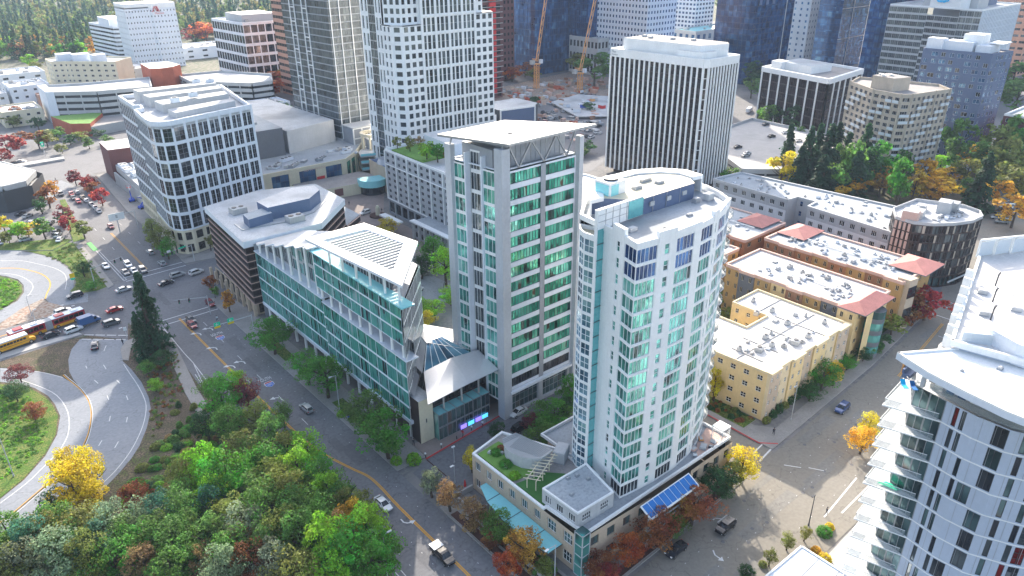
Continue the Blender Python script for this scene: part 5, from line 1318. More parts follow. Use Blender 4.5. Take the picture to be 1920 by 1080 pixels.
# ================================================================== apartments right of the tower
def flat_roof_units(B,P,z,n,m=('white_panel','light_grey','concrete')):
    xs=[p[0] for p in P]; ys=[p[1] for p in P]
    def inside(x,y):
        c=False; j=len(P)-1
        for i in range(len(P)):
            if (P[i][1]>y)!=(P[j][1]>y) and x<(P[j][0]-P[i][0])*(y-P[i][1])/(P[j][1]-P[i][1])+P[i][0]: c=not c
            j=i
        return c
    k=0; t=0
    while k<n and t<800:
        t+=1; x=RND.uniform(min(xs)+1.2,max(xs)-1.2); y=RND.uniform(min(ys)+1.2,max(ys)-1.2)
        if inside(x,y) and inside(x+1,y+1) and inside(x-1,y-1):
            B.unit(x,y,z,RND.choice([.6,.8,1.2,1.6]),RND.choice([.5,.8,1.0]),RND.choice([.35,.5,.8]),RND.choice(m),RND.choice([0,0,.3]),RND.choice([0,0,1])); k+=1
def build_beige():
    B=Bld('beige_apartments','four storey beige stucco apartment block with white U shaped roof at the side street corner','apartment building',144,76)
    Z=11.6; st=['beige_stucco','beige_pale']
    P=[(127.2,66.4),(161.4,65.9),(161.6,91),(150.2,91),(150.2,81.2),(141.6,81.2),(141.4,91.0),(126.4,91.0),(126.4,79.2)]
    B.facade((126.3,91),(126.4,79.4),0,Z,3,4,.42,.42,.15,(2,2),'glass_bronze','white_clean','beige_stucco'); B.facade((126.6,79.4),(127.2,66.4),0,Z,4,4,.4,.42,.15,(2,2),'glass_bronze','white_clean','beige_stucco')
    xs=[127.2,131.5,136,141,145.5,151,156,161.4]
    for i in range(7):
        o=.0 if i%2 else .5
        B.facade((xs[i],66.3-o),(xs[i+1],66.2-o),0,Z,2,4,.34,.42,.15,(2,2),'glass_bronze','white_clean',st[i%2] if i%3 else 'tan_stone')
        if i: B.plain((xs[i],66.3-(.5-o)),(xs[i],66.3-o),0,Z,st[i%2]) if o else B.plain((xs[i],66.3-.5),(xs[i],66.3),0,Z,st[i%2])
        B.roofb.box(xs[i],66.1-o-.25,Z,xs[i+1],66.7,Z+.55,'beige_pale')
    B.facade((161.4,65.9),(161.6,91),0,Z,6,4,.34,.42,.15,(2,2),'glass_bronze','white_clean','beige_pale'); B.facade((150.2,81.2),(141.6,81.2),0,Z,2,4,.3,.4,.15,(2,2),'glass_bronze','white_clean','beige_stucco')
    B.facade((150.2,91),(150.2,81.2),0,Z,3,4,.3,.4,.15,(2,2),'glass_bronze','white_clean','beige_stucco'); B.plain((141.6,81.2),(141.4,91),0,Z,'beige_stucco'); B.plain((161.6,91),(150.2,91),0,Z,'beige_stucco'); B.plain((141.4,91),(126.3,91),0,Z,'beige_stucco')
    B.plain((127.2,66.6),(127.2,65.7),0,Z,'beige_pale'); B.plain((161.4,65.7),(161.4,66.6),0,Z,'beige_pale'); B.roof(P,Z,.5,.35,'roof_white','beige_pale')
    for a,b_ in (((131,70),(131,78)),((137,70),(137,79)),((145,70),(145,79)),((127.5,74.6),(160,74.2)),((150.4,84),(161,84)),((152,67),(152,80))): B.part('roof_seams').bar((a[0],a[1],Z+.1),(b_[0],b_[1],Z+.1),.22,'concrete')
    for x,y,w_ in ((131.4,76.2,1.2),(134.6,73.2,2.0),(138.4,72.4,1.2),(140.6,75.4,1.4),(150.5,75.8,1.4),(149.3,83.4,1.3),(153.6,81.8,1.2),(143.5,69.5,2.0),(148.4,69.2,1.4),(131,88,1.0),(155,88,1.0),(157.5,70.2,1.0)): B.unit(x,y,Z,w_,w_*.8,1.0,'light_grey',.2,1)
    flat_roof_units(B,[(128,67.5),(160,67.5),(160,80),(128,80)],Z,16); B.finish(100)
build_beige()
def bayblock(name,label,x0,x1,yA,yB,Z,cols,roofm,trim,n_units,ends):
    """long apartment bar along Y; stepped bays on its -X side"""
    B=Bld(name,label,'apartment building',(x0+x1)/2,(yA+yB)/2); n=len(cols); fl=4; st=(yB-yA)/n; front=[]
    for i in range(n):
        ya=yB-i*st; yb=ya-st; o=(.7,0,.35)[i%3]
        B.facade((x0+o,ya),(x0+o,yb),0,Z,2,fl,.34,.42,.18,(2,1),'glass_bronze','cream',cols[i]); front+=[(x0+o,ya),(x0+o,yb)]
        o2=(.7,0,.35)[(i+1)%3]
        if i<n-1:
            if o2>o: B.plain((x0+o,yb),(x0+o2,yb),0,Z,cols[i])
            else: B.wall.poly([(x0+o,yb,0),(x0+o2,yb,0),(x0+o2,yb,Z),(x0+o,yb,Z)],cols[i+1])
    B.facade(front[-1],(x1,yA),0,Z,4,fl,.34,.42,.18,(2,1),'glass_bronze','cream',cols[-1]); B.facade((x1,yA),(x1,yB),0,Z,12,fl,.34,.42,.18,(2,1),'glass_bronze','cream',cols[0]); B.plain((x1,yB),front[0],0,Z,cols[0])
    P=front+[(x1,yA),(x1,yB)]; q=[P[0]]
    for p in P[1:]:
        if math.dist(p,q[-1])>.05: q.append(p)
    B.roofb.prism(q,Z-.3,Z,trim,top=roofm)
    for a,b_ in zip(q,q[1:]+q[:1]): B.roofb.obox(a,b_,Z-.35,Z+.5,-.35,.22,trim)
    B.part('roof_pipe').bar(((x0+x1)/2,yA+4,Z+.5),((x0+x1)/2+.4,yB-3,Z+.5),.22,'white_clean')
    flat_roof_units(B,[(x0+2,yA+3),(x1-2,yA+3),(x1-2,yB-3),(x0+2,yB-3)],Z,int(n_units*1.5))
    for e in ends: e(B,Z)
    B.finish(100); return B
def hip(B,x0,y0,x1,y1,z,h=1.6):
    r=B.part('tiled_roof'); cx,cy=(x0+x1)/2,(y0+y1)/2; lx,ly=(x1-x0),(y1-y0)
    if lx>ly: a,b_=(x0+ly*.45,cy),(x1-ly*.45,cy)
    else: a,b_=(cx,y0+lx*.45),(cx,y1-lx*.45)
    c=[(x0,y0),(x1,y0),(x1,y1),(x0,y1)]
    r.prism(c,z-.25,z,'slate_stucco'); C=[(p[0],p[1],z+.01) for p in c]; A=(a[0],a[1],z+h); D=(b_[0],b_[1],z+h)
    if lx>ly: F=[[C[0],C[1],D,A],[C[1],C[2],D],[C[2],C[3],A,D],[C[3],C[0],A]]
    else: F=[[C[0],C[1],A],[C[1],C[2],D,A],[C[2],C[3],D],[C[3],C[0],A,D]]
    for f in F: r.poly(f,'red_tile')
oc=['ochre_stucco','slate_stucco','ochre_stucco','beige_stucco','brown_stucco','ochre_stucco','slate_stucco','beige_stucco']
def endA(B,Z):
    hip(B,163.2,63.4,178.5,70.5,Z+.7); b=B.part('corner_bay'); b.cyl(171.8,64.6,0,Z-.6,2.3,'slate_stucco',14)
    for z in (1.4,4.6,7.8,11): 
        if z<Z-1: b.cyl(171.8,64.6,z,z+1.9,2.36,'glass_aqua',14)
    B.plain((166,64.2),(172,64.2),0,Z+.5,'beige_stucco')
bayblock('ochre_apartments','ochre and grey stucco apartment bar with pinkish roof edge behind the beige block',164.6,181.8,66.2,103.5,13.6,oc,'roof_dirty','pink_trim',26,[endA])
rcx=['rust_stucco','brown_stucco','rust_stucco','ochre_stucco','rust_stucco','ochre_stucco','brown_stucco','ochre_stucco']
def endB(B,Z):
    hip(B,196.5,63.6,208.5,73.5,Z+.7); hip(B,196,98,208,107,Z+.6)
    B.part('corner_tower').prism([(190,64.8),(193.5,64.2),(193.5,68),(190,68)],0,Z+.9,'tan_stone'); B.part('corner_tower').obox((190,64.8),(193.5,64.2),3.2,6.4,0,.06,'glass_dark'); B.part('corner_tower').obox((190,64.8),(193.5,64.2),9.4,12.6,0,.06,'glass_dark')
bayblock('rust_apartments','rust brown stucco apartment bar with grey roof and red tiled corner roofs',189,206.5,66,107,13.8,rcx,'roof_grey','pink_trim',34,[endB])
def endC(B,Z): hip(B,196,112,207,121,Z+.6)
bayblock('rust_apartments','shorter rust stucco apartment wing with red tiled roof behind the white residential tower',184,206,110,136,13.6,['brown_stucco','rust_stucco','rust_stucco','brown_stucco','rust_stucco'],'roof_grey','pink_trim',12,[endC])
bayblock('ochre_apartments','far ochre apartment wing mostly hidden behind the residential tower',160,178,108,134,13.4,['rust_stucco','ochre_stucco','rust_stucco','ochre_stucco'],'roof_dirty','pink_trim',8,[])
def build_grey():
    B=Bld('grey_apartments','long pale grey apartment block with many roof vents behind the rust coloured flats','apartment building',236,118)
    Z=14.0; nf=4
    def wing(a,b_,nc): 
        B.facade(a,b_,0,Z-3.4,nc,3,.46,.46,.2,(3,1),'glass_dark','white_clean','apt_white'); B.facade(a,b_,Z-3.4,Z,nc,1,.46,.5,.2,(3,1),'glass_dark','white_clean','apt_grey')
    wing((227,152),(225.5,121),8); B.plain((225.5,121),(231,120.5),0,Z,'apt_grey'); B.facade((231,120.5),(231,113.5),0,Z,2,4,.3,.5,.2,(1,2),'glass_navy','steel','apt_grey'); B.plain((231,113.5),(224.6,113),0,Z,'apt_grey')
    wing((224.6,113),(221.5,84),8); wing((221.5,84),(233,82.5),4); B.plain((233,82.5),(246,90.5),0,Z,'apt_grey'); B.plain((246,90.5),(241.5,150),0,Z,'apt_grey'); B.plain((241.5,150),(227,152),0,Z,'apt_grey')
    P=[(227,152),(225.5,121),(231,120.5),(231,113.5),(224.6,113),(221.5,84),(233,82.5),(246,90.5),(241.5,150)]
    B.roofb.prism(P,Z-.3,Z,'light_grey',top='roof_grey')
    for a,b_ in zip(P,P[1:]+P[:1]): B.roofb.obox(a,b_,Z-.3,Z+.6,-.4,.3,'light_grey')
    flat_roof_units(B,P,Z,56); B.finish(100)
build_grey()
def build_bronze():
    B=Bld('bronze_apartments','seven storey dark bronze apartment block with rounded corner and mixed pale panels','apartment building',236,74)
    P=[(219,83),(218.4,77.6),(221,73.0),(226,69.2),(232,66.6),(238.6,66.2),(243,68.6),(245,74),(240,86),(226,87)]
    Z=19.6
    def fn(c,r): return (.9,.84,(3,1),('glass_bronze','glass_smoke','glass_maroon')[(c+r*2)%3])
    nc=[2,2,3,4,4,3,4,3,3,2]
    for i in range(10):
        if i in (7,8): B.plain(P[i],P[(i+1)%10],0,Z,'black_brown'); continue
        B.facade(P[i],P[(i+1)%10],3.4,Z,nc[i],6,.9,.84,.1,(3,1),'glass_bronze','dark_metal','black_brown',fn=fn); B.facade(P[i],P[(i+1)%10],0,3.4,nc[i],1,.9,.8,.4,(2,1),'glass_clear','dark_metal','black_brown')
    pn=B.part('pale_panels')
    for i in range(0,7):
        a,b_=P[i],P[i+1]
        for r in range(6):
            z=3.4+r*2.7
            for k in range(nc[i]*2):
                if (k*5+r*3+i*2)%3==0 or i==0: 
                    q=lerp(a,b_,(k+.1)/(nc[i]*2)); q2=lerp(a,b_,(k+.62)/(nc[i]*2)); pn.obox(q,q2,z+.2,z+2.5,0,.12,'pink_trim' if i==0 else ('grey_tan' if (k+r)%2 else 'glass_smoke'))
    B.roof(P,Z,.9,.3,'roof_dirty','light_grey')
    for x,y,w_,d_,h in ((220.6,79.5,3.6,4.2,3.2),(225.5,79.5,4,3.4,2.2),(235.5,76,4.4,3.6,3.6),(239.5,75,3.4,3,2.6),(229,82,3,2.4,1.6),(233,81.5,3,2.6,1.6)): B.unit(x,y,Z,w_,d_,h,'light_grey' if x>222 else 'pink_trim',.2)
    flat_roof_units(B,[(224,72.5),(238,69),(241,74),(226,77)],Z,22)
    cn=B.part('entrance_canopy'); cn.bar((224,66.5,3.2),(242,63.8,3.6),.35,'light_grey')
    B.finish(100)
build_bronze()
# ================================================================== near right tower
def build_rt():
    B=Bld('balcony_tower','pale blue panelled tower with pointed glass balconies and white roof at the lower right','residential tower',98,24)
    C=[(94.6,28.5),(93.7,24.2),(92.95,20.4),(93.0,16.5),(94.7,12.5),(97.2,8.5)]; FH=3.33; top=41.6; tip=(91.7,30.95)
    far=(112,30.5); nz=12
    L=B.wall
    for r in range(nz):
        z1=top-r*FH; z0=z1-FH+.18
        if z0<-1: break
        # glazed corner
        B.facade((101.5,31.4),(94.6,28.5),z0,z1,2,1,.97,.97,.03,(3,1),'glass_clear','steel','steel')
        B.facade(C[0],C[1],z0,z1,2,1,.97,.97,.03,(2,1),'glass_clear','steel','steel')
        PT={1:(4,[0,1,0,1] if (r//2)%2 else [0,1,1,0]),2:(2,[0,2] if r%4!=3 else [2,0]),3:(4,[0,1,0,1]),4:(3,[2,0,2])}
        for i in range(1,5):
            a,b_=C[i],C[i+1]; nc,pt=PT[i]
            def fn(c,rr,i=i,r=r,pt=pt): return (None if not pt[c] else ((.6 if pt[c]==1 else .82),.9,(pt[c],1 if i<4 else 3),('glass_clear','glass_dark','glass_smoke','glass_clear','glass_red')[(c*3+r*2+i)%5 if (r+i)%4==1 else (c*3+r+i)%3]))
            B.facade(a,b_,z0,z1,nc,1,.5,.8,.1,(1,1),'glass_clear','dark_metal','panel_blue',fn=fn)
        z=z0-.3
        sl=B.piece('floor_slab'); pts=[tip,(91.9,30.5),(94.5,28.2)]+C[1:]+[(100,8),(112,8),(112,30.5),(103,32.0),(96,31.6)]
        o=inset(C,0)
        sl.prism([(91.7,31.0),(93.66,24.2),(92.91,20.4),(92.96,16.49),(94.66,12.48),(97.15,8.4),(112,8.3),(112,31.6),(101.5,31.8)],z+.12,z+.3,'white_clean')
        # joints between panels
        jn=B.wall
        for i in range(1,5):
            a,b_=C[i],C[i+1]
            for t in (.2,.6): q=lerp(a,b_,t); q2=lerp(a,b_,t+.012); jn.obox(q,q2,z0,z1,0,.01,'steel')
        # glass balustrade round the pointed balcony
        if r>0 or True:
            rl=MB(); zz=z+.3
            for p,q in (((91.85,30.85),(93.5,24.6)),((101,31.65),(91.85,30.85))):
                rl.obox(p,q,zz+.05,zz+1.02,-.03,0,'rail_glass'); rl.bar((p[0],p[1],zz+1.06),(q[0],q[1],zz+1.06),.06,'white_clean')
            rl.build('balustrade',B.root)
    # open loggia on the top floor
    lz=top+.3
    lg=B.part('loggia'); lg.prism([(96.2,27.6),(101,29),(112,29),(112,9),(98.5,9.5),(95.5,14),(95.2,20)],lz-.02,lz+3.2,'concrete')
    for k in range(9):
        a=lerp((95.25,26),(95.3,14.5),k/8); lg.box(a[0]-.28,a[1]-.55,lz,a[0]-.05,a[1]+.4,lz+3.0,'glass_navy' if k%3 else 'white_clean')
    lg.bar((94.2,27.6,lz),(94.2,27.6,lz+3.1),.5,'light_grey')
    for p,q in ((C[0],C[1]),(C[1],C[2]),(C[2],C[3]),(C[3],C[4])): lg.obox(p,q,lz,lz+1.0,-.05,.0,'rail_glass')
    rf=B.part('roof_slab'); R=[(91.9,31.4),(86.9,21.6),(84.9,14.4),(84.9,6),(112,6),(112,24),(101,27.2)]
    R=[(93.6,31.4),(91.6,26.6),(90.4,21.6),(89.6,17.0),(89.6,6.0),(116,6),(116,27.5),(102.0,26.0)]
    rf.prism(R,44.7,45.5,'white_panel',top='white_clean')
    for a,b_ in zip(R,R[1:]+R[:1]): rf.obox(a,b_,45.5,45.75,-.3,0,'white_clean')
    # sunk roof court and tall screen wall
    U=[(104,6),(160,6),(158,24),g(1836,478,46.5),(100.0,27.4)]
    up=B.part('upper_roof'); up.prism(U,46.0,46.5,'white_clean',top='roof_white'); up.prism(inset(U,.6),0,46.0,'panel_blue')
    for a,b_ in zip(U,U[1:]+U[:1]): up.obox(a,b_,46.5,46.95,-.35,.1,'white_clean')
    for k in range(8):
        q=lerp(U[4],U[3],.03+k*.085); m=B.piece('fin'); m.box(q[0]-.22,q[1]-.2,18,q[0]+.22,q[1]+.95,46.9+.25*k,'white_clean')
    sw=B.part('glass_screen')
    for k in range(9):
        q=lerp(U[3],U[2],k/8); sw.box(q[0]-1.3,q[1]-.12,46.5,q[0]-1.0,q[1]+.12,49.4,'white_clean')
        if k<8: q2=lerp(U[3],U[2],(k+1)/8); sw.bar((q[0]-1.15,q[1]-.2,47.9),(q2[0]-1.15,q2[1]+.2,47.9),.08,'balcony_rail',2.6)
    sw.bar((U[3][0]-1.15,U[3][1],49.5),(U[2][0]-1.15,U[2][1],49.5),.3,'white_clean')
    pb=B.part('penthouse'); pb.prism([(101.5,6),(112,6),(110.5,20.5),(103.6,24.4),(101.8,20.5)],45.6,48.6,'white_panel',top='roof_white'); pb.obox((101.2,26.6),(104.6,21.6),46.5,48.0,-.06,.06,'balcony_rail')
    for u,v in ((1861,566),(1857,600),(1866,536)): x_,y_=g(u,v,46.5); m=B.piece('vent_pipe'); m.bar((x_,y_,46.5),(x_+.2,y_,48.3),.18,'dark_metal'); m.bar((x_+.2,y_,48.3),(x_+.8,y_,48.5),.22,'dark_metal')
    for u,v in ((1845,588),(1905,580),(1842,548)): x_,y_=g(u,v,46.5); B.unit(x_,y_,46.5,2.0,1.2,.6,'light_grey',.3)
    B.unit(108,23,45.7,1.4,.8,.8,'steel',.3); B.unit(99.5,21,45.5,.6,.5,.4,'light_grey'); B.unit(95.4,24,45.5,.3,.3,.3,'steel')
    # planter and lounge chairs on the highest balcony are separate things
    B.finish(100)
mat('panel_blue',(.44,.50,.60),.35,.05,.2,spec=.6,stain=.12)
build_rt()
# entrance roof in the lower right corner
B=Bld('glass_canopy','white framed flat canopy roof in the bottom right corner beside the street trees','canopy',92,34)
rp=[(94.0,38.5),(84,38.8),(84,27),(93.8,28.5)]
B.roofb.prism(rp[::1],5.6,5.95,'white_clean',top='zinc') if False else B.roofb.prism([(84,27),(93.8,28.5),(94,38.5),(84,38.8)],5.6,5.9,'white_clean',top='white_panel')
for a,b_ in (((84,27),(93.8,28.5)),((93.8,28.5),(94,38.5)),((94,38.5),(84,38.8))): B.part('edge_frame').obox(a,b_,5.9,6.1,-.25,.05,'white_clean')
for y in (31.5,35): B.part('roof_joint').bar((84,y,5.93),(94,y+.3,5.93),.08,'steel')
for p in ((93.4,38),(93.3,29),(85,38)): B.part('post').cyl(p[0],p[1],0,5.6,.15,'steel',8)
B.finish()
# upper right parking garage deck
B=garage('parking_garage','open concrete parking deck right of the pinstripe office with few cars on its roof',[(268,166),(295,138),(349,160),(353,217),(300,212)],6,1,3.0,'concrete'); B.finish()
# low left building by the parking area
B=garage('parking_structure','small white roofed parking structure at the left edge above the yellow trees',[(20,344),(22,372),(34,378),(42,352),(36,338),(28,336)],9,2,3.0); B.part('white_roof').prism([(21,345),(23,371),(33,376),(41,352),(35.5,339),(28,337)],9.2,10.2,'white_clean'); B.finish()
# construction site
b=Bld('site_deck','pale blue temporary deck with coloured stores inside the construction pit','site deck',345,310)
b.wall.prism([(305,300),(340,272),(372,308),(352,346),(322,340)],1.0,1.6,'roof_dirty')
for k in range(14): b.unit(312+RND.random()*46,294+RND.random()*36,1.6,2+RND.random()*4,1.5+RND.random()*2,1+RND.random(),RND.choice(['red_paint','crane_orange','blue_paint','white_panel','turquoise','light_grey']),RND.random()*3,0,'site_store')
b.finish()
b=Bld('dark_screen_building','low building with a huge dark blue screen wall beside the white gridded tower','building',270,318)
b.wall.prism([(248,302),(270,298),(276,302),(276,320),(250,322)],0,13,'dark_metal',top='roof_dirty'); b.wall.obox((249.4,301.4),(269.6,297.7),2.2,12.4,0,.3,'blue_grey')
for a,c,z0,z1 in (((248.6,301.6),(249.3,301.5),0,13),((269.4,297.8),(270.2,297.7),0,13),((248.6,301.6),(270.2,297.7),0,2),((248.6,301.6),(270.2,297.7),12.4,13.3)): b.wall.obox(a,c,z0,z1,0,.5,'white_clean')
for k in range(5): b.wall.obox((238+k*1.8,303.3-k*.33),(239+k*1.8,303.1-k*.33),1,11,0,.4,'white_clean')
b.wall.box(237,303.4,0,247,316,11.5,'grey_panel'); b.finish()
def crane(x,y,h,label,jib,ang):
    t=thing('tower_crane',label,'tower crane',(x,y,0))
    m=MB(); w_=1.3
    for i in (-1,1):
        for j in (-1,1): m.bar((x+i*w_,y+j*w_,0),(x+i*w_*.9,y+j*w_*.9,h),.35,'crane_orange')
    z=0; k=0
    while z<h-2.6:
        for a,c in (((-1,-1),(1,-1)),((1,-1),(1,1)),((1,1),(-1,1)),((-1,1),(-1,-1))):
            if k%2: a,c=c,a
            m.bar((x+a[0]*w_,y+a[1]*w_,z),(x+c[0]*w_,y+c[1]*w_,z+2.6),.22,'crane_orange'); m.bar((x+a[0]*w_,y+a[1]*w_,z),(x+c[0]*w_,y+c[1]*w_,z),.22,'crane_orange')
        z+=2.6; k+=1
    m.build('mast',t)
    c,s=math.cos(ang),math.sin(ang)
    j=MB()
    def lat(p,q,n,w0):
        p=Vector(p);q=Vector(q); d=(q-p).normalized(); r=d.cross(Vector((0,0,1))).normalized(); u=r.cross(d)
        O=[r*w0,-r*w0,u*w0*1.6]
        for o in O: j.bar(p+o,q+o,.3,'crane_orange')
        for i in range(n):
            a=p+(q-p)*(i/n); b=p+(q-p)*((i+1)/n)
            for o1,o2 in ((0,1),(1,2),(2,0)): j.bar(a+O[o1],b+O[o2],.18,'crane_orange')
    base=Vector((x,y,h+2)); lat(base,base+Vector((c*jib*.42,s*jib*.42,jib*.9)),16,.9); lat(base,base-Vector((c*9,s*9,-1.5)),4,.9)
    j.build('jib',t)
    cb=MB(); cb.box(x-1.9,y-1.9,h-.2,x+1.9,y+1.9,h+.6,'crane_orange'); cb.box(x+1.2,y-2.8,h+.6,x+3.2,y-.8,h+3.2,'white_panel'); cb.build('slewing_cab',t)
    cw=MB(); cw.box(x-c*9-1.3,y-s*9-1.3,h+1.2,x-c*9+1.3,y-s*9+1.3,h+3.8,'concrete'); cw.build('counterweight',t)
cx1,cy1=g(1006,165); cx2,cy2=g(1087,172)
crane(cx1,cy1,16,'orange luffing tower crane at the left of the construction pit',95,.5)
crane(cx2,cy2,12,'orange tower crane at the right of the construction pit',95,.35)
# ================================================================== trees
def leaf_mesh(name, kind, n, leaf, seed, m='leaves'):
    """crown of unit size (base z 0, top z 1, radius about .5) made of many small leaf faces in clumps"""
    r=np.random.RandomState(seed)
    if kind=='round' or kind=='tall':
        K=44 if n>1500 else 20
        c=r.normal(size=(K,3)); c/=np.linalg.norm(c,axis=1)[:,None]; rad=r.uniform(.3,1.12,K)**.5
        c*=rad[:,None]*np.array([.36,.36,.36]); c[:,2]=.52+c[:,2]*1.05
        asym=r.uniform(.75,1.2,K); c[:,:2]*=asym[:,None]
        ci=r.randint(0,K,n); cr=r.uniform(.06,.18,K)
        p=r.normal(size=(n,3)); p/=np.linalg.norm(p,axis=1)[:,None]; p*=(r.uniform(.35,1,n)**.4*cr[ci])[:,None]
        p[:,2]*=.8; pos=c[ci]+p; pos[:,2]=np.clip(pos[:,2],.06,1.05)
        if kind=='tall': pos[:,:2]*=(.75+.35*np.sin(np.clip(pos[:,2],0,1)*3.1))[:,None]
        out=pos-np.array([0,0,.5]); out/=np.linalg.norm(out,axis=1)[:,None]+1e-6
        nrm=out*.8+r.normal(size=(n,3))*.7+np.array([0,0,.35])
    elif kind=='conifer':
        L=20 if n>1500 else 12; pos=[];nrm=[]
        per=n//(L*9)
        for i in range(L):
            z=.06+.92*(i/L)**1.0; R=.5*(1-z)**.85+.015; nb=9
            for b in range(nb):
                a=r.uniform(0,2*math.pi); Rb=R*r.uniform(.7,1.12)
                for k in range(max(per,2)):
                    t=r.uniform(.12,1); w=.10*(1-t*.6)*max(R,.12)*2
                    pos.append([math.cos(a)*Rb*t+r.normal()*w*.5,math.sin(a)*Rb*t+r.normal()*w*.5,z-.09*t*R*2+r.normal()*.010])
                    nrm.append([r.normal()*.35+math.cos(a)*.3,r.normal()*.35+math.sin(a)*.3,1])
        pos=np.array(pos);nrm=np.array(nrm);n=len(pos)
    else: # 'shrub' dome
        p=r.normal(size=(n,3)); p/=np.linalg.norm(p,axis=1)[:,None]; p[:,2]=abs(p[:,2]); p*=(r.uniform(.3,1,n)**.35)[:,None]
        pos=p*np.array([.5,.5,.95]); nrm=p+r.normal(size=(n,3))*.5
    nrm/=np.linalg.norm(nrm,axis=1)[:,None]+1e-6
    t1=np.cross(nrm,r.normal(size=(n,3))); t1/=np.linalg.norm(t1,axis=1)[:,None]+1e-6; t2=np.cross(nrm,t1)
    s=leaf*r.uniform(.6,1.3,n); a=t1*s[:,None]; b=t2*(s*r.uniform(.5,.9,n))[:,None]
    V=np.stack([pos-a*.9,pos-b*.8+a*.15,pos+a,pos+b*.8+a*.1],1).reshape(-1,3)
    me=bpy.data.meshes.new(name); me.vertices.add(4*n); me.vertices.foreach_set('co',V.ravel())
    me.loops.add(4*n); me.loops.foreach_set('vertex_index',np.arange(4*n)); me.polygons.add(n)
    me.polygons.foreach_set('loop_start',np.arange(n)*4); me.polygons.foreach_set('loop_total',np.full(n,4))
    me.materials.append(MATS[m]); me.update(); me.validate()
    return me
NEAR=[leaf_mesh('crown',k,4200,.022,s) for k,s in (('round',1),('round',2),('tall',3),('round',4),('tall',5))]
MIDC=[leaf_mesh('crown',k,900,.052,s) for k,s in (('round',11),('round',12),('tall',13),('round',14))]
FARC=[leaf_mesh('crown',k,240,.095,s) for k,s in (('round',21),('tall',22),('round',23))]
CONN=[leaf_mesh('crown','conifer',6500,.032,s) for s in (31,32)]
CONM=[leaf_mesh('crown','conifer',2600,.052,s) for s in (33,34)]
CONF=[leaf_mesh('crown','conifer',420,.095,s) for s in (35,36)]
SHR=[leaf_mesh('crown','shrub',700,.075,s) for s in (41,42)]
def trunk_mesh(seed,limbs=6):
    r=random.Random(seed); m=MB(); pts=[(0,0,-.05)]; x=y=0
    for k in range(1,5): x+=r.uniform(-.02,.02); y+=r.uniform(-.02,.02); pts.append((x,y,k*.2))
    m.tube(pts,[.040,.032,.026,.019,.008],'bark',7)
    for k in range(limbs):
        z=r.uniform(.25,.6); a=r.uniform(0,6.28); R=r.uniform(.18,.34); zz=z+r.uniform(.12,.3)
        m.tube([(0,0,z),(R*.5*math.cos(a),R*.5*math.sin(a),(z+zz)/2-.02),(R*math.cos(a),R*math.sin(a),zz)],[.014,.009,.004],'bark',5)
    return m.mesh('trunk')
TRK=[trunk_mesh(s) for s in (1,2,3)]; CTK=trunk_mesh(4,0)
NT=[0]
COLS=dict(green=(.075,.25,.03),lime=(.20,.42,.03),mid=(.11,.23,.045),deep=(.04,.11,.035),teal=(.06,.17,.10),silver=(.21,.27,.16),olive=(.19,.22,.05),
 yellow=(.58,.47,.03),gold=(.58,.36,.03),amber=(.42,.22,.04),orange=(.38,.11,.03),rust=(.26,.10,.04),red=(.32,.045,.04),maroon=(.22,.05,.05),tan=(.32,.21,.09),pine=(.028,.075,.035),fir=(.04,.10,.045))
CN=dict(green='green',lime='lime green',mid='mid green',deep='dark green',teal='blue green',silver='silvery green',olive='olive green',yellow='golden yellow',gold='deep gold',amber='amber',
 orange='orange',rust='rust brown',red='red',maroon='maroon red',tan='tan leaved',pine='dark',fir='deep green')
USED=set()
def tree(x,y,h,w,col,label=None,kind='round',lod=0,group=None,z0=0.0,jit=.12,tall=False):
    NT[0]+=1; i=NT[0]; r=random.Random(i*17+3)
    L={'round':(NEAR,MIDC,FARC),'conifer':(CONN,CONM,CONF)}[kind][lod]
    nm='conifer_tree' if kind=='conifer' else 'leafy_tree'
    if label is None: label=f"{CN[col]} {'fir' if kind=='conifer' else 'tree'}"
    base=COLS[col]; v=1+r.uniform(-jit,jit)*1.6; c=tuple(min(1,q*v*(1+r.uniform(-jit,jit)*.6)) for q in base)+(1,)
    me=L[i%len(L)]; rz=r.uniform(0,6.28); z=0 if kind=='conifer' else h*.12
    sx=w*r.uniform(.92,1.08); sy=w*r.uniform(.92,1.08)
    if lod==2:
        o=bpy.data.objects.new(nm,me); COL.objects.link(o); o.location=(x,y,z0+z*.5); o.scale=(sx*1.12,sy*1.12,h-z*.5); o.rotation_euler=(0,0,rz); o.color=c
        tag(o,label,'tree',group); return o
    t=thing(nm,label,'tree',(x,y,z0),rz,group)
    cr=bpy.data.objects.new('crown',me); COL.objects.link(cr); cr.parent=t; cr.location=(0,0,z); cr.scale=(sx*1.15,sy*1.15,h-z); cr.color=c
    tk=bpy.data.objects.new('trunk',CTK if kind=='conifer' else TRK[i%3]); COL.objects.link(tk); tk.parent=t; s_=h*(1.0 if kind=='conifer' else .95); tk.scale=(s_,s_,s_); 
    return t
def pos(u,v): 
    return f'{round(u/19.2)} percent across and {round(v/10.8)} percent down the photo'
def ptree(u,v,w,h,col,where=None,kind='round',lod=0,group=None,label=None,zf=.5,zb=0.0):
    """tree whose crown centre stands at photo pixel u,v; where = what it stands beside"""
    x,y=g(u,v,zb+h*zf)
    if label is None:
        label=f"{CN[col]} {'fir' if kind=='conifer' else 'tree'} {where}, {round(u/19.2,1)} percent across, {round(v/10.8,1)} down"
    return tree(x,y,h,w,col,label,kind,lod,group,zb)
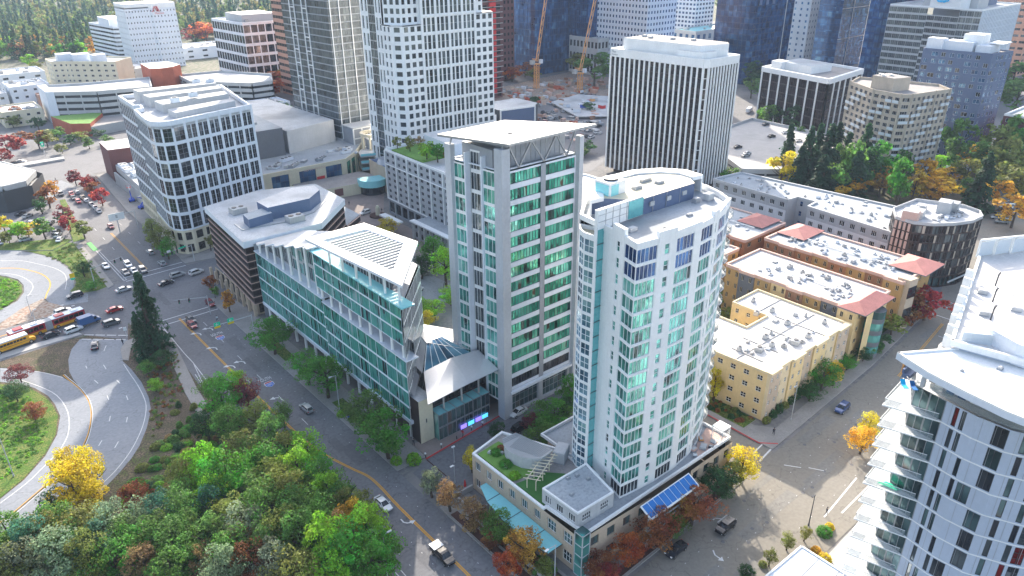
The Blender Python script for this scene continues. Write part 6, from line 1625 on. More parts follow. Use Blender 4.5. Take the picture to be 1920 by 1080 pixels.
# --- the roadside wood in the foreground
W_='in the near wood'
G_='trees of the near roadside wood'
NEARWOOD=[(415,745,7.5,10,'green'),(462,740,5,8,'maroon'),(430,800,7,9,'mid'),(385,800,5,7,'deep'),(480,790,6,9,'olive'),(510,820,7,10,'mid'),(455,850,7,9,'olive'),(500,880,8,10,'green'),
(560,885,7,11,'lime'),(600,900,6,10,'green'),(540,930,8,11,'olive'),(600,960,7,10,'mid'),(650,960,5,9,'rust'),(690,1000,7,11,'lime'),(660,1040,8,11,'green'),(610,1030,8,12,'lime'),(720,1030,5,9,'green'),(665,985,5,10,'gold'),
(560,1010,8,11,'deep'),(500,960,8,11,'mid'),(380,880,7,10,'lime'),(425,900,8,12,'green'),(350,890,6,8,'olive'),(400,950,6,9,'teal'),(350,960,7,9,'mid'),(300,960,6,8,'teal'),(265,975,6,8,'silver'),
(455,990,7,10,'silver'),(400,1010,6,9,'mid'),(320,1020,7,9,'mid'),(205,985,7,9,'silver'),(150,1000,8,10,'olive'),(100,985,7,9,'mid'),(60,1020,8,10,'teal'),(110,1050,8,10,'silver'),(165,1050,7,10,'olive'),
(215,1050,7,9,'green'),(15,1000,5,8,'deep'),(0,1055,7,9,'mid'),(45,1065,7,9,'silver'),(270,1060,6,8,'tan'),(320,1070,7,9,'mid'),(375,1055,5,7,'tan'),(420,1070,6,9,'silver'),(470,1060,6,8,'rust'),(515,1060,6,9,'silver'),(560,1075,7,10,'olive'),
(120,880,5,9,'yellow'),(165,880,5,10,'yellow'),(140,915,8,10,'yellow'),(170,930,6,7,'yellow'),(105,945,5,6,'deep'),(250,935,5,6,'rust'),(340,930,5,7,'teal'),(575,850,6,9,'lime'),(620,1070,7,9,'lime'),(530,775,4,6,'mid'),(640,1005,6,9,'tan'),(490,1030,6,9,'mid'),(440,1040,6,9,'teal'),(230,1010,6,8,'mid'),(395,730,5,7,'mid'),(440,720,5,7,'lime'),(540,850,6,9,'olive'),(475,850,6,8,'deep'),(520,905,7,10,'olive'),(575,925,6,9,'mid'),(470,930,7,9,'mid'),(430,975,7,9,'olive'),(350,1000,6,8,'mid'),(290,1010,7,9,'teal'),(250,1020,6,8,'green'),(190,1025,7,9,'teal'),(130,1030,7,9,'mid'),(85,1005,7,9,'olive'),(30,1030,6,8,'teal'),(640,930,5,9,'mid'),(675,960,5,9,'olive'),(700,1060,7,10,'green'),(530,1000,7,10,'olive'),(590,995,7,10,'mid'),(20,1075,7,9,'olive'),(400,930,6,9,'lime'),(455,1025,6,8,'tan'),(545,965,7,10,'mid'),(615,930,6,10,'lime'),(300,985,5,7,'silver'),(360,1040,6,8,'teal')]
for u,v,w_,h,c in NEARWOOD: ptree(u,v,w_*1.18,h*1.22,{'rust':'olive','teal':'mid','deep':'mid'}.get(c,c) if (u+v)%3 else c,W_,group=G_,label=f"{CN[c]} tree in the near wood, {round(u/19.2,1)} percent across, {round(v/10.8,1)} down")
# loop island, verges
ptree(35,700,6,5,'maroon',label='maroon shrub like tree on the grass loop island, upper of two'); ptree(28,735,6,5,'deep',label='dark green bush below the maroon tree on the loop island'); ptree(62,772,5.5,4.6,'rust',label='rust brown round tree on the grass loop island, lower of two')
x,y=g(292,655); tree(x,y,23,10.5,'fir','tall dark ragged fir at the corner of the crossing beside the ramp','conifer',0); x,y=g(272,672); tree(x,y,14,6,'pine','shorter slim fir to the left of the tall ragged fir','conifer',0)
ptree(305,672,6,4.5,'deep',label='dark green bushy tree at the foot of the tall fir, right side'); ptree(275,690,4,4,'mid',label='green bush at the foot of the tall fir, left side'); ptree(290,722,4,3.5,'lime',label='bright green bush below the firs beside the ramp')
ptree(155,503,5,6,'deep',label='dark green tree on the grass wedge north of the junction'); ptree(170,535,5,3,'green',label='green bush at the tip of the grass wedge by the junction')
# trees of the left street, right hand pavement
for u,v,w_,h,c,l in ((510,630,8.5,9,'green','green street tree under the far end of the long glass office'),(575,690,6,8,'green','slim green street tree, left of the middle pair beside the glass office'),(610,705,8,10,'green','large green street tree, right of the middle pair beside the glass office'),
 (690,775,7.5,10,'mid','dull green street tree left of the bright one by the glass office'),(725,815,8,10,'green','bright green street tree at the near end of the glass office'),
 (640,685,3,4,'deep','small dark tree wedged behind the street lamp at the glass office')): ptree(u,v,w_*1.38,h*1.2,c,label=l)
for u,v,w_,h,c,l in ((395,530,4,6,'rust','rust leaved street tree in front of the dark banded office, left one'),(428,565,4.5,7,'amber','amber street tree in front of the dark banded office, right one'),(402,548,3,4,'mid','small green tree between the rust and amber street trees'),
 (300,452,9,11,'olive','olive and amber tree at the rounded corner of the white office'),(285,430,6,9,'olive','olive tree left of the rounded white office corner'),(312,465,6,8,'green','green tree low at the rounded white office corner'),(393,455,3.5,6,'olive','thin olive tree on the right of the rounded white corner')): ptree(u,v,w_,h,c,label=l,lod=0 if w_>5 else 1)
for u,v,w_,h,c in ((88,370,8,9,'rust'),(75,385,6,7,'deep'),(118,400,7,7,'maroon'),(128,418,7,7,'red'),(155,430,8,7,'olive'),(98,352,6,8,'amber'),(140,333,8,7,'maroon'),(160,345,7,7,'red'),(178,355,7,7,'rust'),(188,368,8,8,'red'),(170,340,6,6,'maroon'),(115,415,5,5,'deep')):
    ptree(u,v,w_,h,c,'lining the far left street',lod=1,group='autumn trees along the far left street')
for u,v,w_,h,c in ((12,275,16,12,'red'),(0,300,12,9,'maroon'),(85,260,14,9,'olive'),(70,262,12,9,'rust'),(70,232,10,8,'deep'),(105,250,10,7,'mid'),(0,215,14,9,'orange'),(22,228,10,7,'olive'),(130,262,9,6,'deep'),(150,255,9,6,'olive'),(165,268,8,6,'mid'),(115,278,8,5,'olive'),(40,258,10,7,'rust'),(180,250,8,5,'deep'),(200,262,8,5,'mid')): ptree(u,v,w_,h,c,'beyond the far left crossing',lod=1,group='trees beyond the far left crossing')
for u,v,w_,h,c in ((30,432,9,7,'lime'),(5,420,7,7,'yellow'),(50,430,8,6,'yellow'),(80,428,8,8,'mid'),(15,445,6,5,'olive')): ptree(u,v,w_,h,c,'in the left parking lot',lod=1,group='trees in the left parking lot')
# podium street trees
for u,v,w_,h,c,l in ((808,905,3.8,6,'silver','thin grey green tree at the driveway corner of the left street'),(843,930,4,6.5,'tan','tan leaved tree second from the driveway on the left street'),(885,968,5,7,'tan','pale gold tree third from the driveway on the left street'),(932,990,5,7,'mid','green and orange tree fourth from the driveway on the left street'),
 (978,1030,5.5,8,'amber','amber tree at the bottom edge beside the left street'),(950,1060,4,6,'orange','orange tree low at the bottom edge behind the street lamp'),(885,862,3,5.5,'yellow','golden cone tree at the left corner of the podium roof garden'),(1022,1062,3,4,'olive','small olive tree at the podium corner entrance'),(918,1010,3,5,'rust','rust leaved sapling between the pale gold and green trees')): ptree(u,v,w_*1.25,h*1.15,c,label=l)
for u,v,w_,h,c,l in ((1130,1065,6,6,'rust','rust tree at the bottom edge along the right street'),(1180,1032,6,7,'orange','bright orange tree below the podium wall on the right street'),(1228,992,8,9,'rust','big rust brown tree in the middle of the podium frontage'),(1262,985,5,6,'mid','green tree beside the rust brown tree on the right street'),(1300,948,8,9,'rust','rust brown tree under the blue skylight'),(1278,958,5,8,'amber','amber tree right of the pale post on the right street'),
 (1345,905,7,8,'deep','dark green tree left of the golden corner tree'),(1392,872,7,8,'yellow','golden yellow tree at the side street corner by the trellis cube'),(1375,890,5,7,'olive','olive green tree tucked under the golden corner tree'),(1140,1075,4,5,'red','dark red tree low beside the corner turret')): ptree(u,v,w_*1.02,h,c,label=l)
for u,v,w_,h,c,l in ((1040,780,8,7,'green','round green tree in the court behind the clubhouse vault'),(1020,815,6,6,'mid','green tree touching the clubhouse vault'),(1068,735,5,8,'green','dark green tree beside the tower foot at the drive'),(1000,790,4,4,'maroon','small maroon tree beside the dark car on the drive'),(932,810,3.5,5,'deep','dark green tree at the kerb behind the clubhouse vault'),(1058,765,4,6,'deep','slim dark tree under the residential tower')): ptree(u,v,w_*1.25,h*1.1,c,label=l)
# court trees between glass office and green tower
for u,v,w_,h,c,l in ((812,475,7,11,'green','tall green court tree by the slab hotel, left one'),(835,500,8,11,'lime','tall bright green court tree by the slab hotel, right one'),(790,500,5,7,'deep','dark green court tree nearest the glass office'),(845,555,6,5,'lime','lime green court tree beside the green tower'),(815,580,6,5,'lime','lime green court tree above the lobby roof'),(785,575,6,5,'lime','lime court tree at the prow of the glass office'),(795,600,5,5,'yellow','yellow green court tree low by the prow'),(725,425,6,6,'yellow','yellow tree behind the louvred frame roof')): ptree(u,v,w_*1.25,h*1.2,c,label=l,lod=0)
for u,v,w_,h,c in ((800,282,7,7,'lime'),(768,270,5,6,'olive'),(820,285,7,7,'green'),(745,268,4,5,'olive'),(785,265,4,4,'tan'),(838,290,5,5,'rust')): ptree(u,v,w_,h,c,'in the hotel roof garden',lod=1,zb=24.6,group='trees in the hotel roof garden')
# beige corner and street side of the apartments
for u,v,w_,h,c,l in ((1545,705,9,8,'green','big green and gold street tree in front of the beige apartments'),(1565,700,5,7,'yellow','yellow street tree right of the big green one by the beige block'),(1520,735,6,5,'deep','dark street tree left below the big green one'),(1340,720,4,10,'yellow','tall yellow tree squeezed between the white tower and beige block'),
 (1590,680,5,4,'green','green shrub tree at the gap between beige and ochre blocks'),(1620,665,5,4,'deep','dark bushy tree right of the gap between the blocks'),(1650,640,6,5,'deep','dark olive street tree along the ochre block'),(1675,610,7,6,'olive','olive rust street tree before the big red one'),(1740,570,11,10,'red','big deep red tree at the far street corner'),(1718,580,8,9,'rust','rust green tree touching the big red corner tree'),(1640,655,5,4,'mid','mid green street tree between the two dark ones'),
 (1695,600,5,5,'rust','small rust tree left under the big red one'),(1630,800,5,7,'yellow','yellow tree beside the pointed balconies, upper'),(1618,825,6,7,'gold','gold tree beside the pointed balconies, lower'),(1478,1015,2.8,4,'olive','round olive tree on the right street verge, upper'),(1510,1000,2.6,3.6,'olive','olive tree next to the bent street lamp on the verge'),(1445,1045,2.6,4,'olive','slim olive tree on the right street verge, lower'),(1400,1075,3,4,'deep','dark green tree at the bottom edge right of the lane arrow'),(1355,560,6,5,'green','green tree in the court behind the beige block'),(1365,590,6,4,'olive','olive tree in the court behind the beige block')): ptree(u,v,w_,h,c,label=l,lod=0 if v>650 else 1)
# middle distance right
for u,v,w_,h,c,k in ((1467,318,11,11,'yellow','round'),(1478,280,7,17,'fir','conifer'),(1515,295,9,19,'pine','conifer'),(1552,290,9,19,'pine','conifer'),(1590,315,9,17,'mid','round'),(1620,290,9,19,'fir','conifer'),(1570,335,8,12,'mid','round'),(1645,310,9,15,'green','round'),(1600,355,11,8,'gold','round'),(1690,345,8,15,'green','round'),(1750,350,12,9,'gold','round'),(1655,340,8,9,'amber','round'),(1715,350,8,9,'amber','round'),
 (1800,265,12,15,'deep','round'),(1765,305,8,6,'lime','round'),(1835,300,11,9,'gold','round'),(1870,270,12,14,'olive','round'),(1905,260,12,16,'mid','round'),(1845,340,9,17,'fir','conifer'),(1880,320,12,12,'olive','round'),(1910,345,12,11,'olive','round'),(1905,395,10,9,'gold','round'),(1860,330,9,10,'olive','round'),(1900,150,20,16,'deep','round'),(1910,180,18,14,'deep','round'),(1490,220,9,10,'deep','round'),(1440,215,8,9,'deep','round'),(1520,225,8,8,'deep','round'),(1465,218,8,8,'deep','round'),(1380,350,9,8,'amber','round'),(1370,330,6,6,'deep','round'),
 (1590,495,2.2,3,'yellow','round'),(1640,470,3,4,'yellow','round'),(1605,462,3,4,'yellow','round'),(1700,320,6,8,'mid','round'),(1780,330,7,6,'amber','round'),(1870,470,6,4,'deep','round'),(1895,475,5,3,'olive','round'),(1530,320,9,12,'pine','conifer'),(1560,345,7,10,'pine','conifer'),(1500,250,5,6,'mid','round'),(1533,285,8,18,'fir','conifer'),(1568,282,8,18,'pine','conifer'),(1585,300,8,17,'pine','conifer'),(1500,315,8,14,'pine','conifer'),(1540,335,9,14,'pine','conifer'),(1605,330,9,15,'fir','conifer'),(1630,320,9,14,'deep','round'),(1665,325,9,12,'green','round'),(1740,325,9,9,'gold','round'),(1815,320,9,9,'olive','round'),(1790,290,9,11,'mid','round'),(1850,300,10,12,'deep','round'),(1890,300,11,14,'olive','round'),(1915,300,11,13,'mid','round'),(1690,310,8,10,'mid','round'),(1770,355,8,7,'gold','round'),(1820,360,8,8,'deep','round'),(1870,360,9,8,'amber','round'),(1820,240,9,12,'deep','round')):
    q=1.45; ptree(u,v,w_*q,h*q,{'amber':'gold','deep':'mid'}.get(c,c) if (u+v)%3 else c,'beyond the grey apartments',kind=k,lod=1,group='trees beyond the grey apartments')
# centre background
for u,v,w_,h,c in ((1115,130,26,18,'mid'),(1090,118,18,12,'olive'),(985,130,14,8,'rust'),(1000,140,10,7,'olive'),(960,140,14,8,'orange'),(1000,190,7,5,'deep'),(1105,200,7,5,'deep'),(515,150,22,10,'rust'),(500,165,20,9,'orange'),(485,185,14,8,'deep'),(540,145,16,10,'olive'),(500,210,10,6,'deep'),(530,205,10,7,'mid'),(545,225,8,6,'deep'),(520,215,8,5,'olive'),(1415,140,18,14,'deep'),(1410,165,12,10,'mid'),(1490,85,14,12,'deep'),(1100,275,7,5,'deep'),(1090,285,6,4,'mid'),(385,60,26,16,'orange'),(360,65,20,12,'maroon'),(400,55,20,12,'olive')):
    q=1.3; ptree(u,v,w_*q,h*q,c,'in the middle distance',lod=1,group='trees in the middle distance')
for u,v,w_,h,c in ((55,115,14,12,'lime'),(70,125,12,9,'olive'),(30,215,14,10,'rust'),(110,140,12,9,'deep')): ptree(u,v,w_,h,c,'between white roofs at left',lod=1,group='trees between the white roofs')
# --- far wood: the nearest ones individually, the rest one mass
RF=random.Random(5); cnt=0; far=[]
for k in range(1500):
    u=RF.uniform(-20,560); v=-30+RF.random()**.8*150
    if v>60+ (30 if u<180 else 0) and u>180: continue
    if v>95: continue
    x,y=g(u,v,8); d=math.hypot(x,y)
    if d>2600 or y<560: continue
    far.append((d,x,y,u,v))
far.sort()
far=[f for i,f in enumerate(far) if not (150<f[1]<260 and 520<f[2]<780)]
for i,(d,x,y,u,v) in enumerate(far[:130]):
    con=RF.random()<.5; c=RF.choice(['fir','pine','fir','deep']) if con else RF.choice(['mid','olive','olive','lime','tan','amber','deep','green'])
    h=RF.uniform(14,26) if con else RF.uniform(10,17); w_=h*(.42 if con else .95)
    tree(x,y,h,w_,c,f"{CN[c]} {'fir' if con else 'tree'} in the far wood, {round(u/1.92)/10} percent across, {round(v/1.08)/10} down",'conifer' if con else 'round',2,'trees at the front of the far wood')
def mass(name,items,label,cat='wood'):
    b=bpy.data.meshes.new(name); VV=[];n=0
    for (x,y,h,w_,me,a) in items:
        k=len(me.vertices); co=np.empty(k*3); me.vertices.foreach_get('co',co); co=co.reshape(-1,3)*np.array([w_,w_,h]); c,s=math.cos(a),math.sin(a)
        q=co.copy(); q[:,0]=co[:,0]*c-co[:,1]*s+x; q[:,1]=co[:,0]*s+co[:,1]*c+y; VV.append(q); n+=k//4
    V=np.concatenate(VV); b.vertices.add(len(V)); b.vertices.foreach_set('co',V.ravel()); b.loops.add(len(V)); b.loops.foreach_set('vertex_index',np.arange(len(V)))
    b.polygons.add(n); b.polygons.foreach_set('loop_start',np.arange(n)*4); b.polygons.foreach_set('loop_total',np.full(n,4)); b.materials.append(MATS['leaves']); b.update()
    o=bpy.data.objects.new(name,b); COL.objects.link(o); tag(o,label,cat); o['kind']='stuff'; return o
rest=far[130:]
for ci,(col,lab) in enumerate((((.04,.10,.06,1),'dark evergreen mass of the far wood behind the hotel'),((.13,.19,.05,1),'olive leafy mass of the far wood behind the hotel'),((.22,.20,.075,1),'amber and tan leafy mass of the far wood behind the hotel'))):
    it=[]
    for i,(d,x,y,u,v) in enumerate(rest):
        k=(0,1,0,2,1)[i%5]
        if k!=ci: continue
        h=RF.uniform(16,28) if ci==0 else RF.uniform(11,18); it.append((x,y,h,h*(.45 if ci==0 else .95),(CONF if ci==0 else FARC)[i%2],i*1.3))
    # extra belt further out and to the right behind the towers
    for k in range(700 if ci==0 else 350):
        x=RF.uniform(150,3200); y=RF.uniform(700,3200)-x*.25
        if y<640 or (x<700 and y<760 and x>230): continue
        h=RF.uniform(16,28) if ci==0 else RF.uniform(11,18); it.append((x,y,h,h*(.5 if ci==0 else 1.1),(CONF if ci==0 else FARC)[k%2],k*1.1))
    o=mass('wood',it,lab); o.color=col
# --- shrubs, hedges
def shrub(u,v,w_,h,col,label,group=None,zb=0.0):
    x,y=g(u,v,zb); o=bpy.data.objects.new('shrub',SHR[NT[0]%2]); NT[0]+=1; COL.objects.link(o); o.location=(x,y,zb); o.scale=(w_,w_,h); o.color=COLS[col]+(1,); return tag(o,label,'shrub',group)
shrub(743,868,2.6,1.9,'lime','clipped lime green ball shrub at the glass office corner, left'); shrub(776,866,3.2,2.4,'lime','clipped lime green ball shrub at the glass office corner, right'); shrub(640,780,2.2,1.6,'lime','small lime ball shrub at the kerb beside the glass office')
for u,v,w_,h,c,l in ((1545,1000,3,1.5,'green','green shrub on the verge at the lower right plaza'),(1555,990,1.8,1.2,'yellow','yellow shrub on the verge at the lower right plaza'),(1545,1050,2.6,1.4,'yellow','yellow shrub beside the white canopy roof'),(1530,1035,2,1.2,'gold','gold shrub beside the white canopy roof'),(1430,1060,1.6,1.0,'olive','low olive shrub left of the white canopy roof'),
 (930,850,2.6,1.0,'green','green planting in the podium roof garden, upper'),(948,872,2.8,1.1,'green','green planting in the podium roof garden, middle'),(965,893,2.4,.9,'lime','lime planting in the podium roof garden, lower'),(940,842,2.0,.8,'rust','rust planting in the podium roof garden')):
    shrub(u,v,w_,h,c,l,zb=8.3 if u<1000 else 0)
HED=[]
for t in range(30): HED.append(('hedge',127.5+t*2.65,65.1+.0*t,'deep' if t%3 else 'olive'))
for i,(n,x,y,c) in enumerate(HED):
    o=bpy.data.objects.new('shrub',SHR[i%2]); COL.objects.link(o); yy=y-.0+(.045*(x-127)); o.location=(x,yy,.1); o.scale=(2.6,1.8,1.5+.5*((i*7)%3)); o.color=COLS[c]+(1,); tag(o,'dark clipped shrub in the hedge row at the foot of the stucco apartments','shrub','hedge shrubs at the foot of the stucco apartments')
RG=random.Random(9)
def ground_cover(name,poly,n,w0,h0,cols,label):
    xs=[p[0] for p in poly]; ys=[p[1] for p in poly]; it={c:[] for c in cols}
    def ins(x,y):
        c=False;j=len(poly)-1
        for i in range(len(poly)):
            if (poly[i][1]>y)!=(poly[j][1]>y) and x<(poly[j][0]-poly[i][0])*(y-poly[i][1])/(poly[j][1]-poly[i][1])+poly[i][0]: c=not c
            j=i
        return c
    k=0
    while k<n:
        x=RG.uniform(min(xs),max(xs)); y=RG.uniform(min(ys),max(ys))
        if ins(x,y): it[RG.choice(cols)].append((x,y,h0*RG.uniform(.6,1.4),w0*RG.uniform(.6,1.4),SHR[k%2] if w0>1.2 else BR[k%2],k*1.7)); k+=1
    for c in cols:
        if it[c]: o=mass(name,it[c],f"{CN[c]} {label}",'ground cover'); o.color=COLS[c]+(1,)
BR=[leaf_mesh('crown','shrub',60,.16,s) for s in (51,52)]
ground_cover('bramble',G((262,880),(300,830),(370,790),(440,840),(430,900),(350,960),(250,960),(210,930)),110,2.4,.9,['mid','lime','green','olive'],'brambles covering the bank between ramp and wood')
ground_cover('undergrowth',[(2,100),(41,60),(41.5,150),(34,158),(18,135),(-4,130)],260,2.2,1.2,['deep','olive','mid','tan'],'undergrowth beneath the near wood')
ground_cover('grass_tufts',G((0,730),(60,745),(85,775),(92,800),(70,850),(0,905)),360,.8,.35,['lime','mid'],'grass tufts on the loop island')
ground_cover('grass_tufts',G((260,660),(300,690),(330,650),(345,735),(300,800),(285,830),(282,740)),160,.9,.45,['olive','rust','mid'],'weeds on the verge between ramp and street')
ground_cover('grass_tufts',G((0,583),(30,560),(40,545),(35,530),(0,520)),120,1.1,.5,['lime','mid'],'grass on the upper loop island')
ground_cover('grass_tufts',G((80,478),(125,495),(143,520),(143,543),(180,545),(205,536),(155,468),(140,458)),160,1.1,.5,['mid','olive'],'grass on the wedge by the junction')
ground_cover('planting',[(60.8,60.3),(64,60.3),(64,84),(60.8,84)],70,1.3,.8,['mid','rust','tan'],'planting under the street trees by the podium')
ground_cover('planting',[(122.2,68),(126.2,68),(126.2,90),(122.2,82)],60,1.5,.9,['deep','olive','rust'],'planting at the side of the beige apartments')
# ================================================================== vehicles
def loft(mb,secs,m,cap=True):
    """secs: list of (x, [(y,z)...]) cross sections with equal counts"""
    k0=len(mb.v); n=len(secs[0][1])
    for x,pr in secs:
        for (y,z) in pr: mb.v.append((x,y,z))
    mi=mb.mi(m)
    for s in range(len(secs)-1):
        for j in range(n):
            a=k0+s*n+j; b=k0+s*n+(j+1)%n; c=b+n; d=a+n; mb.f.append((a,d,c,b)); mb.m.append(mi)
    if cap: mb.f.append(tuple(k0+j for j in range(n))); mb.m.append(mi); e=k0+(len(secs)-1)*n; mb.f.append(tuple(e+n-1-j for j in range(n))); mb.m.append(mi)
def prof(w,z0,z1,zs=None):
    zs=zs or z0+(z1-z0)*.45
    return [(-w*.94,z0),(w*.94,z0),(w,zs),(w*.9,z1),(-w*.9,z1),(-w,zs)]
def wheel_mesh(r=.33,wd=.22):
    t=MB(); t.tube([(0,-wd/2,0),(0,wd/2,0)],[r,r],'tyre',16); c=MB(); c.tube([(0,-wd/2-.015,0),(0,wd/2+.015,0)],[r*.6,r*.6],'rim',10)
    return t.mesh('tyre'),c.mesh('rim')
TY,RI=wheel_mesh(); TYB,RIB=wheel_mesh(.5,.3)
def car_meshes(kind):
    b=MB();wd=MB()
    if kind=='sedan':
        L=[(-2.32,.45,.72,.62),(-2.25,.78,.92,.40),(-1.7,.86,1.0,.32),(-.9,.9,.98,.28),(.6,.9,.96,.28),(1.3,.9,.93,.30),(2.0,.84,.82,.34),(2.34,.62,.68,.42)]
        cab=[(-1.85,.70,.98,1.0),(-1.15,.70,.98,1.36),(-.3,.68,.97,1.45),(.35,.68,.96,1.42),(1.15,.74,.95,1.0)]
    elif kind=='hatch':
        L=[(-2.05,.6,.95,.45),(-2.0,.8,1.05,.35),(-1.2,.86,1.0,.28),(.5,.88,.98,.28),(1.2,.88,.96,.3),(1.85,.82,.86,.34),(2.1,.62,.7,.42)]
        cab=[(-1.98,.66,1.0,1.12),(-1.5,.68,1.0,1.46),(-.2,.68,.98,1.52),(.4,.68,.97,1.48),(1.25,.74,.95,1.0)]
    elif kind=='suv':
        L=[(-2.3,.7,1.05,.5),(-2.25,.88,1.15,.4),(-1.2,.93,1.12,.34),(.7,.93,1.1,.34),(1.4,.93,1.08,.36),(2.1,.88,.98,.4),(2.34,.7,.85,.5)]
        cab=[(-2.22,.72,1.1,1.25),(-1.8,.76,1.12,1.66),(-.2,.76,1.1,1.72),(.5,.75,1.08,1.68),(1.25,.8,1.06,1.1)]
    else: # pickup
        L=[(-2.7,.86,.95,.5),(-2.65,.92,1.05,.45),(-1.0,.95,1.05,.42),(.8,.95,1.08,.42),(1.7,.95,1.08,.42),(2.5,.9,1.02,.45),(2.75,.72,.9,.55)]
        cab=[(-.75,.78,1.05,1.2),(-.6,.78,1.05,1.75),(.3,.77,1.05,1.8),(.8,.77,1.05,1.74),(1.5,.82,1.05,1.12)]
    loft(b,[(x,prof(w,z0,z1)) for x,w,z1,z0 in L],'car_paint')
    loft(wd,[(x,[(-w*1.02,zb-.03),(w*1.02,zb-.03),(w*1.0,zb+(zt-zb)*.5),(w*.86,zt-.03),(-w*.86,zt-.03),(-w*1.0,zb+(zt-zb)*.5)]) for x,w,zb,zt in cab],'car_glass')
    # roof skin, pillars
    tp=[c for c in cab if c[3]>1.3]
    for a,c in zip(tp,tp[1:]):
        b.poly([(a[0],-a[1]*.8,a[3]+.005),(c[0],-c[1]*.8,c[3]+.005),(c[0],c[1]*.8,c[3]+.005),(a[0],a[1]*.8,a[3]+.005)],'car_paint')
        for s in (-1,1): b.bar((a[0],s*a[1]*.86,a[3]-.02),(c[0],s*c[1]*.86,c[3]-.02),.09,'car_paint')
    for s in (-1,1):
        b.bar((cab[0][0],s*cab[0][1]*.98,cab[0][2]),(tp[0][0],s*tp[0][1]*.86,tp[0][3]-.02),.1,'car_paint'); b.bar((tp[-1][0],s*tp[-1][1]*.86,tp[-1][3]-.02),(cab[-1][0],s*cab[-1][1]*.98,cab[-1][2]),.09,'car_paint')
        mx=(tp[0][0]+tp[-1][0])/2; b.bar((mx,s*cab[2][1]*1.0,1.0),(mx-.05,s*cab[2][1]*.87,cab[2][3]-.03),.09,'car_paint')
        b.box(cab[-1][0]-.35,s*.98-.1,1.0,cab[-1][0]-.2,s*.98+.1,1.14,'car_paint')
    if kind=='pickup':
        wd.box(-2.6,-.8,1.02,-.85,.8,1.10,'dark_metal')
    x1=L[-1][0]; x0=L[0][0]; hl=[];tl=[]
    for s in (-1,1):
        h=MB(); h.box(x1-.22,s*.62-.16,.62,x1-.02,s*.62+.16,.76,'headlight'); hl.append(h.mesh('headlight')); t=MB(); t.box(x0-.03,s*.66-.14,.72,x0+.1,s*.66+.14,.9,'taillight'); tl.append(t.mesh('taillight'))
    wx=(x1*.62,x0*.6)
    return b.mesh('body',smooth=False),wd.mesh('windows'),hl,tl,wx,L[3][1]
CM={k:car_meshes(k) for k in ('sedan','hatch','suv','pickup')}
CC=dict(white=(.72,.73,.74),silver=(.40,.42,.44),grey=(.13,.14,.155),black=(.015,.016,.02),red=(.42,.015,.02),darkred=(.22,.02,.03),blue=(.03,.07,.2),dark=(.03,.035,.05),tan=(.4,.35,.27))
def put(me,name,parent,loc=(0,0,0),col=None):
    o=bpy.data.objects.new(name,me); COL.objects.link(o); o.parent=parent; o.location=loc
    if col: o.color=col
    return o
def car(x,y,ang,kind,col,label,group=None,full=True,z=0.02):
    b,wn,hl,tl,wx,hw=CM[kind]; c=CC[col]+(1,)
    t=thing('parked_car' if not full else 'car',label,{'pickup':'pickup truck','suv':'car'}.get(kind,'car'),(x,y,z),math.radians(ang),group)
    put(b,'body',t,col=c); put(wn,'windows',t)
    if full:
        for s,h,l in ((0,hl[0],tl[0]),(1,hl[1],tl[1])): put(h,'headlight',t); put(l,'taillight',t)
    for w_ in wx:
        for s in (-1,1):
            if full:
                wh=bpy.data.objects.new('wheel',TY); COL.objects.link(wh); wh.parent=t; wh.location=(w_,s*(hw-.1),.33); r=put(RI,'rim',wh)
            else: put(TY,'wheel',t,(w_,s*(hw-.1),.33))
    return t
def pcar(u,v,ang,kind,col,label,**k):
    x,y=g(u,v,k.pop('zc',.5)); return car(x,y,ang,kind,col,label,**k)
# near cars; angle: 0 = facing +X (away right), 90 = facing away up the left street
pcar(575,766,92,'hatch','silver','silver hatchback alone on the left street beside the glass office')
pcar(718,945,-90,'sedan','white','white sedan with black glass roof beside the wood on the left street')
pcar(972,773,185,'sedan','white','white sedan on the drive at the red kerb')
pcar(976,802,5,'suv','black','black car half hidden by trees on the drive behind the clubhouse')
pcar(1268,1031,180,'sedan','dark','dark sedan low on the right street, the left of two')
pcar(1360,988,181,'suv','black','black estate car with white roof load beside the straight and turn arrow')
pcar(1579,766,183,'suv','blue','dark blue small car alone in the middle of the right street')
pcar(358,600,272,'hatch','grey','grey car first at the near crosswalk of the left street'); pcar(360,610,272,'hatch','darkred','dark red car second at the near crosswalk of the left street')
pcar(394,569,270,'hatch','darkred','dark red car leaving the near crosswalk at the kerb')
pcar(140,555,183,'suv','dark','black suv leaving the upper loop ramp at the junction'); pcar(232,543,7,'sedan','silver','silver sedan crossing at the tip of the grass wedge'); pcar(215,581,6,'sedan','red','red car crossing the junction'); pcar(209,606,5,'suv','grey','grey suv crossing the junction below the red car')
pcar(178,648,75,'sedan','dark','dark sedan at the top of the big ramp'); pcar(138,619,10,'suv','white','white suv below the front of the red bus'); pcar(95,628,10,'sedan','dark','dark sedan beside the joint of the red bus'); pcar(118,585,10,'suv','white','white van like car above the red bus, rear'); pcar(108,594,10,'sedan','silver','silver car above the red bus, front')
pcar(198,499,-90,'sedan','white','white car alone in the bike lane side of the far approach'); pcar(240,497,-90,'suv','white','white car in the second row of the far stop line'); pcar(235,511,-90,'sedan','grey','grey car first at the far stop line, left'); pcar(251,508,-90,'sedan','white','white car first at the far stop line, middle'); pcar(268,507,-92,'suv','grey','grey suv first at the far stop line beside the yellow line')
pcar(282,473,90,'hatch','silver','silver car at the kerb under the olive corner tree'); pcar(304,494,92,'hatch','silver','silver car passing the traffic signal at the white office corner'); pcar(333,516,8,'suv','silver','dark silver suv in the crosswalk left of the white van'); pcar(368,511,12,'suv','white','white suv at the far crosswalk before the dark office'); pcar(311,531,8,'sedan','dark','dark sedan in the junction below the silver suv'); pcar(208,425,-90,'hatch','darkred','dark red car alone in mid block up the far left street')
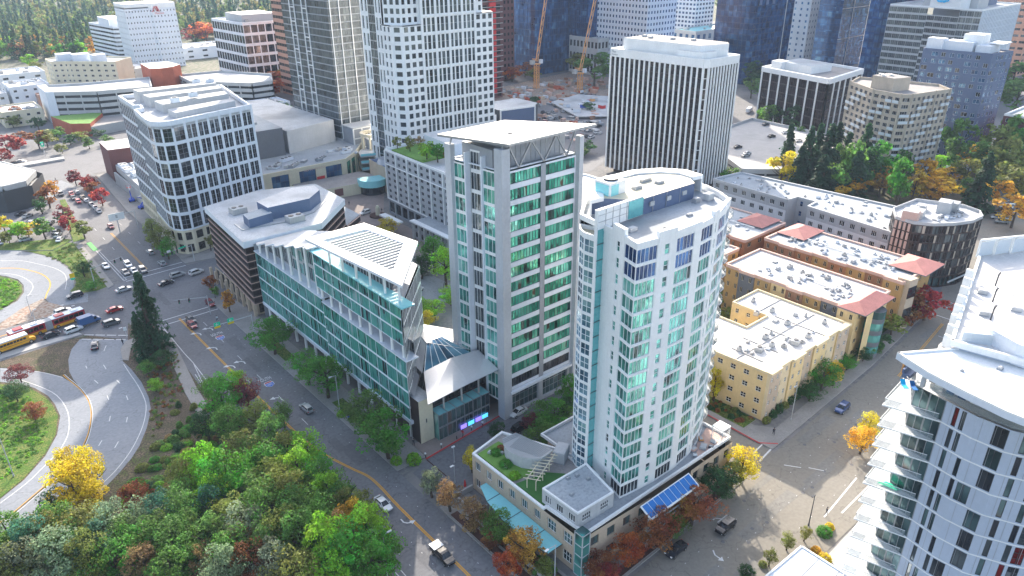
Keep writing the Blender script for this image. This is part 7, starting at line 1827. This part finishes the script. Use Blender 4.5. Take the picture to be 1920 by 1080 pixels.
pcar(134,364,-92,'hatch','red','red car, upper of the two reds up the far left street'); pcar(147,378,-92,'hatch','red','red car, lower of the two reds up the far left street'); pcar(138,371,-92,'sedan','dark','dark car between the two red cars up the far left street')
pcar(114,364,-92,'suv','dark','black car under the rust trees at the bridge'); 
for i,(u,v,c) in enumerate(((145,361,'silver'),(155,370,'tan'),(162,376,'white'),(171,383,'silver'),(178,389,'white'),(185,396,'white'))): pcar(u,v,88,'hatch',c,f"{c} car in the queue of six under the red trees, {('first','second','third','fourth','fifth','sixth')[i]} from the bridge",group='queue of cars up the far left street',full=False)
for i,(u,v,c) in enumerate(((48,328,'white'),(60,326,'white'),(52,332,'white'),(63,331,'silver'),(57,337,'white'),(60,341,'dark'),(72,336,'dark'))): pcar(u,v,-90,'sedan',c,f"{c} car waiting beyond the bridge, {round(u/19.2,1)} percent across, {round(v/10.8,1)} down",group='cars waiting beyond the bridge',full=False)
pcar(685,399,190,'suv','white','white suv turning on the court road behind the dark office'); pcar(645,365,10,'suv','silver','silver car at the department store corner'); pcar(780,510,20,'suv','white','white car in the court by the slab hotel trees'); pcar(783,545,25,'suv','white','white car parked in the hedge ringed court bay')
for i,(u,v,c,a) in enumerate(((105,435,'black',60),(108,441,'silver',60),(113,449,'white',60),(48,449,'silver',10),(38,401,'dark',40),(52,405,'silver',40),(60,417,'white',50),(0,455,'silver',90),(4,447,'grey',90),(95,418,'dark',60))): pcar(u,v,a,'sedan',c,f"{c} car in the left lot, {round(u/19.2,1)} percent across, {round(v/10.8,1)} down",group='cars in the left parking lot',full=False)
for (u,v,c,a) in ((0,309,'white',0),(12,307,'grey',0),(40,303,'white',-30),(28,306,'dark',0)): pcar(u,v,a,'sedan',c,f"{c} car at the far left crossing, {round(u/19.2,1)} percent across, {round(v/10.8,1)} down",full=False,group='cars at the far left crossing')
# parking deck roof right and street behind
for i,(u,v,c,l) in enumerate(((1447,255,'black','black car alone in the middle of the deck roof'),(1436,233,'dark','dark car at the far wall of the deck roof'),(1473,248,'white','white car on the deck roof right of the black car'),(1497,263,'white','white car on the deck roof nearest the firs'),(1401,287,'white','white car at the deck roof ramp edge, upper'),(1398,291,'silver','silver car at the deck roof ramp edge, lower'),(1384,275,'dark','dark car touching the pinstripe office on the deck roof'))): pcar(u,v,-10,'sedan',c,l,zc=6.6,z=6.02,full=False)
for i,(u,v,c) in enumerate(((1440,300,'dark'),(1428,304,'black'),(1411,309,'white'),(1425,315,'silver'),(1434,317,'dark'))): pcar(u,v,170,'sedan',c,f"{c} car in the strip below the parking deck, number {i+1} from the right" if False else f"{c} car parked below the deck edge, {round(u/19.2,2)} percent across",group='cars parked below the deck edge',full=False)
for i,(u,v,c,a) in enumerate(((1890,382,'white',120),(1886,388,'white',120),(1875,398,'black',120),(1870,408,'silver',120),(1884,410,'silver',120),(1878,416,'grey',120),(1790,318,'white',100))): pcar(u,v,a,'suv',c,f"{c} car in the street behind the bronze flats, {round(u/19.2,1)} percent across, {round(v/10.8,1)} down",full=False,group='cars behind the bronze flats')
pcar(1842,528,20,'sedan','dark','dark car waiting at the foot of the bronze flats')
# central parking lot by the pit: ordered rows
RC=random.Random(3); rows=[((1010,225),(1060,222)),((1018,213),(1100,208)),((1040,200),(1120,196)),((1098,232),(1130,240)),((1090,243),(1128,252)),((1090,256),(1128,262)),((1085,178),(1130,184)),((1098,190),(1128,192)),((1000,228),(1035,231))]
for ri,(a,b_) in enumerate(rows):
    A_=g(*a);B2=g(*b_); n=int(math.dist(A_,B2)/2.9); an=math.degrees(math.atan2(B2[1]-A_[1],B2[0]-A_[0]))+90
    for k in range(n):
        if RC.random()<.15: continue
        p=lerp(A_,B2,k/n); c=RC.choice(['white','white','silver','grey','dark','darkred','silver','black']); t_=k/n; uu=a[0]+(b_[0]-a[0])*t_; vv=a[1]+(b_[1]-a[1])*t_
        car(p[0],p[1],an,RC.choice(['sedan','suv','hatch']),c,f"{c} parked car in the central lot, {round(uu/19.2,1)} percent across, {round(vv/10.8,1)} down",group='cars parked in the central lot',full=False)
# pickup with a rack of white boards
t=pcar(830,1042,-90,'pickup','black','black pickup carrying white boards at the yellow line, bottom of the left street')
lb=MB(); 
for k in range(3): lb.box(-2.75,-.95+k*.66,1.5,-1.0,-.33+k*.66,1.62,'white_clean')
lb.box(-2.7,-.9,1.1,-1.1,.9,1.5,'dark_metal')
o=lb.build('board_stack'); o.location=t.location; o.rotation_euler=t.rotation_euler; tag(o,'stack of white boards lying on the bed of the black pickup','boards')
# buses
def windows_strip(b,x0,x1,yw,z0,z1,n,m='car_glass'):
    st=(x1-x0)/n
    for i in range(n):
        for s in (-1,1): b.box(x0+i*st+.06,s*yw-.02,z0,x0+(i+1)*st-.06,s*yw+.02,z1,m)
def arti(u,v,ang):
    x,y=g(u,v,1.2); t=thing('articulated_bus','long red and yellow articulated city bus waiting at the junction','bus',(x,y,.02),math.radians(ang))
    for nm,xa,xb in (('front_section',.9,9.3),('rear_section',-9.3,-.9)):
        b=MB(); b.prism([(xa,-1.27),(xb,-1.27),(xb,1.27),(xa,1.27)],1.15,2.95,'bus_red'); b.prism([(xa,-1.28),(xb,-1.28),(xb,1.28),(xa,1.28)],.35,1.15,'bus_yellow')
        b.prism([(xa+.05,-1.2),(xb-.05,-1.2),(xb-.05,1.2),(xa+.05,1.2)],2.95,3.1,'white_panel'); b.box(xa+1.2,-.8,3.1,xa+3.4,.8,3.4,'bus_red'); b.box(xb-3,-.7,3.1,xb-1.4,.7,3.35,'white_panel')
        o=put(b.mesh('x'),nm,t)
        w_=MB(); windows_strip(w_,xa+.3,xb-.4,1.28,1.55,2.6,6); 
        if nm=='front_section': w_.box(xb-.01,-1.1,1.3,xb+.03,1.1,2.75,'car_glass')
        put(w_.mesh('windows'),'windows',o)
    j=MB(); 
    for k in range(7): j.prism([(-.9+k*.26,-1.2),(-.72+k*.26,-1.2),(-.72+k*.26,1.2),(-.9+k*.26,1.2)],.5,3.0,'light_grey')
    j.prism([(-.9,-1.1),(.9,-1.1),(.9,1.1),(-.9,1.1)],.6,2.9,'dark_metal'); put(j.mesh('x'),'bellows',t)
    for wx in (6.6,-2.6,-6.8,2.0):
        for s in (-1,1): w_=put(TYB,'wheel',t,(wx,s*1.15,.5)); put(RIB,'rim',w_)
arti(90,611,10)
def school(u,v,ang):
    x,y=g(u,v,1.2); t=thing('school_bus','yellow school bus with white roof at the left edge of the photo','bus',(x,y,.02),math.radians(ang))
    b=MB(); b.prism([(-5.6,-1.2),(3.9,-1.2),(3.9,1.2),(-5.6,1.2)],.55,2.6,'bus_yellow'); b.prism([(-5.55,-1.1),(3.8,-1.1),(3.8,1.1),(-5.55,1.1)],2.6,2.95,'white_panel'); loft(b,[(3.9,prof(1.05,.5,1.65)),(5.2,prof(1.0,.5,1.45)),(5.5,prof(.8,.6,1.2))],'bus_yellow'); b.box(-5.6,-1.22,1.2,3.9,1.22,1.28,'dark_metal')
    put(b.mesh('x'),'body',t); w_=MB(); windows_strip(w_,-5.3,3.2,1.21,1.7,2.3,11); w_.box(3.88,-1,1.6,3.94,1,2.45,'car_glass'); put(w_.mesh('x'),'windows',t)
    for wx in (4.1,-3.4):
        for s in (-1,1): q=put(TYB,'wheel',t,(wx,s*1.08,.5)); put(RIB,'rim',q)
school(22,645,11)
def van(u,v,ang,label,body,cargo,L=5.4,name='box_truck'):
    x,y=g(u,v,1.2); t=thing(name,label,'truck',(x,y,.02),math.radians(ang)); b=MB(); b.box(-L/2,-1.1,.6,L/2-1.7,1.1,2.7,cargo); put(b.mesh('x'),'cargo_box',t)
    c=MB(); loft(c,[(L/2-1.65,prof(1.0,.5,2.2)),(L/2-.9,prof(1.0,.5,2.15)),(L/2-.3,prof(.98,.5,1.3)),(L/2+.3,prof(.85,.5,1.1))],body); put(c.mesh('x'),'cab',t); w_=MB(); w_.box(L/2-1.4,-1.03,1.3,L/2-.8,1.03,1.95,'car_glass'); w_.poly([(L/2-.86,-.9,2.08),(L/2-.33,-.9,1.36),(L/2-.33,.9,1.36),(L/2-.86,.9,2.08)],'car_glass'); put(w_.mesh('x'),'windscreen',t)
    for wx in (L/2-.7,-L/2+1):
        for s in (-1,1): q=put(TY,'wheel',t,(wx,s*1.0,.36)); put(RI,'rim',q)
    return t
van(166,600,9,'dark blue box van in front of the red bus at the junction','van_blue','van_blue',5.2,'box_van')
van(1405,206,20,'white lorry on the street behind the pinstripe office','white_panel','white_panel',9)
van(1745,318,60,'white lorry parked at the foot of the beige tower behind the gold trees','white_panel','white_panel',7) if False else van(1800,317,-40,'white trailer truck parked between the gold trees at the right','white_panel','white_panel',12)
# blue lifts beside the loading hall
def lift(u,v,ang,label):
    x,y=g(u,v); t=thing('boom_lift',label,'lift',(x,y,0),math.radians(ang)); b=MB(); b.box(-1.3,-1,.45,1.3,1,1.3,'blue_paint'); put(b.mesh('x'),'chassis',t)
    a=MB(); a.bar((-.8,0,1.4),(1.8,0,3.4),.35,'blue_paint'); a.bar((1.8,0,3.4),(-1.2,0,5.0),.3,'blue_paint'); a.bar((-1.2,0,5.0),(3.0,0,5.6),.25,'light_grey'); put(a.mesh('x'),'boom',t); p=MB(); p.box(3.0,-.8,4.9,4.0,.8,5.0,'red_paint')
    for q in ((3,-.8),(3,.8),(4,-.8),(4,.8)): p.bar((q[0],q[1],5),(q[0],q[1],6),.06,'red_paint')
    put(p.mesh('x'),'platform',t)
    for wx in (-.9,.9):
        for s in (-1,1): put(TYB,'wheel',t,(wx,s*.95,.45))
lift(248,378,80,'blue boom lift inside the mouth of the loading hall'); lift(268,391,20,'blue boom lift beside the rounded white office')
# ================================================================== lamps, signals, signs, people
def lamp(u,v,h,label,du=1.6,ang=0.0,hd='light_grey',pole='light_grey',drop=0):
    x,y=g(u,v); t=thing('street_lamp',label,'street lamp',(x,y,0),ang)
    p=MB(); p.tube([(0,0,0),(0,0,h*.93),(.15,0,h*.99),(du,0,h+.12)],[.11,.07,.06,.05],pole,8); p.cyl(0,0,0,.5,.17,pole,8); put(p.mesh('x'),'pole',t)
    l=MB(); l.box(du-.1,-.16,h+.0,du+.65,.16,h+.16,hd); put(l.mesh('x'),'lamp_head',t); return t
lamp(637,768,9,'pale slim street lamp among the trees of the glass office',-1.5); lamp(727,1085,9.5,'street lamp cut by the bottom edge beside the near wood',.9); lamp(1040,1090,8,'curved street lamp at the bottom edge by the podium corner',-2.2,0,'white_clean')
lamp(1251,968,6,'pale post street lamp in front of the podium wall',.2); lamp(1516,985,7,'dark bent street lamp at the lower right corner plaza',-.9,0,'dark_metal','dark_metal'); lamp(1483,788,9,'tall street lamp at the corner of the beige apartments',-1.2); lamp(1601,660,7,'street lamp in front of the ochre corner bay',-1.0)
lamp(26,893,10,'street lamp on the loop island at the left edge',-.6); lamp(853,905,4.2,'white headed lamp at the driveway entrance, left one',-.8,0,'white_clean'); lamp(852,868,4,'white headed lamp at the driveway, right one',-.4,0,'white_clean'); lamp(60,592,6,'twin lamp post on the gravel island by the upper loop',.8); lamp(74,625,7,'thin pole lamp rising in front of the red bus',.3); lamp(833,560,5,'dark lamp on the hotel court ramp',.3,0,'dark_metal','dark_metal')
lamp(1440,284,6,'thin lamp pole on the parking deck roof',.3); lamp(1845,505,7,'lamp post in front of the bronze flats',.8); lamp(1455,236,7,'tall white lamp pole at the far wall of the deck',.2)
def signal_arm(u,v,h,dx,dy,heads,label,signs=()):
    x,y=g(u,v); t=thing('traffic_signal',label,'traffic signal',(x,y,0)); p=MB(); p.tube([(0,0,0),(0,0,h)],[.15,.1],'light_grey',8); p.tube([(0,0,h-.4),(dx,dy,h)],[.1,.06],'light_grey',6); put(p.mesh('x'),'mast_arm',t)
    for f in heads:
        b=MB(); b.box(dx*f-.2,dy*f-.2,h-1.2,dx*f+.2,dy*f+.2,h-.05,'black_brown'); q=put(b.mesh('x'),'signal_head',t)
        for i,m in enumerate(('dark_metal','dark_metal','sign_green')): c=MB(); c.tube([(dx*f,dy*f-.24,h-.3-i*.33),(dx*f,dy*f-.2,h-.3-i*.33)],[.11,.11],m,10); put(c.mesh('x'),'lens',q)
    for f,w_,hh,m in signs:
        b=MB(); L=math.hypot(dx,dy); ux,uy=dx/L,dy/L; b.obox((dx*f-ux*w_/2,dy*f-uy*w_/2),(dx*f+ux*w_/2,dy*f+uy*w_/2),h-.2,h-.2+hh,-.04,.04,m); put(b.mesh('x'),'street_sign',t)
    return t
signal_arm(365,490,6,-9,-2.2,(.25,.55,.75,.95),'signal arm with black heads and a green sign at the white office corner',((.35,2.6,.5,'sign_green'),(.85,1.2,.8,'white_clean')))
signal_arm(180,541,7,9.5,2.5,(.75,.95),'long signal arm at the tip of the grass wedge'); signal_arm(395,590,6,-8,3,(.55,.85),'signal arm over the middle of the junction left of the dark office')
# overhead lane sign gantry with two green and yellow signs
x,y=g(478,628); t=thing('sign_gantry','overhead arm with two green and yellow lane signs over the left street','sign',(x,y,0)); p=MB(); p.tube([(0,0,0),(0,0,6.2)],[.16,.12],'light_grey',8); p.tube([(0,0,5.9),(-11,.4,6.1)],[.12,.07],'light_grey',6); put(p.mesh('x'),'gantry_arm',t)
for dx in (-5.5,-9.0):
    b=MB(); b.box(dx-.8,-.06+.2,5.3,dx+.8,.02+.2,6.9,'sign_green'); b.box(dx-.8,-.09+.2,5.3,dx+.8,-.065+.2,5.85,'sign_yellow'); q=put(b.mesh('x'),'lane_sign',t)
    me=text_mesh('arrow','←',1.1,'white_clean',.01); a=bpy.data.objects.new('sign_arrow',me); COL.objects.link(a); a.parent=q; a.location=(dx,.08,6.0); a.rotation_euler=(math.pi/2,0,0)
# back of large white board on a post
x,y=g(226,437); t=thing('sign_board','big white two legged sign board standing at the loading hall pavement','sign',(x,y,0)); b=MB(); b.box(-2.6,-.1,5,2.6,.1,7.6,'white_clean'); put(b.mesh('x'),'board',t); b=MB(); b.cyl(0,.2,0,7,.18,'light_grey',8); b.bar((0,.3,6.6),(6.2,.8,6.8),.18,'light_grey'); b.bar((6.2,.8,6.8),(6.4,.8,0),.2,'light_grey'); put(b.mesh('x'),'post',t)
b=MB()
for z in (5.9,6.3,6.7): b.box(-.35,-.14,z,.35,-.11,z+.15,'dark_metal')
put(b.mesh('x'),'board_marks',t)
# yellow and green warning signs at the upper loop
x,y=g(139,531); t=thing('warning_sign','yellow warning sign above a small green one at the edge of the upper loop','sign',(x,y,0)); b=MB(); b.cyl(0,0,0,2.6,.05,'light_grey',6); put(b.mesh('x'),'post',t); b=MB(); b.box(-.7,-.1,1.9,.7,-.06,3.3,'sign_yellow'); put(b.mesh('x'),'yellow_plate',t); b=MB(); b.box(-.6,-.1,1.2,.6,-.06,1.8,'sign_green'); put(b.mesh('x'),'green_plate',t)
x,y=g(85,292); t=thing('traffic_signal','green lit signal at the far left crossing','traffic signal',(x,y,0)); b=MB(); b.cyl(0,0,0,6,.15,'light_grey',8); put(b.mesh('x'),'pole',t); b=MB(); b.box(-.7,-.3,4.6,.7,.3,6.8,'sign_green'); b.box(-.3,-.34,5.3,.3,-.31,6.2,'white_clean'); put(b.mesh('x'),'signal_head',t)
# utility box, signs at the corner of the ramp
x,y=g(263,674); b=MB(); b.box(-.5,-.4,0,.5,.4,1.6,'cream'); o=b.build('utility_box'); o.location=(x,y,0); tag(o,'pale utility cabinet under the firs beside the big ramp','utility box')
x,y=g(238,632); t=thing('pedestrian_signal','short post with a white plate at the end of the ramp crosswalk','signal',(x,y,0)); b=MB(); b.cyl(0,0,0,2.8,.06,'light_grey',6); put(b.mesh('x'),'post',t); b=MB(); b.box(-.4,-.1,2,.4,.0,3.0,'white_clean'); put(b.mesh('x'),'plate',t)
# bollards along the red kerb, black and white ones
for i in range(10):
    f=i/9; x=64.6+f*38; y=103.75+f*3.1; wht=i in (0,1,3)
    b=MB(); b.cyl(0,0,0,.85,.09,'dark_metal',8)
    if wht: b.cyl(0,0,.85,1.1,.2,'white_clean',10)
    o=b.build('bollard'); o.location=(x,y,.14)
    tag(o,('white globe bollard' if wht else 'slim black bollard')+f" on the red kerb line, {('first','second','third','fourth','fifth','sixth','seventh','eighth','ninth','tenth')[i]} from the left street",'bollard','bollards along the red kerb')
for i,(u,v) in enumerate(((1160,832),(0,0))[:1]):
    pass
# people
def person(u,v,label,top,legs,ang=0,z=0.02,stride=.28):
    x,y=g(u,v,z); vs=[]; es=[]; rr=[]
    def add(p,r,par=None):
        vs.append(p); rr.append(r)
        if par is not None: es.append((par,len(vs)-1))
        return len(vs)-1
    pel=add((0,0,.95),.15); ch=add((0,0,1.3),.17,pel); nk=add((0.01,0,1.5),.065,ch); hd=add((.02,0,1.62),.10,nk); add((.02,0,1.72),.085,hd)
    for s in (-1,1):
        h=add((0,s*.1,.88),.10,pel); k=add((s*stride*.4,s*.11,.5),.07,h); f=add((s*stride,s*.11,.08),.05,k); add((s*stride+.16,s*.11,.05),.04,f)
        sh=add((0,s*.2,1.42),.07,ch); el=add((-s*.1,s*.25,1.14),.05,sh); add((-s*.05+.08,s*.24,.9),.04,el)
    me=bpy.data.meshes.new('person'); me.from_pydata(vs,es,[]); o=bpy.data.objects.new('person',me); COL.objects.link(o)
    m=o.modifiers.new('skin','SKIN'); m.use_smooth_shade=True
    for i,r in enumerate(rr): me.skin_vertices[0].data[i].radius=(r,r)
    me.skin_vertices[0].data[0].use_root=True
    s_=o.modifiers.new('sub','SUBSURF'); s_.levels=1; s_.render_levels=1
    dg=bpy.context.evaluated_depsgraph_get(); nm=bpy.data.meshes.new_from_object(o.evaluated_get(dg)); bpy.data.objects.remove(o)
    for q in (legs,top,'skin'): nm.materials.append(MATS[q])
    for p in nm.polygons: z_=p.center.z; p.material_index=2 if z_>1.5 else (1 if z_>.93 else 0)
    o=bpy.data.objects.new('person',nm); COL.objects.link(o); o.location=(x,y,z); o.rotation_euler=(0,0,math.radians(ang)); tag(o,label,'person')
    hr=MB(); hr.tube([(.0,0,1.66),(-.01,0,1.8),(-.01,0,1.84)],[.115,.10,.05],'cloth_dark',8); q=put(hr.mesh('hair'),'hair',o)
person(231,646,'person in dark clothes waiting on the corner at the ramp crosswalk','cloth_dark','cloth_dark',40,.14); person(1549,965,'person in black standing at the kerb of the lower right plaza','cloth_dark','cloth_dark',120,.14); person(829,914,'person in light clothes on the pavement by the driveway wall','white_panel','cloth_dark',10); person(716,398,'person in dark clothes crossing the paved plaza','cloth_dark','cloth_dark',200); person(776,835,'person in dark clothes at the concrete wall of the glass office','cloth_dark','cloth_dark',80,.14)
person(105,340,'person walking on the bridge sidewalk left of the red trees','cloth_dark','cloth_dark',0,.1)
# red parasol and terrace furniture
x,y=g(872,912,1); t=thing('parasol','closed red parasol on the terrace under the golden cone tree','parasol',(x,y,0)); b=MB(); b.cyl(0,0,0,2.6,.03,'light_grey',6); put(b.mesh('x'),'pole',t); b=MB(); b.tube([(0,0,1.1),(0,0,2.0),(0,0,2.7)],[.28,.2,.04],'red_paint',10); put(b.mesh('x'),'canopy',t)
# items on the pointed top balcony
def lounge(x,y,z,ang,m,label):
    t=thing('lounge_chair',label,'chair',(x,y,z),ang); b=MB(); b.box(-.7,-.3,.3,.3,.3,.38,m); put(b.mesh('x'),'seat',t); b=MB(); b.bar((.3,0,.35),(.85,0,.8),.6,m,.06); put(b.mesh('x'),'backrest',t)
    for q in ((-.6,-.25),(-.6,.25),(.3,-.25),(.3,.25)): b=MB(); b.cyl(q[0],q[1],0,.3,.025,'steel',6); put(b.mesh('x'),'leg',t)
lounge(92.6,29.2,41.65,.8,'line_cyan','bright blue lounge chair on the top pointed balcony, outer one'); lounge(93.1,28.2,41.65,.8,'solar_blue','blue lounge chair on the top pointed balcony, inner one'); lounge(94.6,28.9,41.65,2.2,'light_grey','grey chair on the top balcony beside the navy sofa')
b=MB(); b.box(95.0,29.6,41.65,97.4,30.6,42.3,'blue_grey'); b.box(95.0,30.4,42.3,97.4,30.7,42.9,'blue_grey'); tag(b.build('sofa'),'navy blue sofa under the roof overhang of the top balcony','sofa')
b=MB(); b.box(95.8,30.9,41.65,98,31.1,43.4,'crane_orange'); tag(b.build('privacy_screen'),'orange screen at the back of the top balcony','screen')
b=MB(); b.poly([(93.0,29.6,25.35),(94.2,28.8,25.35),(94.2,26.4,25.35),(93.3,27,25.35)],'sign_green'); tag(b.build('balcony_rug'),'bright green rug on a lower pointed balcony','rug')
# court walls and ramp between glass office and green tower
cw=MB(); q=G((745,540),(790,520),(808,516),(860,540),(855,560),(820,570),(790,568)); cw.poly([(p[0],p[1],.05) for p in q],'ramp_concrete')
struct(cw.build('court_ramp'))
cw=MB(); q=G((745,542),(775,525),(800,514),(812,517)); 
for a,c in zip(q,q[1:]): cw.obox(a,c,0,1.1,-.2,.2,'concrete')
tag(cw.build('ramp_wall'),'low concrete wall curving round the hotel court ramp','wall')
# plaza fountain pedestal
x,y=g(709,405); t=thing('plaza_monument','pale stone clock pillar on a dark planted ring in the paved plaza','monument',(x,y,0)); b=MB(); b.cyl(0,0,0,.5,3.2,'mulch',20); put(b.mesh('x'),'planter_ring',t); b=MB(); b.tube([(0,0,.4),(0,0,3.4),(0,0,4.2)],[.9,.75,.4],'cream',10); put(b.mesh('x'),'pillar',t)
# long overpass strips near the far crossing
b=MB(); q=G((0,316),(120,297),(122,301),(0,322)); b.prism(q,.0,1.0,'concrete'); tag(b.build('barrier_wall'),'long pale concrete barrier along the far crossing road','barrier')
# haze: air that fades the far woods
hz=MB(); hz.box(-600,-200,-1.2,3600,3600,150,'white_panel'); o=hz.build('haze'); o['kind']='stuff'
m=bpy.data.materials.new('haze_air'); m.use_nodes=True; nt_=m.node_tree; nt_.nodes.clear(); ou=nt_.nodes.new('ShaderNodeOutputMaterial'); pv=nt_.nodes.new('ShaderNodeVolumePrincipled')
pv.inputs['Density'].default_value=.00011; pv.inputs['Color'].default_value=(.62,.78,1,1); pv.inputs['Anisotropy'].default_value=0.0; nt_.links.new(pv.outputs[0],ou.inputs['Volume'])
o.data.materials.clear(); o.data.materials.append(m); o['label']='pale blue haze over the whole city'; o['category']='haze'

# loose building materials strewn through the construction pit
RM=random.Random(21); b=MB()
for k in range(520):
    x,y=RM.uniform(268,405),RM.uniform(262,395)
    if not (0.55*x+60<y<0.9*x+110): continue
    if 300<x<375 and 270<y<346 and RM.random()<.7: continue
    w_,l_,h_=RM.uniform(.5,3.5),RM.uniform(.5,5),RM.uniform(.3,2.2); b.box(x,y,-.03,x+w_,y+l_,h_,RM.choice(['brick_red','pink_trim','pink_trim','white_panel','light_grey','steel','brick_pink','concrete','tan_stone','brown_stucco','grey_panel']))
o=b.build('site_materials'); tag(o,'red, orange and pale building materials strewn over the construction pit','building materials'); o['kind']='stuff'
for i,(u,v,a,c) in enumerate(((700,430,10,'white_panel'),(742,412,200,'cloth_dark'),(655,385,90,'cloth_dark'),(905,800,20,'white_panel'),(868,818,190,'red_paint'),(1450,815,40,'cloth_dark'),(655,790,80,'blue_paint'),(408,602,100,'white_panel'))):
    person(u,v,('pedestrian in white on the court road','pedestrian in dark clothes near the clock pillar','pedestrian by the department store arcade','pedestrian in white walking before the glass entrance hall','pedestrian in red before the glass entrance hall','pedestrian on the pavement corner of the beige apartments','pedestrian in blue under the glass office trees','pedestrian in white before the dark banded office')[i],c,'cloth_dark',a,.14)
